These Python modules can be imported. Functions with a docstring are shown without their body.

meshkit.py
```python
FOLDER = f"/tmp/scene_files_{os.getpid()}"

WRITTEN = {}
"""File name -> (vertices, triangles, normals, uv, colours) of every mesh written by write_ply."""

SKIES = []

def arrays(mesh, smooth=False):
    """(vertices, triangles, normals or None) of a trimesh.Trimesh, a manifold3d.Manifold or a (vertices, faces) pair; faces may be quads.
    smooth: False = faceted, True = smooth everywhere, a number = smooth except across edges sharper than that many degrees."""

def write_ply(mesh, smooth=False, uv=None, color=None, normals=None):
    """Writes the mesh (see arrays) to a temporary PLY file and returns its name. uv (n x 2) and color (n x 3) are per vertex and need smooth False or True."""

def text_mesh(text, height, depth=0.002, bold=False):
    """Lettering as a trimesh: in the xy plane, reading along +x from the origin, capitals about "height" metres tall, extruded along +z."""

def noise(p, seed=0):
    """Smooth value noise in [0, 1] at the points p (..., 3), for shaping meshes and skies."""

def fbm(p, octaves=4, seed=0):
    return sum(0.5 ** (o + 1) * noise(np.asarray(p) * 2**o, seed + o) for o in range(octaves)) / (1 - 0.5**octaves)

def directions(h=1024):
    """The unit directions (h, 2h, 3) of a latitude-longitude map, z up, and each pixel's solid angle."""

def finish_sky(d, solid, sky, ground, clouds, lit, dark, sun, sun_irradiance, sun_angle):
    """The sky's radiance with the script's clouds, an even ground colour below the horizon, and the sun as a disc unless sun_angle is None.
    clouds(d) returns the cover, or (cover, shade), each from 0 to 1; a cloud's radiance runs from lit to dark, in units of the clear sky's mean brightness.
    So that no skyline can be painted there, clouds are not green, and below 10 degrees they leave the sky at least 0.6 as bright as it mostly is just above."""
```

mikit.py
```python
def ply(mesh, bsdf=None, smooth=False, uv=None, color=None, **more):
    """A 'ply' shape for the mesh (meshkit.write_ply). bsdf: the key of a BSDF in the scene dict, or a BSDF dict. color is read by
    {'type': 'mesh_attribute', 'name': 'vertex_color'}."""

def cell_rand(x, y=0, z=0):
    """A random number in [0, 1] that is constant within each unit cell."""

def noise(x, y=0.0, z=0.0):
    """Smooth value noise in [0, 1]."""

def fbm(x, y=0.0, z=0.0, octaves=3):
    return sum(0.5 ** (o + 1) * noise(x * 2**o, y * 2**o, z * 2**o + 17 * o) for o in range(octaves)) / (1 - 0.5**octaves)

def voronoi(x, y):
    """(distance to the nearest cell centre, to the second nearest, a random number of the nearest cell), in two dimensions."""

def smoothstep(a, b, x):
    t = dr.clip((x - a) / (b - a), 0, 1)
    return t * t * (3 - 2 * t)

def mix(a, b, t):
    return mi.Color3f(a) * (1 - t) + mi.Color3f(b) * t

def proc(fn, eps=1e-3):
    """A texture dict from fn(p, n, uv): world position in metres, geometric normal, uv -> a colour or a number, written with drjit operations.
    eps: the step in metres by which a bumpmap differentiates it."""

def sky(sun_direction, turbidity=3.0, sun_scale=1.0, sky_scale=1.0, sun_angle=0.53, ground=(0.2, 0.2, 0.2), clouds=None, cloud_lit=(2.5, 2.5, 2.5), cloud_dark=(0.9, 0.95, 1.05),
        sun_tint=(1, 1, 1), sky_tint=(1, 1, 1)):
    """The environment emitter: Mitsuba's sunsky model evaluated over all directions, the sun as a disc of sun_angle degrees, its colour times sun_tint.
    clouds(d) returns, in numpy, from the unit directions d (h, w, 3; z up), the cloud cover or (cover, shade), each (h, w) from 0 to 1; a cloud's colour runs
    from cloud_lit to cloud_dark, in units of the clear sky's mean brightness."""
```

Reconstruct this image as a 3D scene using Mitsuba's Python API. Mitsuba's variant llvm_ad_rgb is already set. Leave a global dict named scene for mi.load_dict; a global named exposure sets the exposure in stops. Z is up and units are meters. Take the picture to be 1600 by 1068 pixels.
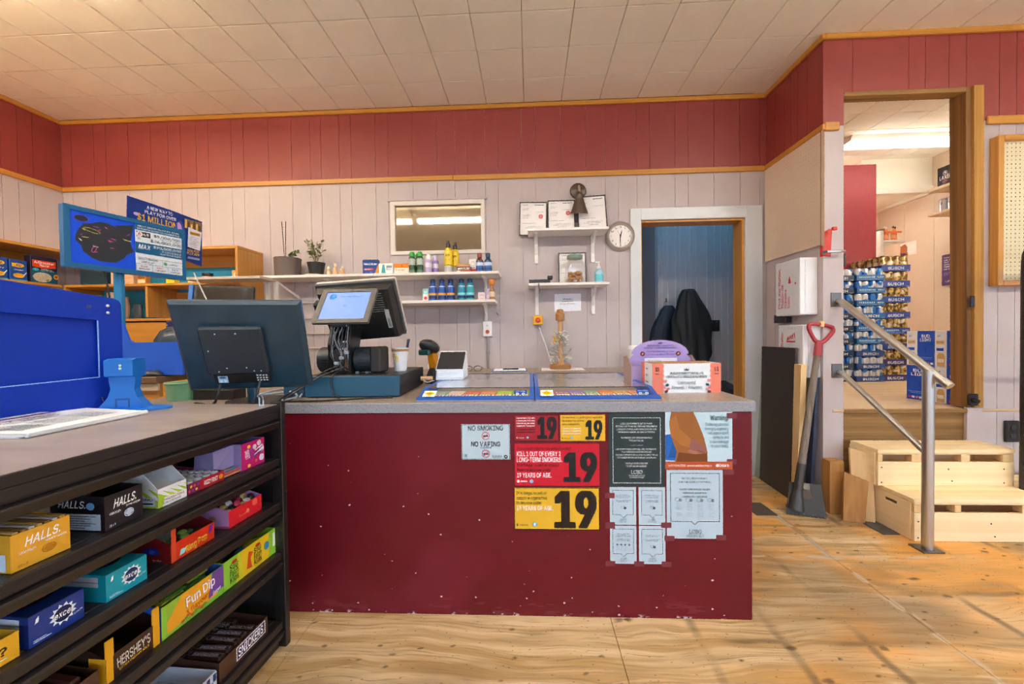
import math, random
import numpy as np
import trimesh, shapely.geometry as sg, shapely.affinity as sa
from shapely.ops import unary_union
from scipy.spatial import ConvexHull
import drjit as dr
import mitsuba as mi
import mikit, meshkit
from mikit import proc, noise, fbm, voronoi, smoothstep, mix, cell_rand

scene, labels = {}, {}
T4 = mi.ScalarTransform4f
# ------------------------------------------------------------------ camera, sky, lights, exposure
yaw, pitch, roll = -0.04478, -0.01756, -0.01325
fw = np.array([math.sin(yaw)*math.cos(pitch), math.cos(yaw)*math.cos(pitch), math.sin(pitch)])
rt = np.array([math.cos(yaw), -math.sin(yaw), 0.0]); up = np.cross(rt, fw)
up = -math.sin(roll)*rt + math.cos(roll)*up
EYE = np.array([0, 0, 1.1616])
scene['camera'] = {'type': 'perspective', 'fov': math.degrees(2*math.atan(800/621.44)), 'fov_axis': 'x', 'near_clip': 0.02, 'far_clip': 100.0,
                   'to_world': T4().look_at(origin=EYE.tolist(), target=(EYE+fw).tolist(), up=up.tolist())}
exposure = 1.0
def clouds(d):
    n = meshkit.fbm(d*[2.5, 2.5, 5.0]+3.1, 4, 5)
    return np.clip((n-0.30)*4, 0, 1), np.clip((0.62-n)*1.5, 0, 1)
scene['sky'] = mikit.sky([0.5, 0.5, 0.7], turbidity=4, sun_scale=0.0, sky_scale=14.0, ground=(0.32, 0.31, 0.30), clouds=clouds, cloud_lit=(0.98, 1.22, 1.6), cloud_dark=(0.66, 0.86, 1.15))
WARM, NEUTRAL, COOL = (1.0, 0.80, 0.53), (1.0, 0.94, 0.84), (0.12, 0.52, 1.0)
TUBE_WARM, TUBE_FRONT, TUBE_BEER, TUBE_HALL = 24.0, 25.0, 6.0, 14.0

# ------------------------------------------------------------------ helpers
def lin(h):
    if not isinstance(h, str): return tuple(h)
    c = np.array([int(h[i:i+2], 16) for i in (1, 3, 5)])/255
    return tuple(float(x) for x in np.where(c <= .04045, c/12.92, ((c+.055)/1.055)**2.4))
def rgb(h): return {'type': 'rgb', 'value': list(lin(h))}
def M(col, rough=.5, metal=0.0, spec=.5, coat=0.0, bump=None, bscale=1.0, name=None):
    """key of a principled material (col: hex, or a function for a procedural colour)"""
    key = 'material_' + (name or (f'{col[1:]}_{int(rough*100)}_{int(metal*100)}_{int(spec*100)}_{int(coat*100)}'))
    if key not in scene:
        b = {'type': 'principled', 'base_color': proc(col) if callable(col) else rgb(col), 'roughness': rough, 'metallic': metal, 'specular': spec}
        if coat: b['clearcoat'] = coat; b['clearcoat_gloss'] = .9
        if bump: b = {'type': 'bumpmap', 'arbitrary': proc(bump), 'scale': bscale, 'bsdf': b}
        scene[key] = {'type': 'twosided', 'bsdf': b}
    return key
scene['material_print'] = {'type': 'twosided', 'bsdf': {'type': 'principled', 'base_color': {'type': 'mesh_attribute', 'name': 'vertex_color'}, 'roughness': .55, 'specular': .3}}
scene['material_glass'] = {'type': 'thindielectric', 'int_ior': 1.5}
scene['material_clear'] = {'type': 'dielectric', 'int_ior': 1.47}
def uniq(k):
    if k not in scene and k not in labels: return k
    i = 1
    while f'{k}_{i:03d}' in scene or f'{k}_{i:03d}' in labels: i += 1
    return f'{k}_{i:03d}'
def at(x=0, y=0, z=0, rz=0, rx=0, ry=0, s=1):
    t = T4().translate([x, y, z])
    if rz: t = t @ T4().rotate([0, 0, 1], rz)
    if ry: t = t @ T4().rotate([0, 1, 0], ry)
    if rx: t = t @ T4().rotate([1, 0, 0], rx)
    return t @ T4().scale(s) if s != 1 else t
class Thing:
    def __init__(s, name, label=None, cat=None, T=None, group=None, kind=None):
        s.key = uniq(name); s.T = T or T4()
        s.n = {}
        d = {k: v for k, v in (('label', label), ('category', cat), ('group', group), ('kind', kind)) if v}
        if d: labels[s.key] = d
    def part(s, name, mesh, mat, label=None, parent=None, smooth=32, kind=None, T=None, **kw):
        base = (parent or s.key) + '__' + name
        i = s.n.get(base, 0); s.n[base] = i+1
        k = base if i == 0 else f'{base}_{i:03d}'
        scene[k] = mikit.ply(mesh, mat, smooth=smooth, to_world=s.T if T is None else s.T @ T, **kw)
        if label or kind: labels[k] = {a: b for a, b in (('label', label), ('kind', kind)) if b}
        return k
    def again(s, like, T=None, parent=None, name=None):
        """one more of an earlier part: same mesh and material, another place"""
        base = (parent or s.key) + '__' + (name or like.split('__')[-1].rstrip('0123456789').rstrip('_'))
        i = s.n.get(base, 0); s.n[base] = i+1
        k = base if i == 0 else f'{base}_{i:03d}'
        scene[k] = {**scene[like], 'to_world': s.T @ T if T is not None else s.T}
        return k
    def pr(s, P, o, ex=(1, 0, 0), ey=(0, 0, 1), parent=None, name='print', label=None):
        m, c = P.build(o, ex, ey)
        base = (parent or s.key) + '__' + name
        i = s.n.get(base, 0); s.n[base] = i+1
        k = base if i == 0 else f'{base}_{i:03d}'
        scene[k] = mikit.ply(m, 'material_print', smooth=False, color=c, to_world=s.T)
        if label: labels[k] = {'label': label}
        return k
def single(name, mesh, mat, label=None, cat=None, T=None, group=None, kind=None, smooth=32):
    k = uniq(name)
    scene[k] = mikit.ply(mesh, mat, smooth=smooth, to_world=T or T4())
    d = {a: b for a, b in (('label', label), ('category', cat), ('group', group), ('kind', kind)) if b}
    if d: labels[k] = d
    return k
def dup(src, T, label=None, group=None):
    """a copy of a thing, with copies of its parts, at T"""
    k = uniq(src.key.rstrip('0123456789').rstrip('_'))
    inv = np.linalg.inv(np.array(src.T.matrix, float))
    labels[k] = {**labels[src.key], **({'label': label} if label else {}), **({'group': group} if group else {})}
    for q in [q for q in scene if q.startswith(src.key + '__')]:
        loc = inv @ np.array(scene[q]['to_world'].matrix, float)
        scene[k + q[len(src.key):]] = {**scene[q], 'to_world': T @ T4(loc.tolist())}
        if q in labels: labels[k + q[len(src.key):]] = dict(labels[q])
    return k
cat = trimesh.util.concatenate
def hull(p):
    p = np.asarray(p, float); h = ConvexHull(p); f = h.simplices.copy()
    c = p[h.vertices].mean(0)
    n = np.cross(p[f[:, 1]]-p[f[:, 0]], p[f[:, 2]]-p[f[:, 0]])
    flip = ((p[f[:, 0]]-c)*n).sum(1) < 0
    f[flip] = f[flip][:, ::-1]
    return trimesh.Trimesh(p, f, process=False)
def box(x0, x1, y0, y1, z0, z1, b=.002):
    x0, x1 = min(x0, x1), max(x0, x1); y0, y1 = min(y0, y1), max(y0, y1); z0, z1 = min(z0, z1), max(z0, z1)
    b = min(b, .3*(x1-x0), .3*(y1-y0), .3*(z1-z0))
    if b <= 0: return trimesh.creation.box(bounds=[[x0, y0, z0], [x1, y1, z1]])
    P = []
    for x, sx in ((x0, 1), (x1, -1)):
        for y, sy in ((y0, 1), (y1, -1)):
            for z, sz in ((z0, 1), (z1, -1)):
                P += [(x+sx*b, y, z), (x, y+sy*b, z), (x, y, z+sz*b)]
                P[-3] = (x, y+sy*b, z+sz*b); P[-2] = (x+sx*b, y, z+sz*b); P[-1] = (x+sx*b, y+sy*b, z)
    return hull(P)
def frustum(x0, x1, y0, y1, z0, z1, dx, dy):
    return hull([(x, y, z0) for x in (x0, x1) for y in (y0, y1)] + [(x, y, z1) for x in (x0+dx, x1-dx) for y in (y0+dy, y1-dy)])
def cyl(a, b, r, r2=None, n=16):
    a, b = np.array(a, float), np.array(b, float); d = b-a; L = np.linalg.norm(d); r2 = r if r2 is None else r2
    m = trimesh.creation.revolve([[0, 0], [r, 0], [r2, L], [0, L]], sections=n)
    m.apply_transform(trimesh.geometry.align_vectors([0, 0, 1], d/L)); m.apply_translation(a); return m
def lathe(prof, n=24, x=0, y=0, z=0):
    m = trimesh.creation.revolve(np.array(prof, float), sections=n); m.apply_translation([x, y, z]); return m
def tube(pts, r, n=8, sub=6):
    p = np.array(pts, float)
    if len(p) > 2 and sub:
        q = np.vstack([2*p[0]-p[1], p, 2*p[-1]-p[-2]]); out = []
        for i in range(1, len(q)-2):
            for t in np.linspace(0, 1, sub, endpoint=False):
                a, b, c, d = q[i-1:i+3]
                out.append(.5*(2*b+(c-a)*t+(2*a-5*b+4*c-d)*t*t+(3*b-a-3*c+d)*t**3))
        p = np.array(out+[q[-2]])
    t = np.gradient(p, axis=0); t /= np.linalg.norm(t, axis=1, keepdims=True)+1e-12
    u = np.cross(t[0], [0, 0, 1] if abs(t[0][2]) < .9 else [1, 0, 0]); u /= np.linalg.norm(u)
    ang = np.arange(n)*2*np.pi/n; V = []
    rr = np.broadcast_to(r, (len(p),))
    for i in range(len(p)):
        u = u-t[i]*(u@t[i]); u /= np.linalg.norm(u)+1e-12; w = np.cross(t[i], u)
        V.append(p[i]+rr[i]*(np.cos(ang)[:, None]*u+np.sin(ang)[:, None]*w))
    m = len(p); V = np.vstack(V+[p[:1], p[-1:]]); F = []
    for i in range(m-1):
        for j in range(n):
            a, b = i*n+j, i*n+(j+1) % n
            F += [(a, b, b+n), (a, b+n, a+n)]
    for j in range(n): F += [(m*n, (j+1) % n, j), (m*n+1, (m-1)*n+j, (m-1)*n+(j+1) % n)]
    return trimesh.Trimesh(V, F, process=False)
def extr(poly, d, o=(0, 0, 0), ex=(1, 0, 0), ey=(0, 0, 1)):
    """polygon in the plane (ex, ey) at o, thickness d towards -en (away from the viewer)"""
    ps = getattr(poly, 'geoms', [poly])
    m = cat([trimesh.creation.extrude_polygon(g, d, engine='earcut') for g in ps])
    ex, ey = np.array(ex, float), np.array(ey, float); en = np.cross(ex, ey)
    A = np.eye(4); A[:3, 0], A[:3, 1], A[:3, 2] = ex, ey, en; A[:3, 3] = np.array(o, float)-en*d
    m.apply_transform(A); return m
def loft(rings):
    n = len(rings[0]); V = np.vstack(rings+[np.mean(rings[0], 0)[None], np.mean(rings[-1], 0)[None]]); F = []; m = len(rings)
    for i in range(m-1):
        for j in range(n):
            a, b = i*n+j, i*n+(j+1) % n; F += [(a, b, b+n), (a, b+n, a+n)]
    for j in range(n): F += [(m*n, (j+1) % n, j), (m*n+1, (m-1)*n+j, (m-1)*n+(j+1) % n)]
    return trimesh.Trimesh(V, F, process=False)
def blob(a, b, c, n=2): 
    m = trimesh.creation.icosphere(subdivisions=n); m.apply_scale([a, b, c]); return m
# flat print: coloured polygons and lettering, layer on layer
GL = {}
def glyph(ch, bold):
    if (ch, bold) not in GL:
        m = meshkit.text_mesh(ch, 1.0, .01, bold); f = m.faces[m.face_normals[:, 2] > .9]
        u, inv = np.unique(f, return_inverse=True); GL[ch, bold] = (m.vertices[u][:, :2], inv.reshape(-1, 3))
    return GL[ch, bold]
class Print:
    def __init__(s, w=0, h=0, bg=None):
        s.V, s.F, s.C, s.n, s.k = [], [], [], 0, 1
        if bg: s.rect(0, 0, w, h, bg)
    def add(s, v, f, c):
        v = np.asarray(v, float); s.V.append(np.c_[v, np.full(len(v), s.k)]); s.F.append(np.asarray(f)+s.n); s.C.append(np.tile(lin(c), (len(v), 1))); s.n += len(v)
    def poly(s, g, c):
        s.k += 1
        if not hasattr(g, 'geom_type'): g = sg.Polygon(g)
        for q in getattr(g, 'geoms', [g]):
            if q.area > 0:
                v, f = trimesh.creation.triangulate_polygon(q, engine='earcut'); s.add(v, f, c)
        return s
    def rect(s, x0, y0, x1, y1, c): s.k += 1; s.add([(x0, y0), (x1, y0), (x1, y1), (x0, y1)], [(0, 1, 2), (0, 2, 3)], c); return s
    def ell(s, x, y, a, b, c, n=28, ring=0, rot=0):
        g = sa.rotate(sa.scale(sg.Point(0, 0).buffer(1, n//4), a, b), rot)
        if ring: g = g.difference(sa.rotate(sa.scale(sg.Point(0, 0).buffer(1, n//4), a-ring, b-ring), rot))
        return s.poly(sa.translate(g, x, y), c)
    def frame(s, x0, y0, x1, y1, t, c): return s.poly(sg.box(x0, y0, x1, y1).difference(sg.box(x0+t, y0+t, x1-t, y1-t)), c)
    def text(s, t, x, y, h, c, w=None, al='l', bold=True, slant=0, rot=0, wmax=None):
        """capitals h tall on the base line y; w: width to fill"""
        s.k += 1; X = 0.0; vs, fs, n = [], [], 0
        for ch in t:
            if ch == ' ': X += .34; continue
            v, f = glyph(ch, bold); x0, x1 = v[:, 0].min(), v[:, 0].max()
            vs.append(v-[x0, 0]+[X, 0]); fs.append(f+n); n += len(v); X += x1-x0+.13
        X = max(X-.13, .01); v = np.vstack(vs)
        sx = h if not w else w/X
        if wmax and X*sx > wmax: sx = wmax/X
        v = np.c_[v[:, 0]*sx+v[:, 1]*h*slant, v[:, 1]*h]
        v[:, 0] -= {'l': 0, 'c': X*sx/2, 'r': X*sx}[al]
        if rot: a = math.radians(rot); v = v @ np.array([[math.cos(a), math.sin(a)], [-math.sin(a), math.cos(a)]])
        s.add(v+[x, y], np.vstack(fs), c); return s
    def lines(s, ts, x, y, h, c, dy, **k):
        for i, t in enumerate(ts): s.text(t, x, y-i*dy, h, c, **k)
        return s
    def build(s, o, ex, ey):
        ex, ey = np.array(ex, float), np.array(ey, float); en = np.cross(ex, ey)
        V = np.vstack(s.V); P = np.array(o, float)+V[:, :1]*ex+V[:, 1:2]*ey+(V[:, 2:3]*1.2e-4)*en
        return trimesh.Trimesh(P, np.vstack(s.F), process=False), np.vstack(s.C)
ORDN = 'first second third fourth fifth sixth seventh eighth ninth tenth eleventh twelfth thirteenth fourteenth'.split()
R = random.Random(7)
def carve(g, holes):
    for h in holes: g = g.difference(sg.box(*h))
    return g
# ------------------------------------------------------------------ surface materials
def c3(h): return mi.Color3f(*lin(h))
def wood(base, dark, ax=0, sc=1.0, k=.6):
    b, d = lin(base), lin(dark)
    def fn(p, n, uv):
        q = [p.x, p.y, p.z]; L = q[ax]; o = [q[i] for i in range(3) if i != ax]
        g = noise(L*1.5*sc, o[0]*60*sc, o[1]*60*sc)
        g2 = fbm(L*4*sc, o[0]*160*sc, o[1]*160*sc)
        return mix(b, d, dr.clip(k*(g*.7+g2*.6)-.1, 0, 1))
    return fn
def wall_paint(base, alt):
    b, d = lin(base), lin(alt)
    return lambda p, n, uv: mix(b, d, smoothstep(.35, .75, fbm(p.x*1.7+3, p.y*1.7, p.z*1.7))*.6+.25*noise(p.x*40, p.y*40, p.z*6))
M(wall_paint('#bdb2b0', '#b3a8aa'), .55, name='cream_paint')
M(wall_paint('#8e3d38', '#83322f'), .45, name='red_paint')
M(wall_paint('#dac6b2', '#d0bba6'), .55, name='peach_paint')
M(wall_paint('#e8e4d6', '#e0dac8'), .8, name='ceiling_tile')
M(wall_paint('#bfaea4', '#b3a298'), .8, name='wall_gap')
M(wood('#c98f3d', '#9a6420', 0), .4, name='oak_x'); M(wood('#c98f3d', '#9a6420', 1), .4, name='oak_y'); M(wood('#c98f3d', '#9a6420', 2), .4, name='oak_z')
M(wood('#f8e4b6', '#dcb878', 0, .5), .6, name='pine_x'); M(wood('#f8e4b6', '#dcb878', 1, .5), .6, name='pine_y'); M(wood('#e6c994', '#c49a5c', 2, .5), .6, name='pine_z')
M(wood('#8a5f2c', '#4a2f14', 2, .7, 1.0), .7, name='rough_post'); M(wood('#c28f3e', '#7a5320', 2, .7, .9), .65, name='post_edge')
M(wood('#a27c45', '#5f4422', 0, .7, 1.0), .75, name='rough_board')
M(wood('#8d8378', '#5a5048', 2, 1.2, 1.0), .75, name='grey_handle')
def floor_col(p, n, uv):
    x, y = p.x, p.y
    w = (fbm(x*2.2, y*5)-.5)*.12
    g = noise(x*1.1, (y+w)*30); g2 = fbm(x*5, (y+w)*90)
    c = mix(lin('#e2c79c'), lin('#bd9a66'), dr.clip(g*g2*2.6, 0, 1))
    c = mix(c, lin('#94713f'), smoothstep(.55, .85, fbm(x*9, (y+w)*190, 3))*.55)
    c = mix(c, lin('#e29a34'), smoothstep(.35, .7, fbm(x*2.3+9, y*3.1))*smoothstep(.4, 1.3, x)*.7)
    ln = lambda v, o: dr.abs((v-o)/.3048-dr.floor((v-o)/.3048+.5))*.3048
    wob = (fbm(x*7, y*7, 3)-.5)*.03
    d1, d2 = ln(x+wob, .935), ln(y+wob, 1.512)
    e = dr.maximum(1-smoothstep(.003, .028, d1), (1-smoothstep(.003, .02, d2))*1.0)*smoothstep(.3, .65, fbm(x*3, y*3, 7))*smoothstep(.2, .9, x)
    c = mix(c, lin('#57432c'), e*.72)
    st = smoothstep(.54, .76, fbm(x*1.9, y*3.6, 11))*smoothstep(.5, 1.6, x)
    c = mix(c, lin('#6d5b46'), st*.6)
    c = mix(c, lin('#8f7348'), smoothstep(.5, .8, fbm(x*3+2, y*14, 5))*.5)
    for sx, sy, th, lo, hi, am in ((4.1, 7.3, .80, .05, .16, .75), (9.3, 19.0, .86, .05, .20, .7), (31.0, 53.0, .84, .05, .19, .65)):
        a, b_ = x+.35*y+.05*fbm(x*6, y*6, sx), y-.21*x+.04*fbm(x*6, y*6, sy)
        k1, k2, cr = voronoi(a*sx, b_*sy)
        c = mix(c, lin('#4d351d'), (1-smoothstep(lo, hi, k1+.06*noise(x*70, y*120)))*dr.select(cr > th, am, 0.0))
    gl = (1-smoothstep(.0, .03, dr.abs(x-1.535+(fbm(y*9, 3)-.5)*.03)))*smoothstep(.42, .55, fbm(x*30, y*18, 4))
    gl = dr.maximum(gl, (1-smoothstep(.0, .025, dr.abs(y-2.09+(fbm(x*9, 3)-.5)*.03)))*smoothstep(.45, .6, fbm(x*18, y*30, 9))*smoothstep(.9, 1.2, x)*(1-smoothstep(1.9, 2.2, x)))
    return mix(c, lin('#cdbb9f'), gl*.8)
M(floor_col, .55, name='plywood_floor', bump=lambda p, n, uv: fbm(p.x*20, p.y*120)*.0008)
def counter_red(p, n, uv):
    x, z = p.x, p.z
    c = mix(lin('#640a1e'), lin('#520c15'), fbm(x*2, p.y*2, z*3))
    c = mix(c, lin('#7a2038'), smoothstep(.5, .8, fbm(x*2.5+5, z*2.5))*.35)
    c = mix(c, lin('#8a4a55'), smoothstep(.6, .75, fbm(x*14, z*60, 5))*(1-smoothstep(.04, .1, z))*.2)
    v1, _, vr = voronoi(x*26, z*34)
    chip = (1-smoothstep(.12, .2, v1+.2*noise(x*130, z*130)))*dr.select(vr > .955-.22*(1-smoothstep(.0, .1, z)), 1.0, 0.0)
    low = (1-smoothstep(.0, .008+.012*noise(x*60), z))*smoothstep(.62, .72, noise(x*30, 4))*smoothstep(.4, .6, noise(x*130, z*160))
    return mix(c, lin('#e0d3d3'), dr.maximum(chip*.8*(1-smoothstep(.5, .8, z)), low))
M(counter_red, .36, spec=.3, name='counter_red')
def speck(a, b, c):
    def fn(p, n, uv):
        s = noise(p.x*420, p.y*420, p.z*420); t = noise(p.x*260+7, p.y*260, p.z*260)
        return mix(mix(lin(a), lin(b), smoothstep(.35, .6, s)), lin(c), smoothstep(.68, .8, t))
    return fn
M(speck('#857769', '#978779', '#716459'), .35, name='laminate')
M(speck('#84888f', '#989ca3', '#6f7077'), .45, name='laminate_edge')
M(lambda p, n, uv: mix(lin('#978d86'), lin('#827770'), fbm(p.x*3, p.y*14, 2)), .36, name='gondola_top')
M('#171516', .42, name='gondola_steel', bump=lambda p, n, uv: noise(p.x*700, p.y*700, p.z*700)*.0002)
M(lambda p, n, uv: mix(lin('#002fa6'), lin('#002688'), fbm(p.x*3, p.y*3, p.z*3)), .5, spec=.2, name='kiosk_blue')
M('#c9c9c6', .36, 1.0, name='steel'); M('#6f6c68', .4, 1.0, name='dark_steel')
# ------------------------------------------------------------------ the room shell
YB, XJ, YR, XL, ZC, ZT = 3.296, 1.905, 2.67, -4.03, 3.054, 2.477
def S(name): return Thing(name, kind='structure')
def planks(t, us, z0, z1, mat, o, ex, holes=(), d=.006, name='plank', gap=.0026):
    for a, b in zip(us[:-1], us[1:]):
        if b-a < .01: continue
        g = carve(sg.box(a+gap/2, z0, b-gap/2, z1), holes)
        for q in getattr(g, 'geoms', [g]):
            if q.area > 1e-4: t.part(name, extr(q, d, o, ex), mat, smooth=False)
w = S('floor')
w.part('slab', box(-4.3, 6.2, -4.2, 3.45, -.2, -.012, 0), 'material_wall_gap')
xs, ys = [-4.1, -2.1226, -.9034, .3158, 1.535, 2.7542, 3.9734, 6.1], [-4.1, -1.57, .868, 2.09, 3.31]
for a, b in zip(xs[:-1], xs[1:]):
    for c, d in zip(ys[:-1], ys[1:]):
        w.part('plywood_sheet', box(a+.001, b-.001, c+.001, d-.001, -.012, 0, .0012), 'material_plywood_floor', smooth=False)
w = S('ceiling')
w.part('slab', box(-4.3, 6.2, -4.2, 3.45, ZC+.014, ZC+.2, 0), 'material_wall_gap', smooth=False)
tx = [-1.549+.3048*k for k in range(-9, 20)]; ty = [2.3628+.3048*j for j in range(-2, 5)]
t0 = None
w.part('near_panel', box(-4.1, 6.1, -4.1, ty[0]-.002, ZC, ZC+.014, .002), 'material_ceiling_tile', smooth=False)
for x in tx:
    for y in ty[:-1]:
        x0, x1, y0, y1 = max(x, XL), x+.3048, y, min(y+.3048, YB)
        if x0 > 1.9 and y0 > 2.6: continue
        if x0 < 1.905 < x1 and y1 > 2.68: x1 = 1.905
        if x0 > 1.905 and y1 > YR: y1 = YR
        if x1-x0 < .02 or y1-y0 < .02: continue
        w.part('tile', box(x0+.0014, x1-.0014, y0+.0014, y1-.0014, ZC, ZC+.014, .004), 'material_ceiling_tile', smooth=False)
# back wall
GX = [XL, -3.941, -3.737, -3.628, -3.426, -3.225, -3.071, -2.958, -2.822, -2.714, -2.512, -2.405, -2.188, -1.988, -1.828, -1.734, -1.578, -1.477, -1.27, -1.164, -.957, -.752, -.603, -.499, -.35, -.245, -.047, .063, .272, .475, .63, .735, .887, .989, 1.19, 1.294, 1.499, 1.702, 1.857, XJ]
WIN, DOOR = (-1.112, 1.872, -.39, 2.25), (.91, -1, 1.735, 2.077)
w = S('wall_back')
w.part('backing', extr(carve(sg.box(-4.2, 0, 1.96, 3.2), [WIN, DOOR]), .14, (0, YB+.006, 0)), 'material_wall_gap', smooth=False)
planks(w, GX, 0, ZT-.02, 'material_cream_paint', (0, YB, 0), (1, 0, 0), [WIN, DOOR])
planks(w, GX, ZT-.02, ZC, 'material_red_paint', (0, YB, 0), (1, 0, 0), name='red_plank')
w = S('wall_left')
w.part('backing', box(XL-.15, XL-.006, -4.2, 3.4, 0, 3.2, 0), 'material_wall_gap')
GL_ = [-4.1, -3.0, -2.0, -1.0, 0, .6, 1.0, 1.4, 1.8, 2.0, 2.2, 2.4, 2.6, 2.75, 2.895, 2.995, 3.093, YB]
planks(w, GL_, 0, ZT-.02, 'material_cream_paint', (XL, 0, 0), (0, 1, 0))
planks(w, GL_, ZT-.02, ZC, 'material_red_paint', (XL, 0, 0), (0, 1, 0), name='red_plank')
w = S('wall_jog')
w.part('backing', box(XJ+.006, XJ+.05, YR+.05, YB+.1, 0, 3.2, 0), 'material_wall_gap')
GJ = [-YB, -3.18, -3.065, -2.99, -2.917, -2.82, -YR]
planks(w, GJ, 0, ZT-.02, 'material_cream_paint', (XJ, 0, 0), (0, -1, 0))
planks(w, GJ, ZT-.02, ZC, 'material_red_paint', (XJ, 0, 0), (0, -1, 0), name='red_plank')
OPEN = (2.03, -1, 2.87, 2.69)
w = S('wall_doorway')
w.part('backing', extr(carve(sg.box(1.93, 0, 6.1, 3.2), [OPEN]), .09, (0, YR+.006, 0)), 'material_wall_gap', smooth=False)
GR = [XJ-.004, 2.084, 2.429, 2.53, 2.673, 2.778, 2.977, 3.08, 3.28, 3.38, 3.6, 3.9, 4.3, 4.7, 5.2, 6.0]
planks(w, GR, 0, ZT, 'material_cream_paint', (0, YR, 0), (1, 0, 0), [OPEN])
planks(w, GR, ZT, ZC, 'material_red_paint', (0, YR, 0), (1, 0, 0), [OPEN], name='red_plank')
w.part('edge_board', box(1.995, 2.03, YR, YR+.1, .0, ZT-.03, .001), 'material_cream_paint', smooth=False)
w = S('wall_right'); w.part('panel', extr(carve(sg.box(-2.67, 0, 4.2, 3.2), [(-.6, .5, 3.2, 2.45)]), .15, (6.0, 0, 0), (0, -1, 0)), 'material_cream_paint', smooth=False)
w = S('wall_front')   # behind the camera, mostly shop windows
w.part('panel', extr(carve(sg.box(-4.2, 0, 6.1, 3.2), [(-3.4, .45, -.5, 2.45), (.7, .45, 2.3, 2.45), (2.5, .0, 3.4, 2.3), (3.6, .45, 5.7, 2.45)]), .15, (0, -3.85, 0), (1, 0, 0)), 'material_cream_paint', smooth=False)
planks(w, [-4.0+.27*k+.06*(k % 3) for k in range(37)], 2.50, ZC, M('#5f4229', .55), (0, -3.83, 0), (1, 0, 0), name='wood_plank')
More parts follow.
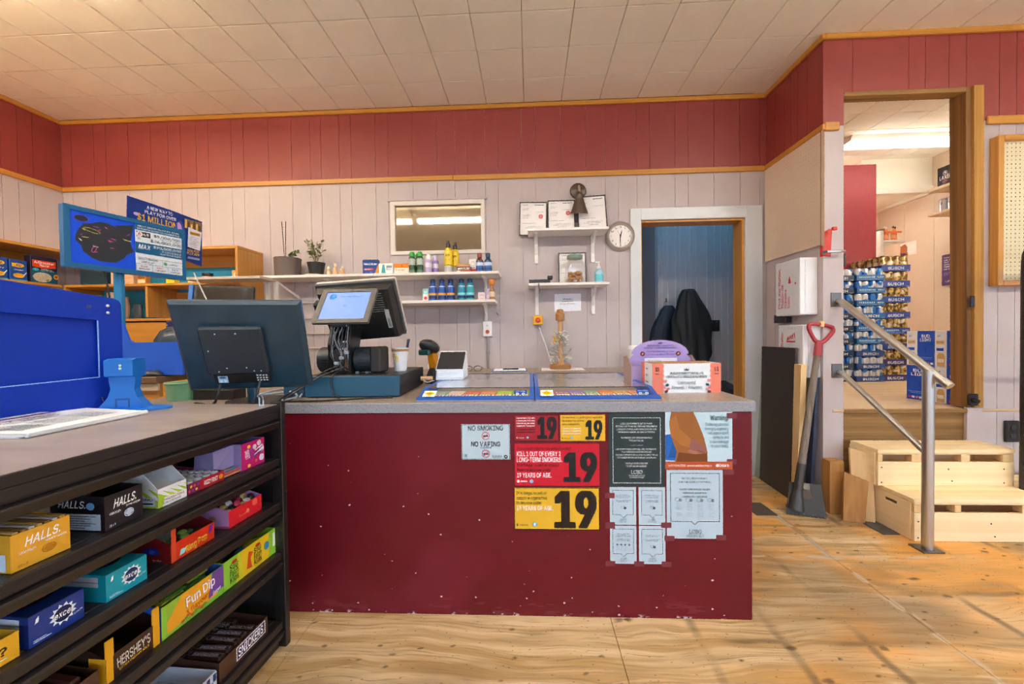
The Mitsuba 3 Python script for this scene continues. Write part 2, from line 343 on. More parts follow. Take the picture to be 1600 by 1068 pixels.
# trims
def trim(n, x0, x1, y0, y1, z0, z1, m, b=.004): return Thing(n, kind='structure').part('strip', box(x0, x1, y0, y1, z0, z1, b), m)
trim('trim_1', XL, XJ, YB-.022, YB, ZC-.035, ZC-.001, 'material_oak_x'); trim('trim_2', XL, -.62, YB-.017, YB, ZT-.03, ZT+.01, 'material_oak_x'); trim('trim_3', -.617, XJ, YB-.017, YB, ZT-.033, ZT+.009, 'material_oak_x')
trim('trim_4', XL, XL+.022, -4, YB-.022, ZC-.035, ZC-.001, 'material_oak_y'); trim('trim_5', XL, XL+.017, -4, YB-.017, ZT-.03, ZT+.01, 'material_oak_y')
trim('trim_6', XJ-.022, XJ, YR-.022, YB-.022, ZC-.035, ZC-.001, 'material_oak_y'); trim('trim_7', XJ-.017, XJ, YR-.017, YB-.017, ZT-.03, ZT+.01, 'material_oak_y')
trim('trim_8', XJ, 6.0, YR-.022, YR, ZC-.035, ZC-.001, 'material_oak_x'); trim('trim_9', XJ, 1.995, YR-.017, YR, ZT-.033, ZT+.02, 'material_oak_x'); trim('trim_10', 2.895, 6.0, YR-.017, YR, ZT-.03, ZT+.022, 'material_oak_x')
# hallway door casing (white) with oak jamb
w = S('door_1')
for a in ((.825, .912, 0, 2.172), (1.735, 1.868, 0, 2.172), (.912, 1.735, 2.077, 2.172)): w.part('casing', box(a[0], a[1], YB-.02, YB, a[2], a[3], .003), M('#cdd2d5', .35))
w.part('jamb', box(1.715, 1.735, YB, YB+.14, 0, 2.077, .001), 'material_oak_z'); w.part('jamb', box(.91, .922, YB, YB+.14, 0, 2.077, .001), 'material_oak_z')
w.part('head_jamb', box(.922, 1.715, YB, YB+.14, 2.06, 2.077, .001), 'material_oak_x')
# hallway behind it
w = S('wall_hallway'); HY = 4.35
GH = [1.385, 1.43, 1.49, 1.57, 1.62, 1.68, 1.73, 1.79, 1.90, 1.98, 2.05, 2.12, 2.2, 2.4]
w.part('backing', box(1.385, 2.4, HY+.006, HY+.1, -.2, 3.1, 0), M('#eef0f2', .5))
planks(w, GH, 0, 3.0, 'material_cream_paint', (0, HY, 0), (1, 0, 0), gap=.007)
w.part('end_panel', box(.5, 1.39, 5.0, 5.1, -.2, 3.1, 0), 'material_cream_paint'); w.part('return_panel', box(1.385, 1.395, HY+.1, 5.0, -.2, 3.1, 0), 'material_cream_paint')
w.part('side_panel', box(.4, .5, 3.45, 5.1, -.2, 3.1, 0), 'material_cream_paint'); w.part('end_wall', box(2.4, 2.5, 3.45, 4.45, -.2, 3.1, 0), 'material_cream_paint')
w = S('floor_hallway'); w.part('slab', box(.4, 2.5, 3.31, 5.1, -.2, -.001, 0), 'material_rough_board'); w = S('ceiling_hallway'); w.part('slab', box(.4, 2.5, 3.45, 5.1, 3.0, 3.1, 0), 'material_ceiling_tile')
Thing('trim_11', kind='structure').part('ledge', extr(sg.box(-.35, 0, .35, .07), .1, (1.86, 3.95, .585), (-.25, -.968, 0)), M('#26272c', .6))
# pass window to the back room
w = S('window_1')
x0, z0, x1, z1 = WIN
w.part('frame', extr(sg.box(x0-.035, z0-.03, x1+.03, z1+.035).difference(sg.box(x0, z0, x1, z1)), .025, (0, YB-.014, 0)), M('#d8d2c8', .5), smooth=False)
w.part('head_strip', box(x0-.06, x1+.05, YB-.02, YB-.001, z1+.035, z1+.05, .002), 'material_cream_paint')
w.part('pane', extr(sg.box(x0, z0, x1, z1), .004, (0, YB+.012, 0)), M('#ada28f', .03, 1.0, name='mirror_glass'), smooth=False)
w.part('rear_panel', box(x0-.05, x1+.05, YB+.151, YB+.16, z0-.05, z1+.05, 0), 'material_wall_gap', smooth=False)
# the raised beer room behind the doorway
w = S('wall_beer_room')
w.part('side_panel', box(4.47, 4.57, YR+.1, 7.0, .4, 3.2, 0), 'material_peach_paint', smooth=False)
planks(w, [-6.9, -6.3, -5.7, -5.3, -4.95, -4.6, -4.28, -4.02, -3.8, -3.5, -3.1, -2.78], .65, ZC, 'material_peach_paint', (4.46, 0, 0), (0, -1, 0))
w.part('far_panel', box(1.96, 4.47, 6.9, 7.0, .4, 3.2, 0), 'material_peach_paint'); w.part('left_panel', box(2.51, 2.56, 3.5, 6.9, .4, 3.2, 0), 'material_peach_paint')
w.part('near_panel', box(2.0, 2.56, 3.42, 3.5, .4, 3.2, 0), 'material_peach_paint')
w = S('ceiling_beer_room')
w.part('slab', box(1.955, 4.47, YR+.1, 6.9, ZC+.014, 3.2, 0), 'material_wall_gap')
w.part('panel', box(1.955, 4.46, 5.106, 6.9, ZC, ZC+.014, 0), 'material_ceiling_tile')
for i in range(9):
    for j in range(8): w.part('tile', box(2.0+.3048*i-.2*(i == 0)+.002, min(2.3048+.3048*i, 4.46)-.002, 2.77+.292*j+.002, 3.062+.292*j-.002, ZC, ZC+.014, .004), 'material_ceiling_tile', smooth=False)
w.part('soffit', box(3.70, 4.459, 4.62, 6.9, 2.69, ZC-.001, .002), 'material_ceiling_tile'); w.part('soffit_trim', box(3.70, 4.459, 4.60, 4.62, 2.665, 2.74, .003), M('#e4e0d6', .6)); w.part('cornice', box(4.425, 4.459, 4.63, 6.9, 2.655, 2.69, .004), M('#e4e0d6', .6))
w = S('floor_beer_room')
w.part('deck', box(1.955, 4.47, YR+.02, 6.9, .5, .632, 0), 'material_rough_board')
for k in range(9): w.part('board', box(1.96, 4.46, YR-.005+.3*k, YR+.297+.3*k, .632, .65, .003), M(wood('#cdb694', '#a2825a', 0, .7), .55, name='deck_boards'))
w = S('wall_red_pegboard')
w.part('panel', box(2.565, 3.83, 4.58, 4.61, .65, 2.984, .002), M('#9a3a42', .5))
def peg(x0, x1, z0, z1, s, o, ex, r=.0033):
    V, F, n = [], [], 0; a = np.arange(6)*np.pi/3; c = np.stack([np.cos(a), np.sin(a)], 1)*r
    for x in np.arange(x0, x1, s):
        for z in np.arange(z0, z1, s):
            V.append(c+[x, z]); F.append(np.array([(0, k, k+1) for k in range(1, 5)])+n); n += 6
    V = np.vstack(V); ex = np.array(ex, float); ey = np.array([0, 0, 1.0]); en = np.cross(ex, ey)
    return trimesh.Trimesh(np.array(o, float)+V[:, :1]*ex+V[:, 1:]*ey+en*.0004, np.vstack(F), process=False)
w.part('peg_holes', peg(3.3, 3.82, 1.7, 2.95, .0254, (0, 4.58, 0), (1, 0, 0)), M('#5a1c22', .8), kind='stuff', smooth=False)
# rough timbers round the doorway
w = S('trim_12')
w.part('post', extr(sg.Polygon([(2.79, .66), (2.872, .66), (2.862, 2.69), (2.772, 2.69)]), .1, (0, YR-.004, 0)), 'material_rough_post', smooth=False)
w.part('post_face', extr(sg.Polygon([(2.822, .66), (2.876, .66), (2.866, 2.69), (2.806, 2.69)]), .014, (0, YR-.018, 0)), 'material_post_edge', smooth=False)
w.part('header', box(2.03, 2.79, YR-.004, YR+.075, 2.66, 2.69, .003), 'material_rough_board')
w.part('sill', box(2.03, 2.79, YR-.012, YR+.02, .625, .65, .004), 'material_rough_board'); w.part('riser', box(2.02, 2.87, YR+.012, YR+.05, .0, .625, .003), 'material_rough_board')
w.part('foot_panel', box(2.785, 2.875, YR-.012, YR+.011, .0, .66, .002), 'material_cream_paint')
# ------------------------------------------------------------------ lamps
def lamp(name, label, x0, x1, y, z, e, col, n=2, housing='#e9e7e0', ceil=ZC-.001, group=None, diff=False, wid=.16):
    t = Thing(name, label, 'ceiling light', group=group)
    t.part('housing', hull([(x, y+s*wid/2, ceil) for x in (x0, x1) for s in (-1, 1)]+[(x, y+s*wid*.3, z+.03) for x in (x0, x1) for s in (-1, 1)]), M(housing, .5), smooth=False)
    for i in range(n):
        yy = y+(i-(n-1)/2)*wid*.5
        k = t.part('tube', cyl((x0+.02, yy, z), (x1-.02, yy, z), .016, n=12), M('#ffffff', .5))
        scene[k]['emitter'] = {'type': 'area', 'radiance': {'type': 'rgb', 'value': [e*c for c in col]}}
    return t
lamp('fluorescent_fixture', 'fluorescent strip light on the ceiling above the counter', -3.9, -1.7, 1.78, 2.92, TUBE_WARM, WARM)
lamp('fluorescent_fixture', 'fluorescent strip light reflected in the white framed pane, left end of its row', -4.0, -1.77, .6, 2.90, TUBE_FRONT, NEUTRAL)
lamp('fluorescent_fixture', 'fluorescent strip light reflected in the white framed pane, middle of its row', -1.69, .75, .6, 2.90, TUBE_FRONT, NEUTRAL)
lamp('fluorescent_fixture', 'fluorescent strip light on the ceiling in front of the wooden steps', 1.5, 4.2, .6, 2.90, TUBE_FRONT*1.8, NEUTRAL)
lamp('fluorescent_fixture', 'white fluorescent strip light on the ceiling beyond the rough doorway', 3.14, 4.44, 4.1, 2.975, TUBE_BEER, (1, .95, .84))
lamp('fluorescent_fixture', 'strip light on the inner side of the doorway wall, right of the rough post', 3.15, 4.3, 2.90, 2.2, TUBE_BEER*5, (1, .92, .76), ceil=2.26)
lamp('fluorescent_fixture', 'strip light behind the red pegboard partition', 2.75, 3.9, 5.25, 2.60, TUBE_BEER*6, (1, .92, .76), ceil=2.688)
lamp('fluorescent_fixture', 'cool strip light above the hallway door', .8, 2.2, 3.75, 2.92, TUBE_HALL, COOL, n=1, ceil=3.0, wid=.12)
# ------------------------------------------------------------------ the counter and its notices
CF = 1.625   # front plane
t = Thing('sales_counter', 'dark red painted sales counter with chipped paint and notices on its front', 'counter')
t.part('front_panel', box(-1.035, .883, CF, CF+.018, .0, .843, .0015), 'material_counter_red', smooth=False)
t.part('side_panel', box(.865, .883, CF+.018, 2.46, 0, .843, .001), 'material_counter_red', smooth=False)
t.part('side_panel', box(-1.035, -1.017, CF+.018, 2.46, 0, .843, .001), 'material_counter_red', smooth=False)
t.part('back_frame', box(-1.0, .85, 2.40, 2.42, .05, .843, .001), 'material_rough_board', smooth=False)
t = Thing('counter_worktop', 'speckled greige laminate worktop lying on the dark red counter', 'worktop')
t.part('top', box(-1.755, .893, CF+.004, 2.49, .845, .885, .002), 'material_laminate', smooth=False)
t.part('edge_strip', box(-1.037, .893, CF-.004, CF+.0035, .8436, .8845, .0015), 'material_laminate_edge', smooth=False)
t.part('edge_strip', box(.8935, .899, CF, 2.47, .8436, .8845, .0015), 'material_laminate_edge', smooth=False)
t = Thing('back_counter', 'long brown back counter against the cream wall', 'counter')
t.part('top', box(-2.2, .8, 2.87, YB-.003, .85, .885, .003), 'material_laminate', smooth=False)
t.part('body', box(-2.2, .78, 2.92, YB-.01, 0, .85, .001), M('#5d4634', .6), smooth=False)
# notices: (name, label, x, z, w, h, base, print)
BK, WH = '#15181a', '#eef1f2'
def notice(label, x, z, w, h, fill, bg='#cfe0e8', tape=0, cat_='notice', grp=None, nm='paper_notice', edge=None, tl=0):
    t = Thing(nm, label, cat_, at(x, CF-.0016, z, ry=tl), grp)
    t.part('sheet', box(0, w, 0, .0012, 0, h, .0002), M(edge or bg, .5), smooth=False)
    P = Print(w, h, bg); fill(P, w, h)
    t.pr(P, (0, -.0001, 0))
    if tape:
        for cx, cz in tape:
            t.part('tape', box(cx-.02, cx+.02, -.0006, -.0003, cz-.011, cz+.011, 0), M('#6d2c3a', .25), smooth=False)
    return t
def no_sign(P, x, y, r, e=False):
    P.rect(x-r*.6, y-.004, x+r*.3, y+.002, BK); P.rect(x+.35*r, y-.004, x+r*.6, y+.002, BK)
    P.ell(x, y, r, r, '#c23a44', ring=r*.16)
    P.poly(sa.translate(sa.rotate(sg.box(-r*.9, -r*.08, r*.9, r*.08), 45), x, y), '#c23a44')
def ontario(P, x, y, s, c, ring='#2d5a7a'):
    P.poly([(x, y), (x+s*.5, y+s*.25), (x+s*.35, y+s*.8), (x, y+s)], c); P.text('Ontario', x+s*1.1, y+s*.2, s*.6, c, bold=False)
def f_nosmoke(P, w, h):
    P.frame(.001, .001, w-.001, h-.001, .0022, '#1c2a33'); P.text('NO SMOKING', w/2, h*.82, h*.13, BK, w=w*.72, al='c'); no_sign(P, w/2, h*.67, .0165)
    P.text('NO VAPING', w/2, h*.375, h*.13, BK, w=w*.6, al='c'); P.text('(e-cigarettes)', w/2, h*.32, h*.035, BK, al='c', wmax=w*.3); no_sign(P, w/2, h*.17, .0165)
    P.text('Ontario', w*.63, h*.06, h*.07, BK, w=w*.2, bold=False); P.ell(w*.91, h*.085, h*.05, h*.05, BK); P.poly([(w*.89, h*.1), (w*.93, h*.1), (w*.91, h*.06)], WH)
    P.rect(w*.055, h*.07, w*.12, h*.16, '#7fb2c4'); P.text('X', w*.072, h*.09, h*.045, BK)
notice('white no smoking and no vaping notice on the dark red counter front', -.287, .650, .201, .147, f_nosmoke, '#bcd2dc')
def big19(P, x, y, h, w, c): [P.text('19', x+w*.022*k, y, h*.98, c, w=w*.91) for k in range(5)]
def f_red(P, w, h):
    P.frame(0, 0, w, h, .002, '#3a1014')
    P.text('Tobacco products are addictive and', w*.03, h*.845, h*.062, '#2b0a0c', w=w*.63)
    P.text('KILL 1 OUT OF EVERY 2', w*.03, h*.70, h*.105, WH, w=w*.515); P.text('LONG-TERM SMOKERS.', w*.03, h*.565, h*.105, WH, w=w*.53)
    P.text('It is illegal to sell or supply', w*.03, h*.46, h*.062, '#2b0a0c', w=w*.49); P.text('them to anyone under', w*.03, h*.35, h*.062, '#2b0a0c', w=w*.40)
    P.text('19 YEARS OF AGE.', w*.03, h*.205, h*.105, WH, w=w*.405); P.ell(w*.045, h*.115, .006, .006, WH); P.text('Ontario', w*.07, h*.095, h*.045, WH, w=w*.08)
    P.ell(w*.2, h*.115, .008, .008, '#86b7d8'); big19(P, w*.575, h*.12, h*.66, w*.395, BK)
notice('red tobacco age notice with large black 19 and white lettering', -.070, .541, .349, .177, f_red, '#c4172e')
def f_yel(P, w, h):
    P.frame(0, 0, w, h, .003, '#2a1c08')
    for i, s in enumerate(['It is illegal to sell or', 'supply e-cigarettes', 'to anyone under']): P.text(s, w*.03, h*(.835-.115*i), h*.075, '#2a1c08', w=w*(.355, .355, .295)[i])
    P.text('19 YEARS OF AGE.', w*.03, h*.465, h*.1, WH, w=w*.43); ontario(P, w*.03, h*.08, .012, '#3a2a10'); P.ell(w*.24, h*.13, .010, .010, '#6fb2c9'); P.rect(w*.232, h*.10, w*.248, h*.16, WH)
    big19(P, w*.47, h*.07, h*.85, w*.50, '#1d120a')
notice('yellow e-cigarette age notice with large black 19, lowest of the age notices', -.073, .361, .349, .174, f_yel, '#e2b32d')
def f_idr(P, w, h):
    for i, s in enumerate(['Government I.D. with', 'a photo and birth date', 'must be shown when', 'requested. The sale of']): P.text(s, w*.05, h*(.86-.1*i), h*.06, WH, w=w*.42)
    P.text('to anyone is prohibited', w*.05, h*.42, h*.06, '#2b0a0c', w=w*.42); P.text('tobacco products', w*.05, h*.32, h*.06, '#2b0a0c', w=w*.42)
    ontario(P, w*.05, h*.09, .008, WH); P.ell(w*.3, h*.14, .005, .005, '#86b7d8'); P.frame(0, 0, w, h, .0014, '#3a1014'); big19(P, w*.52, h*.1, h*.82, w*.44, BK)
notice('small red age notice with black 19 directly under the worktop edge', -.068, .727, .181, .106, f_idr, '#9c1f2e')
def f_idy(P, w, h):
    for i, s in enumerate(['Government I.D. with a photo and birth', 'date must be shown', 'when requested.']): P.text(s, w*.04, h*(.87-.13*i), h*.075, '#2a1c08', w=w*(.9, .5, .4)[i])
    for i in range(3): P.text('The sale of e-cigarettes', w*.04, h*(.46-.1*i), h*.06, WH, w=w*.42)
    ontario(P, w*.04, h*.06, .008, '#4a3a10'); P.ell(w*.25, h*.12, .005, .005, '#6fb2c9'); big19(P, w*.56, h*.07, h*.72, w*.38, BK)
notice('small yellow age notice with black 19 directly under the worktop edge', .120, .727, .181, .106, f_idy, '#e2b32d')
def f_lcbo(P, w, h):
    P.frame(w*.07, h*.045, w*.935, h*.935, .002, '#cdd6d6')
    for i, (s, k) in enumerate([x or ('', 0) for x in [('LCBO CONVENIENCE OUTLETS ARE', .57), ('RESTRICTED FROM SELLING AND REDEEMING', .75), ('LCBO GIFT CARDS, AND FROM ISSUING AND', .72), ('REDEEMING AEROPLAN BONUS POINTS.', .66), None, ('WE REGRET ANY INCONVENIENCE', .56), ('THIS MAY CAUSE.', .27), None, None, ('LES COMPTOIRS EXPRESS LCBO NE PEUVENT', .74), ('PAS VENDRE OU ECHANGER DES', .54), ('CARTES-CADEAUX DE LA LCBO NI EMETTRE OU', .76), ('ECHANGER DES POINTS-BONI AEROPLAN.', .70), None, ('VEUILLEZ NOUS EXCUSER', .40), ('DE CET INCONVENIENT.', .37)]]):
        if s: P.text(s, w/2, h*(.845-.0385*i), h*.02, '#c9d2d2', w=w*k, al='c')
    P.rect(w*.4, h*.56, w*.62, h*.564, '#9fb0b0'); P.text('LCBO', w/2, h*.175, h*.05, WH, w=w*.2, al='c', bold=False); P.text('CONVENIENCE OUTLET', w/2, h*.145, h*.014, '#c9d2d2', al='c', w=w*.3); P.text('COMPTOIR EXPRESS', w/2, h*.118, h*.014, '#c9d2d2', al='c', w=w*.26)
notice('dark slate notice with white border, between the yellow age notices and the pregnancy warning', .315, .541, .222, .300, f_lcbo, '#233236')
def f_preg(P, w, h):
    P.rect(0, h*.4, w*.22, h*.55, '#b9c6cf')
    P.poly([(0, h*.16), (w*.24, h*.14), (w*.26, h*.55), (w*.1, h*.62), (0, h*.6)], '#1d62b4'); P.poly([(w*.04, h*.2), (w*.2, h*.2), (w*.12, h*.5)], '#174f96')
    P.poly([(w*.09, h), (w*.42, h), (w*.5, h*.8), (w*.58, h*.55), (w*.63, h*.3), (w*.63, h*.13), (w*.14, h*.13), (w*.17, h*.3), (w*.08, h*.6), (w*.06, h*.8)], '#935d2c')
    P.poly([(w*.2, h*.3), (w*.16, h*.13), (w*.63, h*.13), (w*.62, h*.28), (w*.45, h*.26)], '#6d3c16')
    P.poly([(w*.06, h*.85), (w*.16, h*.95), (w*.22, h*.7), (w*.42, h*.5), (w*.42, h*.36), (w*.24, h*.42), (w*.08, h*.58)], '#a56b31')
    P.poly([(w*.38, h*.53), (w*.44, h*.52), (w*.6, h*.38), (w*.62, h*.3), (w*.55, h*.27), (w*.46, h*.33), (w*.36, h*.38)], '#8e5b52'); P.poly([(w*.36, h*.35), (w*.47, h*.31), (w*.5, h*.27), (w*.42, h*.27), (w*.33, h*.31)], '#a06e62')
    for i in range(4): P.poly([(w*(.47+.03*i), h*(.35-.012*i)), (w*(.54+.02*i), h*(.30-.008*i)), (w*(.545+.02*i), h*(.292-.008*i)), (w*(.47+.03*i), h*(.335-.012*i))], '#6f4139')
    P.rect(0, 0, w, h*.135, '#b2522e'); P.text('1-877-576-2224', w*.04, h*.05, h*.035, '#f3d9cc', w=w*.26); P.text('www.alcoholandpregnancy.ca', w*.33, h*.05, h*.035, '#f3d9cc', w=w*.36); P.ell(w*.775, h*.068, .006, .006, WH); P.text('Ontario', w*.8, h*.045, h*.05, WH, w=w*.15)
    P.text('Warning:', w*.945, h*.86, h*.08, '#1d3f4c', w=w*.275, al='r')
    for i, (s, k) in enumerate([('Drinking alcohol', .345), ('during pregnancy', .355), ('can cause birth', .315), ('defects and', .24), ('brain damage', .28), ('to your baby.', .27)]): P.text(s, w*.945, h*(.76-.075*i), h*.055, '#3d6575', w=w*k, al='r', bold=False)
notice('pregnancy warning notice with a photo of a person in an orange dress', .541, .612, .264, .231, f_preg, '#bcd8e2', tape=[(.262, .215), (.262, .03), (.25, -.012)])
def bubble(P, x0, y0, x1, y1, t, c, xm):
    g = sg.Polygon([(x0, y0), (xm-.013, y0), (xm, y0-.013), (xm+.013, y0), (x1, y0), (x1, y1), (x0, y1)]); P.poly(g.difference(g.buffer(-t, join_style=2)), c)
def f_sell(P, w, h):
    c = '#1f3440'; bubble(P, w*.065, h*.245, w*.945, h*.955, .0025, c, w*.5)
    for i, (s, k) in enumerate([('WE SELL RESPONSIBLY', .46), ('FOR THE GOOD OF ONTARIO.', .57), ('', 0), ('NOUS VENDONS DE FACON', .54), ('RESPONSABLE POUR', .42), ('LE BIEN DE L ONTARIO.', .45)]):
        if s: P.text(s, w/2, h*(.865-(.053*i if i < 3 else .053*i+.0)), h*.024, c, w=w*k, al='c')
    for k in range(4):
        x = w*(.215+.19*k); P.ell(x-.005, h*.57, .010, .008, c, ring=.0009); P.ell(x+.006, h*.562, .0055, .0055, c); P.text('19', x+.0035, h*.556, .004, WH)
        for j, q in enumerate((.08, .10, .09, .11, .07, 0, .1, .11, .09)):
            if q: P.text('presentez carte', x, h*(.505-.022*j), h*.011, '#6d8794', w=w*q, al='c', bold=False)
    P.text('LCBO', w/2, h*.085, h*.055, c, w=w*.22, al='c', bold=False); P.text('CONVENIENCE OUTLET', w/2, h*.055, h*.016, '#5b7684', w=w*.32, al='c'); P.text('COMPTOIR EXPRESS', w/2, h*.03, h*.016, '#5b7684', w=w*.3, al='c')
notice('large white taped sheet with a speech bubble border, under the pregnancy warning', .545, .330, .222, .279, f_sell, '#b4cbd7', tape=[(.01, .0), (.215, .005)])
def f_small(kind):
    def f(P, w, h):
        c = '#2b4350'; bubble(P, w*.1, h*.26, w*.9, h*.92, .0018, c, w*.52)
        for i in range(6): 
            if i != 3 and not (kind == 3 and i == 0): P.text(('WE MAY ASK YOU', 'FOR IDENTIFICATION', 'SALE IS REFUSED')[i % 3], w/2, h*(.78-.035*i), h*.017, c, w=w*(.5, .58, .46)[(i+kind) % 3], al='c')
        if kind == 2:
            for k in range(4):
                P.ell(w*(.27+.15*k), h*.51, .0035, .0035, c)
                for j in range(5): P.text('carte', w*(.27+.15*k), h*(.46-.025*j), h*.012, '#7f98a4', w=w*.1, al='c', bold=False)
        else: P.ell(w*.5, h*.47, .007, .006, c, ring=.001); P.ell(w*.58, h*.45, .0055, .0055, c)
        P.text('LCBO', w*.5, h*.125, h*.045, c, w=w*.23, al='c', bold=False); P.text('CONVENIENCE OUTLET', w*.5, h*.09, h*.015, '#5b7684', w=w*.34, al='c'); P.text('COMPTOIR EXPRESS', w*.5, h*.065, h*.015, '#5b7684', w=w*.3, al='c')
    return f
for i, (x, z, hh, l, tp) in enumerate([(.317, .384, .154, 'upper left', [(.0, .12), (.0, .0)]), (.433, .384, .154, 'upper right', [(.11, .0)]), (.317, .224, .156, 'lower left', [(.0, .155), (.0, .0)]), (.433, .224, .156, 'lower right', [(.11, .0), (0, 0)])]):
    notice(f'{l} of the four small white sheets taped under the slate notice', x, z, .106, hh, f_small(i), '#b4cbd7', tape=tp, grp='small white notices on the counter front')
# ------------------------------------------------------------------ lottery ticket display on the worktop
def ticket_display(x0, x1, label):
    t = Thing('ticket_display', label, 'display case', at(0, 0, .885), 'blue lottery ticket displays')
    y0, y1 = 1.648, 2.44; b = M('#1450a8', .3)
    t.part('base', box(x0+.001, x1-.001, y0, y1, 0, .006, .001), M('#8d8379', .5), smooth=False)
    t.part('front_rail', loft([np.array([(x, y0, .0), (x, y0+.05, 0), (x, y0+.05, .017), (x, y0+.034, .019), (x, y0+.006, .013)]) for x in (x0+.001, x1-.001)]), b, smooth=False)
    for a, c in ((x0+.001, x0+.019), (x1-.019, x1-.001)):
        t.part('side_rail', hull([(x, y0+.03, z) for x in (a, c) for z in (0, .012)]+[(x, y0+.14, .042) for x in (a, c)]+[(x, y1, z) for x in (a, c) for z in (0, .042)]), b, smooth=False)
    t.part('back_rail', box(x0+.001, x1-.001, y1-.016, y1, 0, .042, .002), M('#20252c', .3), smooth=False)
    t.part('glass_top', box(x0+.003, x1-.003, y0+.142, y1-.017, .040, .0405, 0), 'material_glass', smooth=False)
    t.part('glass_edge', box(x0+.019, x1-.019, y0+.137, y0+.142, .0385, .0415, .0005), M('#27383a', .15), smooth=False)
    return t, b
def sticker(t, x, y, w):
    P = Print().poly(sg.box(0, 0, w, w).buffer(.004), '#eef3f2'); c = w/2
    P.poly([(c, .0), (w, c), (c, w), (0, c)], '#f0cc1e'); P.poly([(c, .012), (w-.012, c), (c, w-.012), (.012, c)], '#b8900f'); P.poly([(c, .016), (w-.016, c), (c, w-.016), (.016, c)], '#f0cc1e'); P.text('MAX', c, c-.004, .008, '#7a5d08', al='c')
    t.pr(P, (x, y, .021), (1, 0, 0), (0, .94, .34), name='sticker', label='white sticker with a yellow diamond')
def tag(t, x, y):
    P = Print().poly(sg.box(0, 0, .05, .018).buffer(.003), '#123a8c').poly(sg.box(.008, .016, .042, .02).buffer(.001), '#123a8c'); P.text('PAY HERE', .004, .012, .006, '#aac4ee', w=.042)
    for c in (.012, .038): P.ell(c, .0, .007, .007, '#dfe6ec'); P.ell(c, .0, .004, .004, '#5d88b8')
    t.pr(P, (x, y, .024), (1, 0, 0), (0, .8, .6), name='tag_print', label='dark blue printed tag')
COLS = ['#8fa79a', '#d9c3b8', '#cf6a3c', '#d9835a', '#a5c43a', '#8fbf4a']; COLS2 = ['#b05a5e', '#9a6f8e', '#8e79b4', '#7fa488', '#d9803c', '#c9a56a', '#cf8a63']
for (x0, x1, lab, cols) in ((-.484, .017, 'blue framed flat lottery ticket display with glass top, left one on the worktop', COLS), (.0185, .538, 'blue framed flat lottery ticket display with glass top, beside the chocolate carton', COLS2)):
    t, b = ticket_display(x0, x1, lab); sticker(t, x0+.028, 1.668, .046); tag(t, x1-.085, 1.70)
    n = len(cols); w = (x1-x0-.05)/n
    for i, c in enumerate(cols):
        for j in range(1):
            q = Thing('lottery_ticket', f'{("green grey", "pale pink", "burnt orange", "light orange", "lime", "green")[i] if cols is COLS else ("dusty red", "mauve", "violet", "sage", "orange", "sand", "salmon")[i]} scratch ticket under the glass near the front rail of the {"left" if cols is COLS else "right"} display', 'lottery ticket', at(x0+.026+i*w, 1.705+.235*j, .8925), 'scratch tickets in the displays')
            q.part('card', box(.002, w-.002, 0, .2, 0, .0012, 0), M(c, .4), smooth=False)
            if j == 0:
                P = Print().rect(.006, .02, w-.006, .09, '#efe9dc'); 
                for k in range(4): P.rect(.01+k*(w-.02)/4, .03+.01*(k % 2), .01+(k+.7)*(w-.02)/4, .08, ('#c9a23c', '#7fa05a', '#b05848', '#6f86b0')[(k+i) % 4])
                P.text(('CASH', 'BINGO', 'LUCKY', 'CROSSWORD', '7 SLOTS', 'GOLD', 'WIN')[i], .006, .12, .014, '#fff4d8', wmax=w-.012)
                q.pr(P, (0, 0, .0012), (1, 0, 0), (0, 1, 0))
# ------------------------------------------------------------------ chocolate cartons
def f_choc(P, w, h):
    P.rect(0, 0, w*.145, h, '#e8836c'); P.rect(w*.865, 0, w, h, '#e8836c')
    for k in range(6): P.ell(w*.145, h*(k+.5)/6, .008, .011, '#e8836c'); P.ell(w*.865, h*(k+.5)/6, .008, .011, '#e8836c')
    P.text('$5', w*.07, h*.74, h*.13, '#5c2a24', w=w*.055, al='c'); P.text('5 $', w*.935, h*.74, h*.13, '#5c2a24', w=w*.06, al='c'); P.rect(w*.04, h*.64, w*.1, h*.66, '#5c2a24'); P.rect(w*.9, h*.64, w*.97, h*.66, '#5c2a24')
    P.poly([(w*.47, h*.76), (w*.465, h*.83), (w*.485, h*.79), (w*.5, h*.85), (w*.515, h*.79), (w*.535, h*.83), (w*.53, h*.76)], '#1b3434')
    P.text("WORLD'S FINEST CHOCOLATE", w*.5, h*.63, h*.075, '#1f3b3b', w=w*.49, al='c'); P.text('CHOCOLAT LE MEILLEUR AU MONDE', w*.5, h*.515, h*.075, '#1f3b3b', w=w*.59, al='c')
    P.text('Continental', w*.5, h*.29, h*.11, '#22484a', w=w*.26, al='c', bold=False); P.text('Almonds / Amandes', w*.5, h*.13, h*.11, '#22484a', w=w*.45, al='c', bold=False)
    for x, y, c, a in ((.19, .4, '#d98b86', 40), (.215, .27, '#1f3f4a', 20), (.17, .2, '#d98b86', -30), (.225, .14, '#cf6f66', 10), (.2, .05, '#4a2530', 30), (.82, .42, '#d98b86', -40), (.8, .28, '#1f3f4a', -20), (.83, .18, '#cf6f66', 30), (.795, .12, '#d98b86', 0), (.825, .04, '#4a2530', -20)): P.ell(w*x, h*y, .0085, .006, c, rot=a)
t = Thing('chocolate_carton', 'open white and coral carton of almond chocolate on the worktop corner', 'carton', at(.563, 1.86, .885, rz=1))
W, H, D = .312, .135, .16
t.part('front_panel', box(0, W, 0, .002, 0, H, 0), M('#eceae6', .5), smooth=False); t.part('back_panel', box(0, W, D-.002, D, 0, H, 0), M('#b08a63', .7), smooth=False)
for x in (0, W-.002): t.part('side_panel', box(x, x+.002, .002, D-.002, 0, H, 0), M('#eceae6', .5), smooth=False)
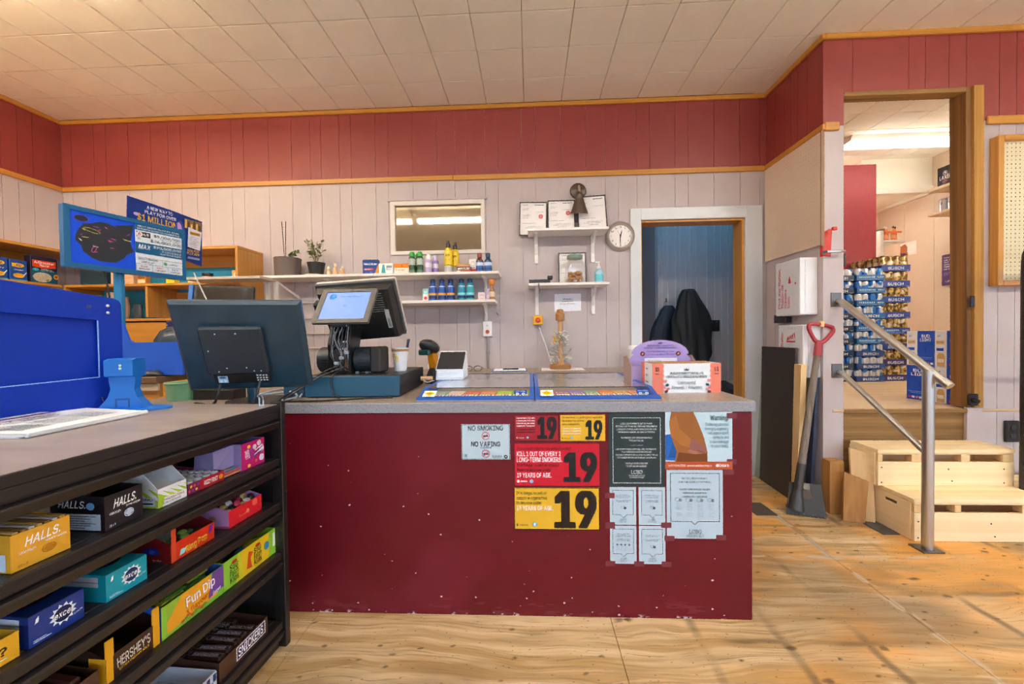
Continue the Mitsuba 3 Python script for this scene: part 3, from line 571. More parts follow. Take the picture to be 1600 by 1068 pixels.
t.part('bottom', box(.002, W-.002, .002, D-.002, 0, .002, 0), M('#b08a63', .7), smooth=False)
for k in range(3): t.part('torn_edge', box(.18+.03*k, .2+.03*k, -.0005, .0025, H, H+.004+.002*k, 0), M('#b08a63', .7), smooth=False)
P = Print(W, H, '#e9eef0'); f_choc(P, W, H); t.pr(P, (0, -.0002, 0))
P = Print(D, H, '#e9eef0').rect(D*.0, 0, D*.3, H, '#e8836c'); P.lines(['WORLD', 'FINEST', 'almonds'], .06, H*.75, .008, '#1f3b3b', .03, wmax=.06); t.pr(P, (-.0002, D, 0), (0, -1, 0))
for k in range(6):
    q = Thing('chocolate_bar', f'{ORDN[k]} foil wrapped chocolate bar from the left in the white and coral carton', 'chocolate bar', at(.583+.046*k, 1.875, .888, rz=1), 'bars in the chocolate carton'); q.part('wrapper', box(0, .04, 0, .13, 0, .095, .003), M('#c9774e', .35))
t = Thing('chocolate_carton', 'chocolate carton with a purple arched header behind the coral one', 'carton', at(.515, 2.045, .885, rz=1))
g = sg.Polygon([(0, .0), (.325, 0), (.325, .08), (.30, .105)]+[(.1625+.15*math.cos(a), .105+.075*math.sin(a)) for a in np.linspace(0, math.pi, 20)]+[(.025, .105), (0, .08)])
t.part('header_card', extr(g, .003, (.012, .09, .06), (1, 0, 0)), M('#a994cf', .5), smooth=False)
t.part('front_panel', box(.0, .34, .0, .003, 0, .11, 0), M('#b9a5d6', .5), smooth=False)
for x in (0, .337): t.part('side_panel', hull([(a, y, z) for a in (x, x+.003) for y, z in ((.003, 0), (.003, .11), (.16, 0), (.16, .15), (.09, .16))]), M('#a58f84', .6), smooth=False)
t.part('back_panel', box(0, .34, .157, .16, 0, .13, 0), M('#b9a5d6', .5), smooth=False)
P = Print(); P.poly([(.155, .16), (.152, .168), (.16, .164), (.1635, .17), (.167, .164), (.175, .168), (.172, .16)], '#2a2348')
P.text("WORLD'S FINEST CHOCOLATE", .1635, .147, .0075, '#4b3f78', w=.14, al='c'); P.text('CHOCOLAT LE MEILLEUR AU MONDE', .1635, .135, .0075, '#4b3f78', w=.17, al='c'); P.text('This chocolate helps to fund', .1635, .116, .0085, '#6a3f9e', w=.14, al='c', bold=False); P.text('Ce chocolat aide a financer', .1635, .101, .0085, '#6a3f9e', w=.15, al='c', bold=False)
for x in (.07, .257): P.ell(x, .108, .012, .012, '#6b2f2a', rot=30); P.ell(x, .108, .007, .004, '#cc9999', rot=60)
P.poly(sg.box(.085, .06, .245, .08).buffer(.005), '#e9e9ee'); P.text('South School', .095, .066, .009, '#4b4b58', w=.07, bold=False, slant=.3)
t.pr(P, (.012, .0868, .06)); 
single('chocolate_bar', box(.835, .86, 2.03, 2.06, .885, .955, .002), M('#a8502c', .4), 'single loose orange brown bar standing beside the coral carton', 'chocolate bar')
# ------------------------------------------------------------------ the dark steel shelf unit with sweets
GT = at(-.942, 1.45, 0, rz=87)
t = Thing('gondola_shelf', 'dark brown steel shelf unit with grey top, full of sweets', 'shelf unit', GT)
ST = 'material_gondola_steel'; SH = {'top': .915, 'a': .715, 'b': .55, 'c': .36, 'd': .10}
def lip(z, x0=-1.2, x1=-.016):
    pr = [(.03, z-.001), (-.002, z), (-.004, z-.004), (-.004, z-.026), (.006, z-.028), (.006, z-.033), (-.010, z-.036), (-.012, z-.040), (-.004, z-.062), (.004, z-.062), (.004, z-.04), (.03, z-.02)]
    return extr(sg.Polygon(pr), x1-x0, (x1, 0, 0), (0, 1, 0), (0, 0, 1))
t.part('top_board', box(-1.2, -.004, 0, .74, .893, .915, .004), 'material_gondola_top', smooth=False)
t.part('top_edge', box(-1.2, -.002, -.006, -.0005, .889, .9145, .002), ST, smooth=False); t.part('top_rail', lip(.889), ST, smooth=False)
for z in (.715, .55, .36, .10):
    k = t.part('shelf_deck', box(-1.2, -.014, .03, .42, z-.014, z, .002), ST, smooth=False); t.part('shelf_lip', lip(z), ST, smooth=False)
t.part('base_panel', box(-1.2, -.016, .012, .03, 0, .045, .002), ST, smooth=False)
t.part('back_panel', box(-1.2, -.014, .425, .44, .05, .893, .001), ST, smooth=False)
t.part('upright', box(-.0135, .012, -.014, .03, 0, .924, .002), ST, smooth=False); t.part('end_panel', box(-.002, .002, .03, .74, .02, .888, .001), M('#171416', .6), smooth=False)
t.part('rear_panel', box(-1.2, -.004, .71, .73, .02, .892, .001), M('#171416', .6), smooth=False)
for k in range(20): t.part('slot', box(-.0145, -.0136, -.004, .004, .1+.04*k, .118+.04*k, 0), M('#050505', .8), smooth=False)
def carton(label, x0, x1, z, h, dep, col, pf=None, ps=None, back=None, hf=None, inner='#8a8f93', y0=.02, nm='candy_carton', grp=None, lid=None, edge=None, hs=None):
    t = Thing(nm, label, 'candy box', GT @ T4().translate([x0, y0, z+.0006]), grp)
    w = x1-x0; hb = back or h; hf = hf or h; e = .0018; m = M(col, .4); mi_ = M(inner, .6)
    t.part('front_panel', box(0, w, 0, e, 0, hf, 0), m, smooth=False)
    if lid:
        t.part('lid', box(0, w, 0, dep, h, h+.002, .0008), M(lid, .35), smooth=False)
        t.part('back_panel', box(0, w, dep-e, dep, 0, h, 0), m, smooth=False)
    else: t.part('back_panel', box(0, w, dep-e, dep, 0, hb, 0), mi_, smooth=False)
    s1 = hs or hf
    for x in (0, w-e): t.part('side_panel', hull([(a, y, q) for a in (x, x+e) for y, q in ((e, 0), (e, hf), (dep*.35, s1), (dep-e, hb), (dep-e, 0))]) if not lid else box(x, x+e, e, dep-e, 0, h, 0), M(edge or col, .4), smooth=False)
    t.part('bottom', box(e, w-e, e, dep-e, 0, .001, 0), mi_, smooth=False)
    if pf: P = Print(); pf(P, w, hf); t.pr(P, (0, -.0001, 0))
    if ps: P = Print(); ps(P, dep, min(hf, hb)); t.pr(P, (-.0001, dep, 0), (0, -1, 0), name='side_print')
    t.w, t.d = w, dep
    return t
def inside(t, name, label, ct, mesh, mat, x, y, z, rz=0, rx=0, ry=0, grp=None, pr=None):
    q = Thing(name, label, ct, t.T @ at(x, y, z, rz, rx, ry), grp); q.part('wrapper', mesh, mat)
    if pr: q.pr(pr, *pr.at_)
    return q
WHT = '#f2f2ee'
# shelf a
def halls(c1, c2, fruit):
    def f(P, w, h):
        P.text('HALLS.', w*.22, h*.58, h*.24, c1, w=w*.6, slant=.25, rot=3); P.ell(w*.62, h*.3, w*.13, h*.12, c2, ring=.002); P.poly([(w*.5, h*.3), (w*.62, h*.42), (w*.74, h*.3), (w*.62, h*.18)], c2)
        P.text('COUGH TABLETS', w*.12, h*.42, h*.06, c1, w=w*.28); P.text('HONEY LEMON' if fruit else 'EXTRA STRONG', w*.55, h*.5, h*.05, c1, w=w*.38); P.text('20 x 9', w*.1, h*.08, h*.07, c2, w=w*.16)
    return f
def hside(c, bg):
    def f(P, w, h):
        P.text('HALLS.', w*.16, h*.66, h*.2, c, w=w*.5, slant=.25); P.ell(w*.75, h*.72, .011, .009, '#6fa8d8'); P.rect(w*.08, h*.04, w*.93, h*.5, bg)
        for k in range(6): P.rect(w*.12, h*(.42-.065*k), w*(.85-.1*(k % 3)), h*(.44-.065*k), '#5a6a72')
    return f
t = carton('yellow cough drop carton with white lettering at the left end of the top candy shelf', -.74, -.645, .715, .079, .15, '#e0a52c', halls(WHT, '#b97a14', 1), hside(WHT, '#cfe0ea'), hf=.072, inner='#c99a50')
for k in range(7): inside(t, 'cough_drop_stick', f'{ORDN[k]} stick of cough drops from the left in the yellow carton', 'cough drops', box(0, .009, 0, .14, 0, .073, .001), M(('#c9a15a', '#8a6a3a', '#c9c3b8')[k % 3], .35), .006+.0125*k, .004, .002, grp='sticks in the yellow carton')
t = carton('black cough drop carton with white lettering, behind the yellow one on the top candy shelf', -.578, -.492, .715, .082, .145, '#17151c', halls(WHT, '#b9c6d6', 0), hside('#dfe6ec', '#b9cfe0'), inner='#a07a4c', hs=.06, back=.086)
def stripe(P, w, h):
    for k in range(5): P.poly(sg.Polygon([(w*.25*k-w*.2, h), (w*.25*k-.02, h), (w*.25*k+.07, 0), (w*.25*k+.05-w*.1, 0)]).buffer(0).intersection(sg.box(0, 0, w, h)), '#9fc32c')
def strf(P, w, h):
    stripe(P, w, h); P.rect(0, 0, w, h*.45, '#f1f1ec'); P.text('CONVERSATIONS', w*.1, h*.27, h*.12, '#8a3a30', w=w*.8); P.text('WRITE A MESSAGE', w*.08, h*.1, h*.1, '#2a2a2a', w=w*.7); P.poly([(0, 0), (w*.12, 0), (w*.2, h*.4), (0, h*.8)], '#9fc32c')
def strs(P, w, h): stripe(P, w, h); P.rect(w*.42, h*.1, w*.95, h*.55, '#c7cdd6'); P.text('FRIEND', w*.46, h*.4, h*.11, '#3a3450', w=w*.44); P.rect(w*.46, h*.2, w*.9, h*.28, '#22252a')
t = carton('white and lime striped candy carton, half empty, on the top candy shelf', -.452, -.37, .715, .105, .14, '#e9ecec', strf, strs, hf=.05, inner='#b7c3c9', back=.105, hs=.095)
for k in range(5): inside(t, 'candy_packet', f'{ORDN[k]} flat white packet from the bottom in the lime striped carton', 'candy packet', box(0, .06, 0, .09, 0, .004, .0015), M('#d5d9d6', .4), .01+.002*k, .02+.002*k, .006+.007*k, rz=8-4*k, rx=10, grp='packets in the striped carton')
def fuzzy(P, w, h): P.rect(w*.3, 0, w, h, '#a31c2c'); P.text('FUZZY FRUIT', w*.42, h*.3, h*.42, WHT, w=w*.4); [P.ell(w*(.03+.045*k), h*(.3+.4*(k % 2)), .004, .004, ('#d94a5a', '#e9b43a', '#7a3a8a')[k % 3]) for k in range(6)]; P.ell(w*.9, h*.5, .008, .008, '#d9862a')
t = carton('low dark red candy tray with many white cups, on the top candy shelf', -.365, -.24, .715, .03, .16, '#6f2346', fuzzy, inner='#5a2030', back=.04)
for i in range(4):
    for j in range(6): inside(t, 'candy_cup', f'frosted cup, {ORDN[i]} from the left in the {ORDN[j]} row of the low red tray', 'candy cup', lathe([(0, 0), (.0085, 0), (.010, .022), (.011, .028), (.011, .03), (0, .03)], 10), M('#c3c9cf', .3), .018+.029*i, .016+.025*j, .002, grp='cups in the red tray')
def swt(P, w, h):
    P.text('SWEET', w*.12, h*.7, h*.2, '#e9e6f2', w=w*.3, rot=-80); P.text('STIX', w*.3, h*.75, h*.2, '#5b3fa0', w=w*.38, rot=-80); P.ell(w*.3, h*.82, .007, .006, '#f0c02a'); P.ell(w*.3, h*.1, .007, .006, '#f0c02a')
    for x, y, r, c in ((.55, .75, .009, '#d8c8cc'), (.75, .85, .01, '#e9c9d6'), (.85, .6, .012, '#e2dbe6'), (.85, .25, .012, '#d9cfdf'), (.6, .2, .006, '#d46a3a')): P.ell(w*x, h*y, r, r, c)
    for k in range(4): P.poly([(w*(.5+.02*k), h*(.35+.08*k)), (w*.9, h*(.5+.08*k)), (w*.9, h*(.54+.08*k)), (w*(.5+.02*k), h*(.39+.08*k))], ('#3a4a8a', '#e9e9ee', '#7a2a7a', '#e9e9ee')[k])
t = carton('hot pink candy carton lying open, at the far end of the top candy shelf', -.165, -.06, .715, .09, .13, '#c2206e', swt, inner='#8f86b4', edge='#8f86b4')
t.part('flap', hull([(a, y, z) for a, y, z in ((-.08, .03, .02), (-.08, .1, .02), (-.075, .1, .07), (-.07, .04, .085), (0, .03, .09), (0, .1, .09), (0, .03, .02))]), M('#8f86b4', .5), smooth=False)
for k in range(14): inside(t, 'candy_straw', f'thin candy straw, {ORDN[k % 7]} from the front in the {("lower", "upper")[k//7]} layer by the hot pink carton', 'candy straw', cyl((0, 0, 0), (.15, .0, .0), .0035, n=6), M(('#c98a5a', '#b9c6d9', '#c94a5a', '#3f8fa8', '#d9d9de')[k % 5], .3), -.13+.003*(k % 4), .012+.011*(k % 7), .004+.007*(k//7), rz=2*(k % 3)-2, grp='straws by the pink carton')
single('candy_packet', box(0, .03, 0, .012, 0, .035, .004), M('#2f8a35', .35), 'small green packet at the back of the top candy shelf', 'candy packet', GT @ at(-.25, .34, .7158))
t = Thing('cardboard_tray', 'shallow brown cardboard tray at the back of the top candy shelf', 'tray', GT @ at(-.5, .26, .7158)); t.part('body', box(0, .34, 0, .06, 0, .03, .002), M('#9a8462', .7), smooth=False)
# shelf b
def burst(P, x, y, r, c):
    a = np.linspace(0, 2*math.pi, 25)[:-1]; P.poly([(x+r*(1 if k % 2 else .72)*math.cos(q)*1.1, y+r*(1 if k % 2 else .72)*math.sin(q)) for k, q in enumerate(a)], c)
def excel(dk):
    def f(P, w, h):
        burst(P, w*.6, h*.55, h*.36, '#dfe9f0'); P.ell(w*.6, h*.55, w*.17, h*.25, dk); P.text('excel', w*.6, h*.46, h*.2, WHT, w=w*.34, al='c', slant=.15); P.rect(w*.07, h*.1, w*.38, h*.125, '#cfe0ea'); P.rect(w*.07, h*.16, w*.3, h*.18, '#cfe0ea'); P.text('12 PACKS', w*.8, h*.3, h*.05, '#cfe0ea', w=w*.17, rot=12); P.poly([(w*.1, h*.7), (w*.16, h*.74), (w*.17, h*.92), (w*.12, h*.86)], '#e9f2f6')
    return f
def exlid(dk, x=.5):
    def f(P, w, d): P.ell(w*.5, d*.45, w*.33, d*.17, dk); P.text('excel', w*.5, d*.39, d*.13, '#9fb6bc', w=w*.5, al='c', slant=.1)
    return f
for lab, x0, x1, c, dk, lc in (('navy blue gum carton with a white star burst, lower left on the second candy shelf', -.718, -.624, '#12307c', '#0c1a44', '#10275f'), ('turquoise gum carton with a white star burst, on the second candy shelf', -.58, -.486, '#1597a8', '#0b2a55', '#12808f')):
    t = carton(lab, x0, x1, .55, .062, .13, c, excel(dk), None, lid=lc, grp='gum cartons')
    P = Print(); exlid('#0a0f1c')(P, t.w, t.d); t.pr(P, (0, 0, .0645), (1, 0, 0), (0, 1, 0), name='lid_print'); P = Print(); P.rect(.02, .035, .11, .058, '#c9d2d9'); P.rect(.02, .044, .11, .047, '#8fa0aa'); t.pr(P, (-.0002, .13, 0), (0, -1, 0), name='side_print')
def yel(P, w, h): P.text('nut?', w*.2, h*.35, h*.3, '#2a1c12', w=w*.6); P.rect(w*.1, h*.2, w*.8, h*.23, WHT)
carton('yellow candy carton cut by the left edge of the photo on the second candy shelf', -.82, -.732, .55, .05, .12, '#e0a81f', yel)
def ring(P, w, h): P.text('Ring Pop', w*.32, h*.13, h*.36, '#f0c84a', w=w*.5, rot=6); P.text('Ring Pop', w*.325, h*.15, h*.3, '#d9a02a', w=w*.49, rot=6); P.poly([(w*.17, h*.15), (w*.28, h*.2), (w*.32, h*.45), (w*.2, h*.5)], '#9fd6cc'); P.poly([(w*.85, h*.5), (w*.93, h*.5), (w*.97, h*.95), (w*.88, h*.9)], '#6a2a8a')
def rings(P, w, h): P.poly([(w*.4, h*.45), (w*.55, h*.35), (w*.75, h*.5), (w*.7, h*.75), (w*.55, h*.85), (w*.42, h*.7)], '#1a2a8a'); P.poly([(w*.5, h*.5), (w*.62, h*.45), (w*.66, h*.65), (w*.55, h*.72)], '#3a50c4'); P.text('24 x 14 g', w*.6, h*.1, h*.06, '#d8c8c8', w=w*.18)
t = carton('red orange candy carton with yellow lettering on the second candy shelf', -.42, -.281, .55, .05, .14, '#cf3218', ring, rings, hf=.05, inner='#8fa6ad', back=.1, edge='#6a1216', hs=.058)
P = Print().rect(0, 0, .014, .095, '#cf4a2a'); t.pr(P, (0, -.0003, 0), name='corner_print')
for k in range(10): inside(t, 'wrapped_sweet', f'wrapped sweet, {ORDN[k % 5]} from the left in the {("front", "back")[k//5]} row of the red orange carton', 'sweet', blob(.014, .011, .008, 1), M(('#2f5a3a', '#3a2a1c', '#7fa84a')[k % 3], .3), .025+.022*(k % 5), .03+.03*(k//5), .03+.004*(k % 3), grp='sweets in the red orange carton')
def lol(P, w, h): P.ell(w*.78, h*.75, .012, .012, '#e05a4a'); P.ell(w*.55, h*.45, .007, .007, '#e08a5a'); P.text('lolli', w*.3, h*.3, h*.18, '#e9623a', w=w*.3)
def lols(P, w, h): P.rect(0, 0, w, h, '#c08cc0'); P.ell(w*.6, h*.5, .012, .01, '#9a7a6a'); P.rect(0, h*.0, w, h*.12, '#b04a6a')
t = carton('red and pink carton of wrapped lollipops on the second candy shelf', -.225, -.08, .55, .05, .14, '#d3222c', lol, lols, hf=.055, inner='#9a6a72', back=.095, edge='#c08cc0', hs=.062)
for k in range(14): inside(t, 'wrapped_sweet', f'wrapped lollipop, {ORDN[k % 6]} from the left in the {ORDN[k//6]} row of the red and pink carton', 'sweet', blob(.013, .013, .006, 1), M(('#e9dfe2', '#2a1f24', '#c23a5a', '#d9c07a')[k % 4], .3), .022+.021*(k % 6), .025+.03*(k//6), .045+.004*(k % 3), rx=25*(k % 3), grp='sweets in the lollipop carton')
t = carton('dark carton with gold lettering hidden at the back of the second candy shelf', -.50, -.42, .55, .085, .1, '#12181c', lambda P, w, h: (P.text('Crop', w*.2, h*.5, h*.25, '#7a6a4a', w=w*.7), P.text('SOURS', w*.2, h*.25, h*.12, '#1f5a66', w=w*.7)), y0=.2)
# shelf c
def hersh(P, w, h): P.rect(w*.86, 0, w, h*1.6, '#e0a21c'); P.rect(0, 0, w*.12, h*1.3, '#e0a21c'); P.text("HERSHEY'S", w*.5, h*.38, h*.38, '#c9bfb4', w=w*.62, al='c', rot=3); P.text('EXTRA CREAMY MILK', w*.22, h*.2, h*.09, '#e0a21c', w=w*.56, rot=3)
t = carton('brown and yellow chocolate bar carton with silver lettering on the third candy shelf', -.585, -.458, .36, .06, .15, '#2c1a12', hersh, lambda P, w, h: P.rect(w*.7, 0, w, h, '#e0a21c'), inner='#2a1c14', back=.09, hs=.08)
for x0 in (0, .109): t.part('corner_post', box(x0, x0+.018, .0, .004, .055, .1, .001), M('#e0a21c', .45), smooth=False)
def fund(P, w, h):
    P.poly([(0, 0), (w, 0), (w, h*.3), (0, h*.1)], '#7ab83a'); P.poly([(w*.08, h*.08), (w*.9, h*.15), (w*.75, h), (w*.08, h)], '#e8a324'); P.poly([(w*.72, h*.2), (w, h*.25), (w, h), (w*.8, h)], '#6c4694'); P.rect(0, 0, w*.06, h, '#8fc43a'); P.poly([(w*.06, h), (w*.3, h), (w*.08, h*.45)], '#8fb83a')
    P.text('Fun Dip', w*.36, h*.46, h*.32, '#5b3a8a', w=w*.49, rot=5); P.text('Fun Dip', w*.365, h*.47, h*.30, WHT, w=w*.48, rot=5); P.text('3 flavours', w*.36, h*.2, h*.16, '#b04a1c', w=w*.4, rot=8); P.text('Super', w*.8, h*.22, h*.12, '#e9e4f0', w=w*.15, rot=8)
    for k in range(8): P.ell(w*(.3+.05*k), h*(.13+.03*(k % 3)), .006, .004, ('#b05a2a', '#6f8f2a', '#c4762a')[k % 3])
t = carton('orange and purple powder candy carton on the third candy shelf', -.453, -.252, .36, .088, .15, '#8fc43a', fund, lambda P, w, h: (P.rect(w*.8, 0, w, h, '#2a5cb0'), P.rect(w*.85, h*.7, w*.97, h*.75, WHT), P.rect(w*.85, h*.6, w*.97, h*.65, WHT)), inner='#4a4034', back=.1, edge='#2a5cb0')
for k in range(8): inside(t, 'candy_pouch', f'{("green", "lime yellow", "dark green")[k % 3]} pouch, {ORDN[k//2]} up in the {("left", "right")[k % 2]} pile of the orange and purple carton', 'candy pouch', box(0, .07, 0, .09, 0, .006, .002), M(('#4f8a2f', '#a3b83a', '#2f5a2a')[k % 3], .35), .012+.08*(k % 2)+.004*k, .02+.003*k, .055+.007*(k//2), rz=6*(k % 3)-6, rx=8, grp='pouches in the powder candy carton')
def sour(P, w, h):
    P.rect(0, 0, w, h, '#e3c022'); P.rect(0, 0, w*.3, h, '#8cc63a'); P.poly([(w*.2, 0), (w*.34, 0), (w*.3, h), (w*.24, h)], '#c9c82a'); P.rect(w*.86, 0, w, h, '#8cc63a'); P.rect(w*.94, h*.3, w*.99, h*.85, '#e9efe0')
    for x in (.18, .62): 
        for k, s in enumerate(('Sour', 'Patch', 'Kids')): P.text(s, w*x, h*(.58-.22*k), h*.2, '#2a1c10', w=w*.15, al='c', rot=4)
        P.ell(w*x, h*.82, .012, .006, '#b0341c')
    P.poly([(w*.4, h*.2), (w*.5, h*.15), (w*.47, h*.5), (w*.52, h*.7), (w*.44, h*.8)], '#cf4a1c'); P.ell(w*.8, h*.55, .012, .014, '#2a8aa8')
t = carton('yellow and lime sour candy carton at the far end of the third candy shelf', -.251, -.015, .36, .092, .15, '#8cc63a', sour, inner='#4a3a24', back=.09)
def pouch(w, d, h):
    m = trimesh.creation.icosphere(subdivisions=2); v = m.vertices
    v = np.sign(v)*np.abs(v)**np.array([.6, .6, 1.0]); m.vertices = v*[w/2, d/2, h/2]; return m
for k in range(11): inside(t, 'candy_pouch', ('yellow', 'brown', 'teal', 'lime', 'blue')[k % 5]+f' candy pouch, {ORDN[k % 6]} from the left in the {("front", "back")[k//6]} row of the sour candy carton', 'candy pouch', pouch(.072, .078, .016), M(('#c9b03a', '#5a3a1c', '#1f6a7c', '#7fae2f', '#3a86b0')[k % 5], .28), .047+.029*(k % 6), .05+.045*(k//6), .018+.0165*(k//2)+.004*(k % 2), rz=25*k, rx=5*(k % 3)-5, ry=3, grp='pouches in the sour candy carton')
t = carton('dark brown open carton left of the brown and yellow one, third candy shelf', -.74, -.6, .36, .05, .16, '#3a2418', lambda P, w, h: P.ell(w*.85, h*.4, .012, .008, '#6f8a3a'), inner='#2a1a12', back=.06)
for k in range(4): inside(t, 'chocolate_bar', f'{ORDN[k]} dark wrapped bar from the left in the open brown carton', 'chocolate bar', box(0, .022, 0, .12, 0, .016, .004), M('#3a1f1a', .3), .01+.03*k, .02, .035, rx=4, grp='bars in the brown carton')
# shelf d
def snk(P, w, h): P.text('SNICKERS', w*.35, h*.3, h*.52, '#2a2f7a', w=w*.55); P.frame(w*.32, h*.18, w*.94, h*.92, .003, '#dfe3ee'); P.text('SNICKERS', w*.36, h*.32, h*.46, '#e9e9f2', w=w*.53)
t = carton('brown carton full of dark wrapped chocolate bars on the bottom shelf', -.285, -.075, .10, .06, .27, '#3c261c', snk, inner='#5a4330', back=.075, y0=.012)
P = Print(); P.rect(0, 0, .13, .02, '#2a2f7a'); P.text('SNICKERS', .065, .0045, .0125, '#d9d6dc', w=.1, al='c', slant=.1); P.frame(.004, .002, .126, .018, .001, '#cfcfd6'); P.rect(.0, .002, .006, .018, '#6f5a50')
bar = cat([box(0, .03, .006, .124, 0, .02, .006), box(.002, .028, 0, .13, .009, .011, .0004)])
wrap = M('#2b1a15', .25)
P2 = Print(); P2.rect(.0, 0, .11, .016, '#1c1210'); P2.text('SNICKERS', .055, .004, .0095, '#a9a2ac', w=.085, al='c', slant=.1); P2.frame(0, 0, .11, .016, .0008, '#8d8690')
for r_ in range(2):
    for k in range(6):
        for lv in range(2 if k < 4 else 1):
            q = Thing('chocolate_bar', f'dark wrapped bar, {ORDN[k]} from the left in the {("front", "back")[r_]} row, {("lower", "upper")[lv]} layer, bottom shelf carton', 'chocolate bar', t.T @ at(.012+.031*k+.005*lv, .008+.132*r_, .006+.022*lv+.012*(1-r_), ry=-4*(k % 2), rz=2*((k+lv) % 3)-2), 'bars in the bottom carton')
            q.part('wrapper', bar, wrap, smooth=False); q.pr(P2, (.022, .01, .0202), (0, 1, 0), (-1, 0, 0))
for k in range(3):
    q = Thing('chocolate_bar', f'tilted bar at the right end of the bottom carton, {ORDN[k]} from the front', 'chocolate bar', t.T @ at(.195, .03+.07*k, .006+.015*k, ry=-70), 'tilted bars in the bottom carton'); q.part('wrapper', bar, wrap, smooth=False); q.pr(P2, (.022, .01, .0202), (0, 1, 0), (-1, 0, 0))
t = carton('white carton with a blue chequered band at the lower left of the bottom shelf', -.43, -.295, .10, .05, .2, '#b9bfc6', lambda P, w, h: [P.rect(w*(.5+.08*k), h*.45*(k % 2), w*(.58+.08*k), h*(.45+.45*(k % 2)), '#1c3a6a') for k in range(6)], inner='#8f959c', y0=.012)
# ------------------------------------------------------------------ lottery terminal, screens, things round them
KB = 'material_kiosk_blue'; BLK = M('#16191d', .35); DK = M('#0d0f12', .45)
M(lambda p, n, uv: mix(lin('#1f3f52'), lin('#142c3a'), fbm(p.x*14, p.y*14, p.z*5)), .38, name='dusty_plastic')
DUST = 'material_dusty_plastic'
t = Thing('lottery_terminal', 'large bright blue moulded lottery terminal with a recessed back panel', 'lottery terminal', at(-1.50, 1.40, .9155, rz=65))
out = sg.Polygon([(-.9, 0), (0, 0), (0, .375), (-.006, .39), (-.022, .398), (-.27, .436), (-.9, .53)])
rec = sg.Polygon([(-.85, .085), (-.066, .118), (-.066, .318), (-.85, .39)])
t.part('shell', extr(out.difference(rec), .02, (0, 0, 0)), KB, smooth=False)
t.part('shell_body', extr(out.buffer(-.004, join_style=2), .26, (0, .02, 0)), KB, smooth=False)
t.part('recess_rim', extr(sg.Polygon([(-.85, .081), (-.062, .115), (-.062, .316), (-.066, .318), (-.066, .118), (-.85, .085)]), .0012, (0, -.0004, 0)), M('#7fa6dc', .4), smooth=False)
for z in (.37, .345): t.part('screw', lathe([(0, 0), (.006, 0), (.005, .003), (0, .004)], 12).apply_transform(trimesh.transformations.rotation_matrix(math.pi/2, [1, 0, 0])).apply_translation([-.037, 0, z]), 'material_steel')
t.part('plug', cyl((-.085, .001, .365), (-.085, -.0015, .365), .007), M('#0a2a74', .4))
# screen on the pole
s = Thing('jackpot_screen', 'lottery jackpot screen in a blue frame with a dark blotch on its left half', 'screen', at(-1.955, 1.885, 1.624, rz=75))
W, H = .482, .268
s.part('frame', extr(sg.box(-W/2, -H/2, W/2, H/2).buffer(.004).difference(sg.box(-W/2+.018, -H/2+.02, W/2-.014, H/2-.016)), .03, (0, 0, 0)), M('#0f5f8f', .35), smooth=False)
s.part('housing', box(-W/2+.004, W/2-.004, .028, .055, -H/2+.004, H/2-.004, .006), M('#123e5c', .4), smooth=False)
s.part('panel', box(-W/2+.016, W/2-.012, .006, .028, -H/2+.018, H/2-.014, 0), M('#0f4fd0', .2), smooth=False)
P = Print(); x0, x1, z0, z1 = -W/2+.018, W/2-.014, -H/2+.02, H/2-.016
P.rect(x0, z0, x0+.235, z1, '#1152e0')
a = random.Random(3); pts = [(x0+.125+(.088+.022*a.random())*math.cos(q), z0+.115+(.075+.02*a.random())*math.sin(q)) for q in np.linspace(0, 2*math.pi, 22)[:-1]]
P.poly(sg.Polygon(pts).buffer(.004), '#272b33'); P.poly([(x0+.16, z0+.2), (x0+.235, z0+.22), (x0+.22, z0+.13)], '#272b33')
P.ell(x0+.04, z1-.03, .024, .014, '#1b2136'); P.ell(x0+.04, z1-.03, .025, .015, '#7a3a9a', ring=.002)
for k in range(16): P.ell(x0+.03+.19*a.random(), z0+.05+.13*a.random(), .004+.009*a.random(), .0018, ('#c23a9a', '#e05aa8', '#c9c24a', '#e9e9f2', '#a83ac0')[k % 5], rot=a.randint(-50, 50))
P.ell(x0+.075, z0+.155, .03, .009, '#c9c24a', ring=.002, rot=-12); P.ell(x0+.08, z0+.07, .008, .016, '#c2508a', ring=.003, rot=-25)
r0 = x0+.238; rw = x1-r0; P.rect(r0, z0, x1, z1, '#eaf3f7')
P.rect(r0, z1-.03, x1, z1, '#0e5a86'); P.text('NEXT DRAW: PLAY BY 10:30', r0+rw/2, z1-.012, .007, WHT, w=rw*.88, al='c'); P.text('ESTIMATED JACKPOTS / SUPER DRAWS', r0+rw/2, z1-.025, .007, WHT, w=rw*.9, al='c')
P.rect(r0+.006, z1-.062, r0+.066, z1-.036, '#1a2228'); P.ell(r0+.019, z1-.049, .014, .013, WHT); P.text('6', r0+.013, z1-.056, .016, '#c2341c'); P.text('49', r0+.034, z1-.056, .014, WHT, w=.026)
P.text('$5,000,000', r0+.205, z1-.052, .012, '#1d3342', w=.125, al='r'); P.text('GUARANTEED MINIMUM', r0+.2, z1-.061, .004, '#4f7488', w=.09, al='r'); P.text('$26,000,000', r0+.21, z1-.08, .013, '#1d3342', w=.145, al='r'); P.text('22', r0+.01, z1-.075, .008, '#1d3342')
P.rect(r0, z1-.145, x1, z1-.09, '#0e5a86'); P.text('MAX', r0+.012, z1-.122, .022, WHT, w=.05, slant=.2); P.text('$90,000,000', r0+.207, z1-.109, .012, WHT, w=.13, al='r'); P.text('PLUS 20 X $1 MILLION', r0+.207, z1-.124, .007, WHT, w=.09, al='r'); P.text('PLUS 45 X $100,000', r0+.207, z1-.137, .007, WHT, w=.1, al='r')
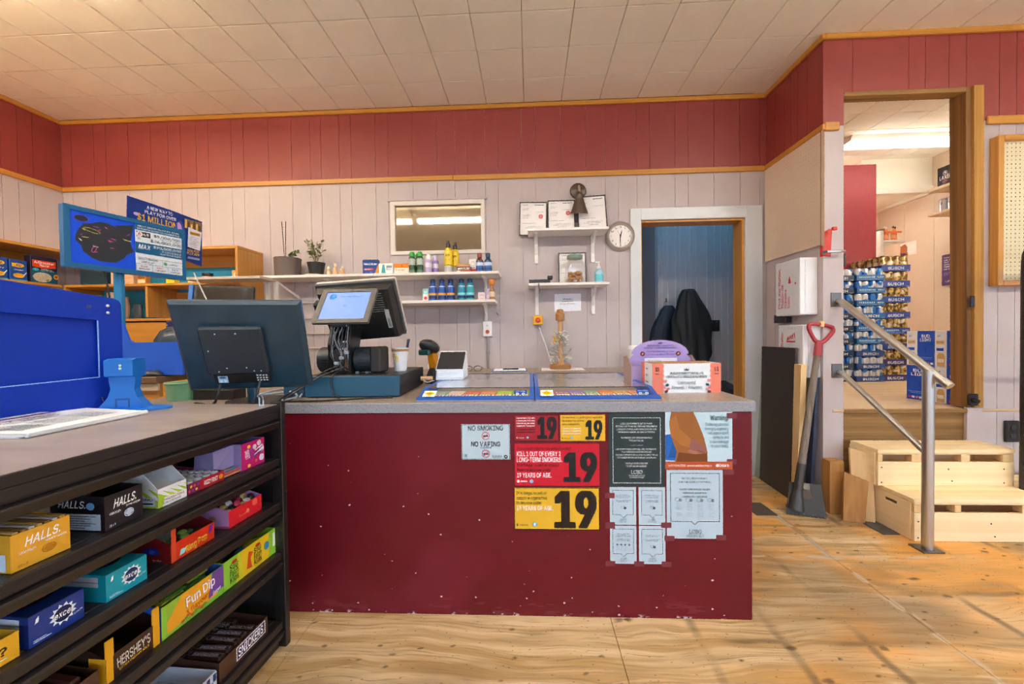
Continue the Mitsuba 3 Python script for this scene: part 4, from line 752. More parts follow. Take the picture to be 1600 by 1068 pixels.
for k in range(3): P.rect(r0+rw*(.0+.333*k), z0, r0+rw*(.008+.333*k), z0+.035, '#2d5568'); P.text(('10X', 'KENO', 'PICK')[k], r0+rw*(.165+.333*k), z0+.02, .007, ('#c2341c', '#c2341c', '#2a6a8a')[k], w=.03, al='c'); P.text('1,000,000', r0+rw*(.165+.333*k), z0+.007, .007, '#1d3342', w=.045, al='c')
P.rect(r0, z0+.034, x1, z0+.0355, '#2d5568'); P.text('DAILY GRAND', r0+.01, z0+.056, .008, '#1d3342', w=.085); P.text('1,000 A DAY', r0+.02, z0+.042, .007, '#1d3342', w=.06); P.ell(r0+.13, z0+.05, .008, .008, '#5a9a6a'); P.text('LOTTO', r0+.15, z0+.046, .007, '#1d3342', w=.035); P.rect(r0+.115, z0+.036, r0+.1165, z0+.064, '#2d5568'); P.rect(r0, z0+.066, x1, z0+.0672, '#2d5568')
s.pr(P, (0, .0055, 0), name='screen_print')
# cables behind the screen
single('cable', tube([(-1.70, 1.95, 1.50), (-1.66, 1.97, 1.38), (-1.58, 1.93, 1.28), (-1.55, 1.9, 1.15)], .0035), M('#c9c4ba', .5), 'thin white cable hanging from the jackpot screen', 'cable')
single('cable', tube([(-2.02, 1.80, 1.52), (-1.99, 1.80, 1.40), (-1.97, 1.8, 1.2)], .0035), M('#101316', .5), 'black cable hanging behind the blue pole', 'cable')
# poster behind
p = Thing('lottery_poster', 'dark blue promotion poster standing up behind the jackpot screen', 'poster', at(-2.015, 2.149, 1.743, rz=80, rx=4))
g = sg.Polygon([(-.20, .155), (.0, .145), (.19, .128), (.197, -.14), (.10, -.12), (-.2, -.13)])
p.part('card', extr(g, .004), M('#15307e', .35), smooth=False)
P = Print(); P.poly(g.buffer(-.002), '#15307e'); P.text('A NEW WAY TO', -.11, .115, .017, WHT, w=.13); P.text('PLAY FOR OVER', -.12, .09, .017, WHT, w=.16); P.text('$1 MILLION', -.155, .048, .032, '#f0b81c', w=.20); P.text('PlayNow', -.15, .022, .012, WHT, w=.05)
P.ell(.06, .0, .03, .1, '#3a4aa0'); P.ell(.06, .06, .012, .03, '#c99ad8', rot=15); P.ell(-.16, .075, .012, .009, '#c9a8e0')
P.rect(.085, .065, .185, .12, '#8a6a3a'); 
for k in range(6): P.rect(.09+.016*k, .068, .099+.016*k, .117-.01*(k % 3), ('#e9c47a', '#5a3a1c')[k % 2])
P.text('ASK FOR', .105, -.065, .014, '#f0b81c', w=.07); P.text('PLAY NOW', .105, -.083, .014, '#f0b81c', w=.075); P.rect(.11, -.108, .18, -.094, '#8f9ad0')
p.pr(P, (0, -.0002, 0))
q = Thing('paper_slip', 'white slip with an orange heading clipped onto the blue promotion poster', 'paper', at(-2.015, 2.149, 1.743, rz=80, rx=4)); q.part('sheet', extr(sg.Polygon([(.105, .075), (.185, .062), (.178, -.05), (.105, -.04)]), .001, (0, -.006, 0)), M('#e9e9ee', .5), smooth=False)
P = Print().rect(.115, .035, .175, .052, '#c9932a'); P.text('WINNERS', .12, .04, .008, '#5a3a10', w=.05)
for k in range(6): P.rect(.115, .02-.011*k, .165-.01*(k % 2), .0225-.011*k, '#9aa0ae')
q.pr(P, (0, -.0062, 0))
# clerk's side: wing, dome, desk
t = Thing('terminal_wing', 'blue clerk side tray of the lottery terminal behind the big blue panel', 'lottery terminal', at(0, 1.85, 0))
t.part('front_plate', extr(sg.Polygon([(-1.998, .99), (-1.68, .99), (-1.68, 1.150), (-1.930, 1.150), (-1.950, 1.162), (-1.98, 1.24), (-1.998, 1.25)]).buffer(-.004).buffer(.004), .012), M('#1560dc', .35), smooth=False)
t.part('back_plate', box(-1.998, -1.68, .25, .26, .99, 1.262, .004), M('#0c1e5c', .4), smooth=False); t.part('floor_plate', box(-1.998, -1.69, .012, .25, .99, 1.0, .002), KB, smooth=False)
t.part('screw', blob(.005, .003, .005, 1).apply_translation([-1.99, .249, 1.24]), 'material_steel')
t.part('pole', cyl((-2.022, .03, .99), (-2.022, .03, 1.60), .02, n=20), M('#1d86b8', .35), label='light blue pole')
t.part('dome', lathe([(0, 0), (.115, 0), (.117, .08), (.110, .16), (.085, .205), (.05, .226), (0, .232)], 28, -1.80, .132, 1.001), M('#26323c', .3), label='dark dusty dome')
t = Thing('clerk_desk', 'light wooden desk edge below the blue terminal tray', 'desk'); t.part('top', box(-2.3, -1.77, 1.80, 2.5, .955, .986, .003), M('#6d4f35', .5), smooth=False); t.part('drawer_front', box(-2.3, -1.775, 1.815, 1.83, .917, .953, .003), M('#cdbb9a', .5), smooth=False); t.part('apron', box(-2.3, -1.78, 1.83, 1.85, .887, .955, .002), 'material_oak_x', smooth=False); t.part('leg', box(-2.3, -2.24, 1.9, 1.96, 0, .955, .002), 'material_oak_z', smooth=False); t.part('leg', box(-1.83, -1.78, 2.44, 2.49, 0, .955, .002), 'material_oak_z', smooth=False)
def mouse(x, y, z, rz, lab):
    m = blob(.058, .032, .022, 2); v = m.vertices; v[:, 2] = np.where(v[:, 2] < -.006, -.006, v[:, 2]); m.vertices = v
    k = Thing('computer_mouse', lab, 'mouse', at(x, y, z+.006, rz)); k.part('body', m, BLK); k.part('wheel', cyl((.03, -.003, .017), (.03, .003, .017), .008), M('#4a4d52', .4))
mouse(-1.83, 1.835, .9865, 10, 'black computer mouse on the wooden desk edge'); mouse(-2.0, 1.84, .9865, 30, 'grey black mouse half hidden by the blue scanner stand')
single('green_tub', lathe([(0, 0), (.055, 0), (.062, .075), (.066, .078), (.064, .08), (.058, .078), (.05, .004), (0, .003)], 20), M('#7fb48a', .35), 'pale green plastic tub on the counter behind the scanner stand', 'tub', at(-1.60, 1.755, .8855))
t = Thing('cardboard_tray', 'black tray with a green rim beside the pale green tub', 'tray', at(-1.53, 1.735, .8855)); t.part('body', box(0, .19, 0, .08, 0, .045, .002), M('#17120f', .6), smooth=False); t.part('rim', box(-.006, -.0005, -.002, .08, 0, .052, .001), M('#3a7a4a', .5), smooth=False); t.part('rim', box(-.006, .10, -.004, -.0005, .045, .052, .001), M('#3a7a4a', .5), smooth=False)
for k in range(3): single('crumpled_wrapper', blob(.016, .014, .012, 1), M('#dfe6ea', .4), ('white crumpled wrapper', 'second white crumpled wrapper', 'pale blue crumpled wrapper')[k]+' lying on the black tray', 'wrapper', at(-1.50+.05*k, 1.77, .9435))
# scanner stand on the shelf unit
t = Thing('scanner_stand', 'light blue plastic ticket scanner stand on the grey shelf top', 'scanner', at(-1.432, 1.343, .9155, rz=12))
SB = M('#1a6cc0', .35)
prof = [(-.041, .155), (-.041, .105), (-.036, .075), (-.046, .045), (-.075, .01), (-.082, .006), (-.082, 0), (.082, 0), (.082, .006), (.075, .01), (.046, .045), (.036, .075), (.041, .105), (.041, .155)]
t.part('column', extr(sg.Polygon(prof), .03, (0, -.015, 0)), SB, smooth=False); t.part('foot', extr(sa.scale(sg.Point(0, 0).buffer(1), .12, .065), .006, (0.02, 0, .006), (1, 0, 0), (0, 1, 0)), SB, smooth=False)
t.part('head', hull([(x, y, z) for x in (-.044, .044) for y, z in ((-.03, .122), (-.024, .118), (.03, .118), (.03, .182), (-.015, .182), (-.03, .176))]), SB, smooth=False)
for z in (.158, .148): t.part('sensor', cyl((.006, -.0285, z), (.006, -.032, z), .0042, n=10), M('#d9f0d2', .2))
t.part('latch', extr(sg.box(-.022, .012, .022, .042).difference(sg.box(-.017, .008, .017, .036)), .003, (0, -.016, 0)), M('#0f4a94', .4), smooth=False)
single('cable', tube([(-1.53, 1.40, .93), (-1.545, 1.385, .965), (-1.54, 1.36, .975), (-1.52, 1.345, .95), (-1.50, 1.36, .925)], .0022), M('#2a2f3a', .5), 'thin dark cable looping beside the scanner stand', 'cable')
# newspapers
t = Thing('newspaper', 'folded newspapers lying on the grey shelf top below the blue terminal', 'newspaper', at(0, 0, .9155))
for k, (c, dz) in enumerate((('#d9dcdc', 0), ('#e6e8e8', .0045), ('#dcdfdf', .009))):
    q = [(-1.30+.012*k, .95), (-1.292+.008*k, 1.27-.01*k), (-1.54-.01*k, 1.31), (-1.60+.02*k, .95)]
    t.part('sheet', extr(sg.Polygon(q).buffer(.004), .004, (0, 0, dz+.0042), (1, 0, 0), (0, 1, 0)), M(c, .7), smooth=False)
t.part('fold', tube([(-1.284, .952, .007), (-1.276, 1.262, .007)], .0068, 10, 0), M('#e9eaea', .7))
P = Print(); b = random.Random(5)
for k in range(3):
    for j in range(10): P.rect(.02+.085*k, .03+.011*j, .095+.085*k-.02*b.random()*(j == 9), .035+.011*j, '#8f979c')
P.text('DAILY NEWS', .02, .165, .03, '#5a6066', w=.2); P.rect(.02, .215, .10, .29, '#a08a52'); P.rect(.11, .22, .26, .235, '#c9a0b4'); P.rect(.11, .25, .26, .285, '#aab2b6')
t.pr(P, (-1.3, .955, .0134), (0, 1, 0), (-1, 0, 0))
# monitor seen from behind
t = Thing('computer_monitor', 'black computer monitor seen from behind, standing on the counter corner', 'monitor', at(-1.139, 1.533, 1.126, rz=14.5, rx=21.6))
W, H = .458, .378
t.part('back_shell', loft([np.array([(-W/2, .03, -H/2), (W/2, .03, -H/2), (W/2, .03, H/2), (-W/2, .03, H/2)]), np.array([(-W/2, .012, -H/2), (W/2, .012, -H/2), (W/2, .012, H/2), (-W/2, .012, H/2)]), np.array([(-W/2+.012, 0, -H/2+.012), (W/2-.012, 0, -H/2+.012), (W/2-.012, 0, H/2-.012), (-W/2+.012, 0, H/2-.012)])][::-1]).apply_transform(np.eye(4)), DUST, smooth=False)
t.part('screen', box(-W/2+.015, W/2-.015, .03, .032, -H/2+.015, H/2-.015, 0), DK, smooth=False)
hs_ = t.part('housing', box(-.135, .085, -.03, .002, -.105, .095, .008), M('#152430', .4), smooth=False); t.part('lower_housing', box(-.12, .08, -.018, .002, -.15, -.1055, .004), DK, smooth=False)
for x, z in ((-.075, .07), (-.005, .07), (-.06, -.075), (.01, -.075), (.06, -.09), (.035, -.09), (-.09, -.09), (-.11, .0)): t.part('screw', cyl((x, -.0295, z), (x, -.0315, z), .0025, n=8), M('#b9c9d0', .3), parent=hs_)
P = Print().rect(-.105, -.145, -.07, -.115, '#9cc4dc'); P.ell(-.088, -.122, .012, .004, '#2a5a80'); P.rect(-.1, -.142, -.09, -.132, '#dff0f6'); P.rect(-.085, -.142, -.075, -.132, '#dff0f6'); t.pr(P, (0, -.0185, 0), name='sticker')
P = Print()
for k in range(4):
    for j in range(3): P.rect(.035+.011*k, -.14+.011*j, .042+.011*k, -.134+.011*j, '#c9d6dc')
t.pr(P, (0, -.0183, 0), name='label_print')
t2 = Thing('monitor_stand', 'round monitor foot with a shiny neck under the black monitor', 'monitor stand', at(-1.19, 1.70, .8855))
t2.part('neck', cyl((0, -.045, .012), (0, -.055, .125), .021, n=20), M('#3d6478', .25, .6)); t2.part('foot', lathe([(0, 0), (.13, 0), (.128, .008), (.06, .014), (0, .014)], 32), BLK)
cb = M('#22282e', .45)
for i, (pts, lab) in enumerate([([(-1.235, 1.53, .98), (-1.24, 1.52, .935), (-1.275, 1.54, .90), (-1.34, 1.58, .891), (-1.42, 1.62, .891)], 'grey cable curling down from the left of the monitor'), ([(-1.085, 1.55, .99), (-1.085, 1.53, .94), (-1.11, 1.55, .9), (-1.16, 1.60, .9)], 'grey cable plugged into the right of the monitor'),
    ([(-1.30, 1.78, .89), (-1.2, 1.83, .915), (-1.1, 1.79, .91), (-1.04, 1.72, .90), (-1.07, 1.66, .893)], 'pale bundled cable behind the monitor foot'), ([(-1.31, 1.80, .89), (-1.18, 1.86, .90), (-1.08, 1.83, .905), (-1.05, 1.76, .891)], 'second pale cable behind the monitor foot')]):
    single('cable', tube(pts, .0045), cb if i < 2 else M('#9aa6ae', .45), lab, 'cable')
t = Thing('cable_clip', 'small pale blue wire clip at the end of the shelf unit post', 'clip', at(-.975, 1.40, .9155) @ T4().scale(.6)); t.part('jaw', cat([box(-.02, -.014, -.004, .004, 0, .05, .001), box(.004, .01, -.004, .004, 0, .035, .001), box(-.02, .01, -.004, .004, .0, .008, .001)]), M('#a9c6d6', .35), smooth=False); t.part('spring', tube([(-.017, 0, .05), (-.03, 0, .062), (-.01, 0, .07), (.005, 0, .05), (.007, 0, .035)], .0025, 6), M('#8aa6b6', .3, .6))
# cash drawers, point of sale terminal
t = Thing('cash_drawer', 'wide black steel cash drawer under the sales terminal', 'cash drawer', at(-1.034, 1.772, .8855, rz=2)); CW = .437
t.part('case', box(0, CW, .012, .47, .004, .1, .003), M('#1a1d21', .4), smooth=False); t.part('front', box(.001, CW-.001, 0, .012, .004, .097, .002), M('#184a64', .42), smooth=False)
for x in (.04, CW-.04):
    for y in (.05, .42): t.part('foot', cyl((x, y, 0), (x, y, .004), .012, n=10), BLK)
t = Thing('cash_drawer', 'low small black drawer box at the left of the wide cash drawer', 'cash drawer', at(-1.15, 1.80, .8855)); t.part('case', box(0, .10, .01, .3, 0, .052, .002), M('#1a1d21', .4), smooth=False); t.part('front', box(.001, .099, 0, .01, .001, .05, .001), M('#22465c', .42), smooth=False); t.part('top_strip', box(-.05, .1, -.003, .3, .0525, .06, .001), M('#2a3036', .45), smooth=False)
DT = .9858
t = Thing('sales_terminal', 'black touch screen sales terminal seen from behind on the cash drawer', 'sales terminal', at(-.852, 1.996, 1.291, rz=4.5, ry=-4, rx=32))
W, H = .374, .30
t.part('bezel', extr(sg.box(-W/2, -H/2, W/2, H/2).buffer(.006), .03, (0, .006, 0)), M('#4a4d4f', .35), smooth=False); t.part('pale_rim', extr(sg.box(-W/2, -H/2, W/2, H/2).buffer(.009).difference(sg.box(-W/2, -H/2, W/2, H/2).buffer(.0055)), .018, (0, .024, 0)), M('#d2ccc0', .45), smooth=False)
t.part('screen', box(-W/2+.015, W/2-.015, .036, .038, -H/2+.015, H/2-.015, 0), DK, smooth=False)
bs_ = t.part('back_shell', loft([np.array([(sx*W/2*k, y, sz*H/2*k) for sx, sz in ((-1, -1), (1, -1), (1, 1), (-1, 1))]) for k, y in ((.8, -.055), (.9, -.05), (.97, -.01), (.985, .005))]), M('#14171a', .35), smooth=False)
for k in range(9): t.part('vent_slot', box(.07, .135, -.057, -.0535, .02+.012*k, .024+.012*k, 0), M('#5b656b', .4), smooth=False, parent=bs_)
P = Print().rect(.128, -.075, .15, .03, '#b9c4c9'); P.rect(.133, -.07, .145, -.02, '#7f8b90'); t.pr(P, (0, -.0556, 0), name='sticker')
t.part('card_reader', box(-W/2-.035, -W/2-.008, -.02, .03, -.02, .07, .004), M('#1b2630', .35), smooth=False)
t = Thing('customer_display', 'small tilted customer display with a lit pale blue screen', 'display', at(-.835, 1.768, 1.306, rz=-3.3, rx=-33.9))
W, H = .254, .182
t.part('frame', extr(sg.box(-W/2, -H/2, W/2, H/2).buffer(.005).difference(sg.box(-W/2+.02, -H/2+.016, W/2-.02, H/2-.012)), .014), M('#4b4845', .45), smooth=False); t.part('back_shell', box(-W/2+.006, W/2-.006, .013, .035, -H/2+.006, H/2-.006, .005), M('#2a2d30', .4), smooth=False)
t.part('panel', box(-W/2+.018, W/2-.018, .004, .013, -H/2+.014, H/2-.01, 0), M('#a9c4f2', .3), smooth=False)
k = t.part('screen', extr(sg.box(-W/2+.02, -H/2+.016, W/2-.02, H/2-.012), .0008, (0, .0035, 0)), M('#26345c', .3), smooth=False)
scene[k]['emitter'] = {'type': 'area', 'radiance': {'type': 'rgb', 'value': [.115, .20, .50]}}
P = Print(); P.ell(-W/2+.055, H/2-.038, .017, .016, '#1e78c8'); P.ell(-W/2+.058, H/2-.034, .009, .008, '#3f9ae0'); P.text('Welcome, please pay here', -W/2+.09, H/2-.04, .009, '#7090c0', w=.105); P.rect(-.01, -.0, .005, .003, '#5a78a8'); t.pr(P, (0, .0026, 0), name='screen_print')
# the stand: two cheek plates, speaker drum left and right, printer
t = Thing('terminal_stand', 'black round bodied stand with two curved arms under the sales terminal', 'stand', at(-.897, 1.90, DT))
for x0, x1 in ((-.13, -.05), (.05, .133)):
    dr_ = t.part('drum', cyl((x0, .03, .066), (x1, .03, .066), .062, n=28), M('#222d35', .4))
    for k in range(3): t.part('vent', box(x0+.025, x1-.03, -.0335, -.031, .06+.012*k-.02, .064+.012*k-.02, 0), DK, smooth=False, parent=dr_)
for x in (-.066, .03):
    t.part('arm', extr(sg.Polygon([(-.03, .004), (.06, .004), (.05, .10), (.08, .2), (.16, .27), (.13, .29), (.0, .25), (-.04, .14)]).buffer(.006), .012, (x+.012, 0, 0), (0, 1, 0), (0, 0, 1)), M('#14171a', .35), smooth=False)
t.part('base_plate', box(-.06, .03, -.02, .16, 0, .012, .002), BLK, smooth=False); t.part('cross_block', box(-.052, .028, .0, .06, .125, .15, .003), M('#8fb4cc', .4), smooth=False); t.part('hinge_block', box(-.052, .028, -.045, .05, .225, .265, .004), M('#33424c', .4), smooth=False)
t.part('printer_block', box(.1335, .185, -.04, .08, .004, .128, .008), M('#1d1b1a', .5), smooth=False)
for x in (.06, .11): t.part('foot', cyl((x, -.01, -.0), (x, -.01, .01), .01, n=10), M('#5a6a74', .4))
b = random.Random(11)
for i in range(12):
    x = -.05+.0075*i; t.part('wire', tube([(x, -.01, .25), (x+.02*b.uniform(-1, 1), -.035, .17), (x+.03*b.uniform(-1, 1), -.05, .10), (x+.02*b.uniform(-1, 1), -.03, .05), (x, -.01, .02)], .0028, 6), M(('#3a4248', '#8f9aa2', '#20262b')[i % 3], .4))
for i in range(3): t.part('wire_plug', box(-.03+.025*i, -.012+.025*i, -.062, -.045, .045+.025*i, .06+.025*i, .002), M('#9fb0ba', .4), smooth=False)
for pts, lab in (([(-.90, 1.85, 1.03), (-.96, 1.80, 1.0), (-1.05, 1.73, .93), (-1.075, 1.68, .905), (-1.08, 1.65, .891)], 'black cable running down from the terminal stand to the counter edge'), ([(-.88, 1.84, 1.02), (-.95, 1.765, .985), (-1.04, 1.71, .92), (-1.065, 1.665, .893)], 'second black cable beside the first running to the counter edge'), ([(-.88, 1.84, 1.01), (-.90, 1.775, .99), (-.905, 1.765, .95), (-.895, 1.762, .91), (-.86, 1.75, .889)], 'black cable hanging over the front of the cash drawer'), ([(-1.06, 1.66, .889), (-.9, 1.67, .889), (-.75, 1.73, .889), (-.62, 1.76, .889)], 'black cable lying on the worktop in front of the cash drawer')):
    single('cable', tube(pts, .0038), M('#161a1e', .4), lab, 'cable')
t = Thing('paper_cup', 'white paper cup with a yellow sun printed on it, on the cash drawer', 'cup', at(-.668, 2.02, DT)); t.part('cup', lathe([(0, 0), (.030, 0), (.042, .112), (.044, .115), (.041, .117), (.039, .11), (.028, .004), (0, .004)], 28), M('#e9eaec', .5))
P = Print(); a = np.linspace(0, 2*math.pi, 33)[:-1]; g = sg.Polygon([((.026 if k % 2 else .021)*math.cos(q), .065+(.026 if k % 2 else .021)*math.sin(q)) for k, q in enumerate(a)]); P.poly(g.segmentize(.004), '#f0cf2a'); P.ell(0, .065, .012, .013, '#d9b21c'); m, c = P.build((0, 0, 0), (1, 0, 0), (0, 0, 1))
v = m.vertices.copy(); rr = .0304+.012*v[:, 2]/.112+.0002*(1-v[:, 1]*-1000*.2); th = v[:, 0]/rr-math.pi/2-.55; m.vertices = np.c_[rr*np.cos(th), rr*np.sin(th), v[:, 2]]
scene[t.key+'__sun_print'] = mikit.ply(m, 'material_print', smooth=False, color=c, to_world=t.T)
t.part('brown_band', lathe([(.0418, .1), (.0426, .1), (.0438, .112), (.0424, .112)], 28), M('#a9825a', .6))
t = Thing('marker_pen', 'dark marker pen sticking out of the paper cup with the sun', 'pen', at(-.655, 2.03, DT+.02, ry=12)); t.part('barrel', cyl((0, 0, 0), (0, 0, .10), .006, n=10), M('#e2e4e8', .4)); t.part('cap', cyl((0, 0, .10), (0, 0, .145), .007, n=10), M('#1a2744', .3))
single('brown_bag', loft([np.array([(-.05, 0, 0), (.05, 0, 0), (.05, .06, 0), (-.05, .06, 0)]), np.array([(-.055, -.005, .07), (.05, 0, .06), (.05, .06, .06), (-.05, .06, .09)]), np.array([(-.02, .02, .15), (.04, .02, .09), (.03, .04, .09), (-.02, .04, .14)])]), M('#8d7258', .7), 'crumpled brown paper bag behind the monitor and cash drawer', 'paper bag', at(-1.02, 2.05, DT), smooth=False)
# handheld scanner
t = Thing('barcode_scanner', 'yellow and black handheld barcode scanner standing beside the cash drawer', 'scanner', at(-.565, 2.32, .8855, rz=-20))
t.part('base', loft([np.array([(x*s_, y*s_, z) for x, y in [(.06*math.cos(q), .05*math.sin(q)) for q in np.linspace(0, 2*math.pi, 20)[:-1]]]) for s_, z in ((1, 0), (.95, .02), (.6, .075), (.5, .09))]), BLK)
t.part('handle', hull([(x, y, z) for x in (-.02, .02) for y, z in ((-.02, .08), (.02, .08), (-.045, .19), (.005, .19))]), M('#e39a17', .4), smooth=False)
h = blob(.052, .075, .038, 2); h.apply_transform(trimesh.transformations.rotation_matrix(-.35, [1, 0, 0])); h.apply_translation([0, -.045, .215]); t.part('head', h, M('#23272b', .35))
t.part('nose', box(-.036, .036, -.108, -.084, .168, .2, .006), M('#1b3f44', .2), smooth=False)
for x in (-.011, .004): t.part('stripe', box(x, x+.009, -.09, -.03, .246, .253, .002), M('#e39a17', .4), smooth=False)
# payment terminal
t = Thing('card_terminal', 'white payment tablet with a black sloping screen on the worktop', 'card terminal', at(-.505, 2.10, .9262, rz=0))
t.part('base', box(0, .148, .0, .17, 0, .05, .008), M('#dfe5ea', .35), smooth=False); t.part('lower_step', box(.002, .146, -.008, 0, 0, .016, .003), M('#cfd6dc', .35), smooth=False); t.part('wedge', hull([(x, y, z) for x in (.0, .148) for y, z in ((.005, .05), (.17, .05), (.14, .145), (.125, .15), (.005, .056))]), M('#dfe5ea', .35), smooth=False)
a = math.atan2(.09, .116); P = Print().poly(sg.box(.006, .006, .142, .142).buffer(.003), '#25262a'); t.pr(P, (0, .004, .056), (1, 0, 0), (0, math.cos(a)*1.0, math.sin(a)*1.0), name='screen_print', label='black screen')
single('receipt_roll', cyl((0, 0, 0), (.06, 0, 0), .012), M('#c9a27a', .6), 'small beige roll lying left of the white payment tablet', 'paper roll', at(-.575, 2.07, .9385))
single('cable', tube([(-.58, 2.13, .93), (-.55, 2.03, .935), (-.52, 1.98, .929), (-.50, 2.04, .931)], .0022), M('#c3c9cd', .4), 'thin pale cable between scanner and payment tablet', 'cable')
# ------------------------------------------------------------------ oak shelf unit in the left corner
OX, OY, OZ = 'material_oak_x', 'material_oak_y', 'material_oak_z'
t = Thing('oak_shelf_unit', 'oak corner shelf unit with a blue back along the left of the cream wall', 'shelf unit')
x0, x1, yf = XL+.002, -2.255, 3.0
t.part('top_board', box(x0, x1, yf, YB-.002, 1.862, 1.885, .003), OX, smooth=False); t.part('top_board', box(x0, -3.70, 1.2, yf-.001, 1.862, 1.885, .003), OY, smooth=False)
t.part('end_panel', box(x1-.02, x1, yf-.005, YB-.003, 0, 1.861, .002), OZ, smooth=False)
t.part('blue_back', box(-3.69, x1-.021, YB-.012, YB-.004, 0, 1.86, 0), M('#2f9fc0', .55), label='blue back panel', smooth=False); t.part('blue_back', box(XL+.003, XL+.011, 1.2, yf, 0, 1.86, 0), M('#2f9fc0', .55), smooth=False)
t.part('valance', box(-3.68, x1-.021, YB-.04, YB-.0125, 1.765, 1.8615, .002), OX, smooth=False); t.part('valance', box(XL+.012, XL+.035, 1.2, yf-.002, 1.75, 1.8615, .002), OY, smooth=False)
for z in (1.605, 1.33): t.part('shelf', box(-3.69, x1-.021, yf+.002, YB-.0125, z-.02, z, .002), OX, smooth=False); t.part('shelf', box(XL+.012, -3.70, 1.2, yf, z-.02, z, .002), OY, smooth=False)
t.part('rail', box(-3.0, x1-.021, YB-.03, YB-.0125, 1.50, 1.56, .001), OX, smooth=False)
for x in (-3.02, -3.695): t.part('divider', box(x, x+.02, yf+.004, YB-.0125, 1.34, 1.584, .002), OZ, smooth=False)
t.part('base_body', box(XL+.012, x1-.021, yf+.02, YB-.0125, 0, 1.3, .002), OX, smooth=False); t.part('base_body', box(XL+.012, -3.72, 1.2, yf, 0, 1.3, .002), OY, smooth=False)
LT = lambda y, z=1.6056, x=-3.72: at(x, y, z, rz=90)
def packet(name, label, cat_, T, w, d, h, col, pf=None, grp=None, b=.002, rough=.4, sd=None):
    q = Thing(name, label, cat_, T, grp); q.part('box', box(0, w, 0, d, 0, h, b), M(col, rough), smooth=False)
    if pf: P = Print(); pf(P, w, h); q.pr(P, (0, -.0001, 0))
    return q
def kd(P, w, h): P.ell(w*.5, h*.75, w*.34, h*.1, '#f0b81c'); P.rect(w*.12, h*.67, w*.4, h*.84, '#f0b81c'); P.text('KD', w*.52, h*.7, h*.11, '#12398c', w=w*.3, al='c'); P.text('Original', w*.5, h*.5, h*.05, WHT, w=w*.55, al='c', slant=.2); P.ell(w*.5, h*.25, w*.33, h*.11, '#efc14a'); P.ell(w*.5, h*.27, w*.25, h*.08, '#f0a81c'); P.poly([(w*.75, h*.3), (w*.95, h*.45), (w*.97, h*.42), (w*.8, h*.25)], '#dfe4ea'); P.rect(0, 0, w, h*.06, '#3a9ad0')
packet('pasta_box', 'blue pasta box with yellow lettering, cut by the left edge of the photo', 'pasta box', LT(2.588), .10, .05, .155, '#15489c', kd, 'blue pasta boxes'); packet('pasta_box', 'blue pasta box with yellow lettering beside the dark rice pack', 'pasta box', LT(2.698), .10, .05, .15, '#15489c', kd, 'blue pasta boxes')
def rice(P, w, h):
    P.poly([(w*.06, h*.60), (w*.5, h*.56), (w*.94, h*.61), (w*.94, h*.86), (w*.06, h*.86)], '#e04a1c'); P.text('Minute', w*.5, h*.73, h*.09, WHT, w=w*.72, al='c', slant=.1); P.text('Rice', w*.5, h*.63, h*.08, WHT, w=w*.34, al='c', slant=.1)
    P.rect(w*.02, 0, w*.98, h*.5, '#0e4a68'); P.ell(w*.18, h*.5, w*.12, h*.06, '#2aa0b8'); P.text('2', w*.15, h*.475, h*.05, WHT); P.text('BASMATI', w*.38, h*.51, h*.035, WHT, w=w*.4); P.text('READY TO SERVE', w*.36, h*.46, h*.03, '#9fd0e0', w=w*.5)
    P.ell(w*.42, h*.22, w*.35, h*.19, '#c9c3ae'); b = random.Random(4)
    for k in range(60): q, r = b.uniform(0, 6.28), b.uniform(0, .95)**.6; P.ell(w*(.42+.32*r*math.cos(q)), h*(.22+.17*r*math.sin(q)), .006, .0016, ('#e9e4d3', '#d9d2bc', '#b9b29a')[k % 3], n=8, rot=b.randint(0, 180))
    P.poly([(w*.5, h*.12), (w*.6, h*.16), (w*.66, h*.12), (w*.56, h*.07)], '#7a8a3a'); P.ell(w*.9, h*.28, w*.1, h*.1, '#d99a3a'); P.ell(w*.9, h*.28, w*.06, h*.05, '#7a4a1c')
packet('rice_pack', 'dark purple rice pack with an orange banner on the oak shelf', 'rice pack', LT(2.818), .17, .05, .20, '#1d1533', rice)
packet('storage_box', 'dark slate box behind the jackpot screen on the oak shelf', 'box', at(-3.62, 3.06, 1.6056), .22, .1, .15, '#142e36')
def sausages(P, w, h):
    for k in range(5): P.ell(w*.5, h*(.16+.165*k), w*.42, h*.07, ('#d9a06a', '#e2b080')[k % 2]); P.ell(w*.48, h*(.19+.165*k), w*.32, h*.02, '#efc9a0')
packet('sausage_pack', 'clear pack of pale sausages on the oak shelf under the jackpot screen', 'food pack', at(-3.35, 3.05, 1.6056), .19, .04, .11, '#d9b58f', sausages, rough=.25); packet('snack_box', 'small orange and brown snack box beside the sausage pack', 'food pack', at(-3.13, 3.05, 1.6056), .075, .04, .11, '#c47a2f', lambda P, w, h: [P.rect(w*.1, h*(.1+.3*k), w*.9, h*(.32+.3*k), ('#efd9a8', '#7a4a24', '#d9a84a')[k]) for k in range(3)])
packet('snack_box', 'low yellow and white box on the oak shelf below the screen', 'food pack', at(-2.72, 3.06, 1.6056), .12, .05, .025, '#e9d9a0'); packet('snack_box', 'bright yellow tub on the oak shelf below the screen edge', 'food pack', at(-2.90, 3.06, 1.6056), .07, .05, .05, '#e3c81f')
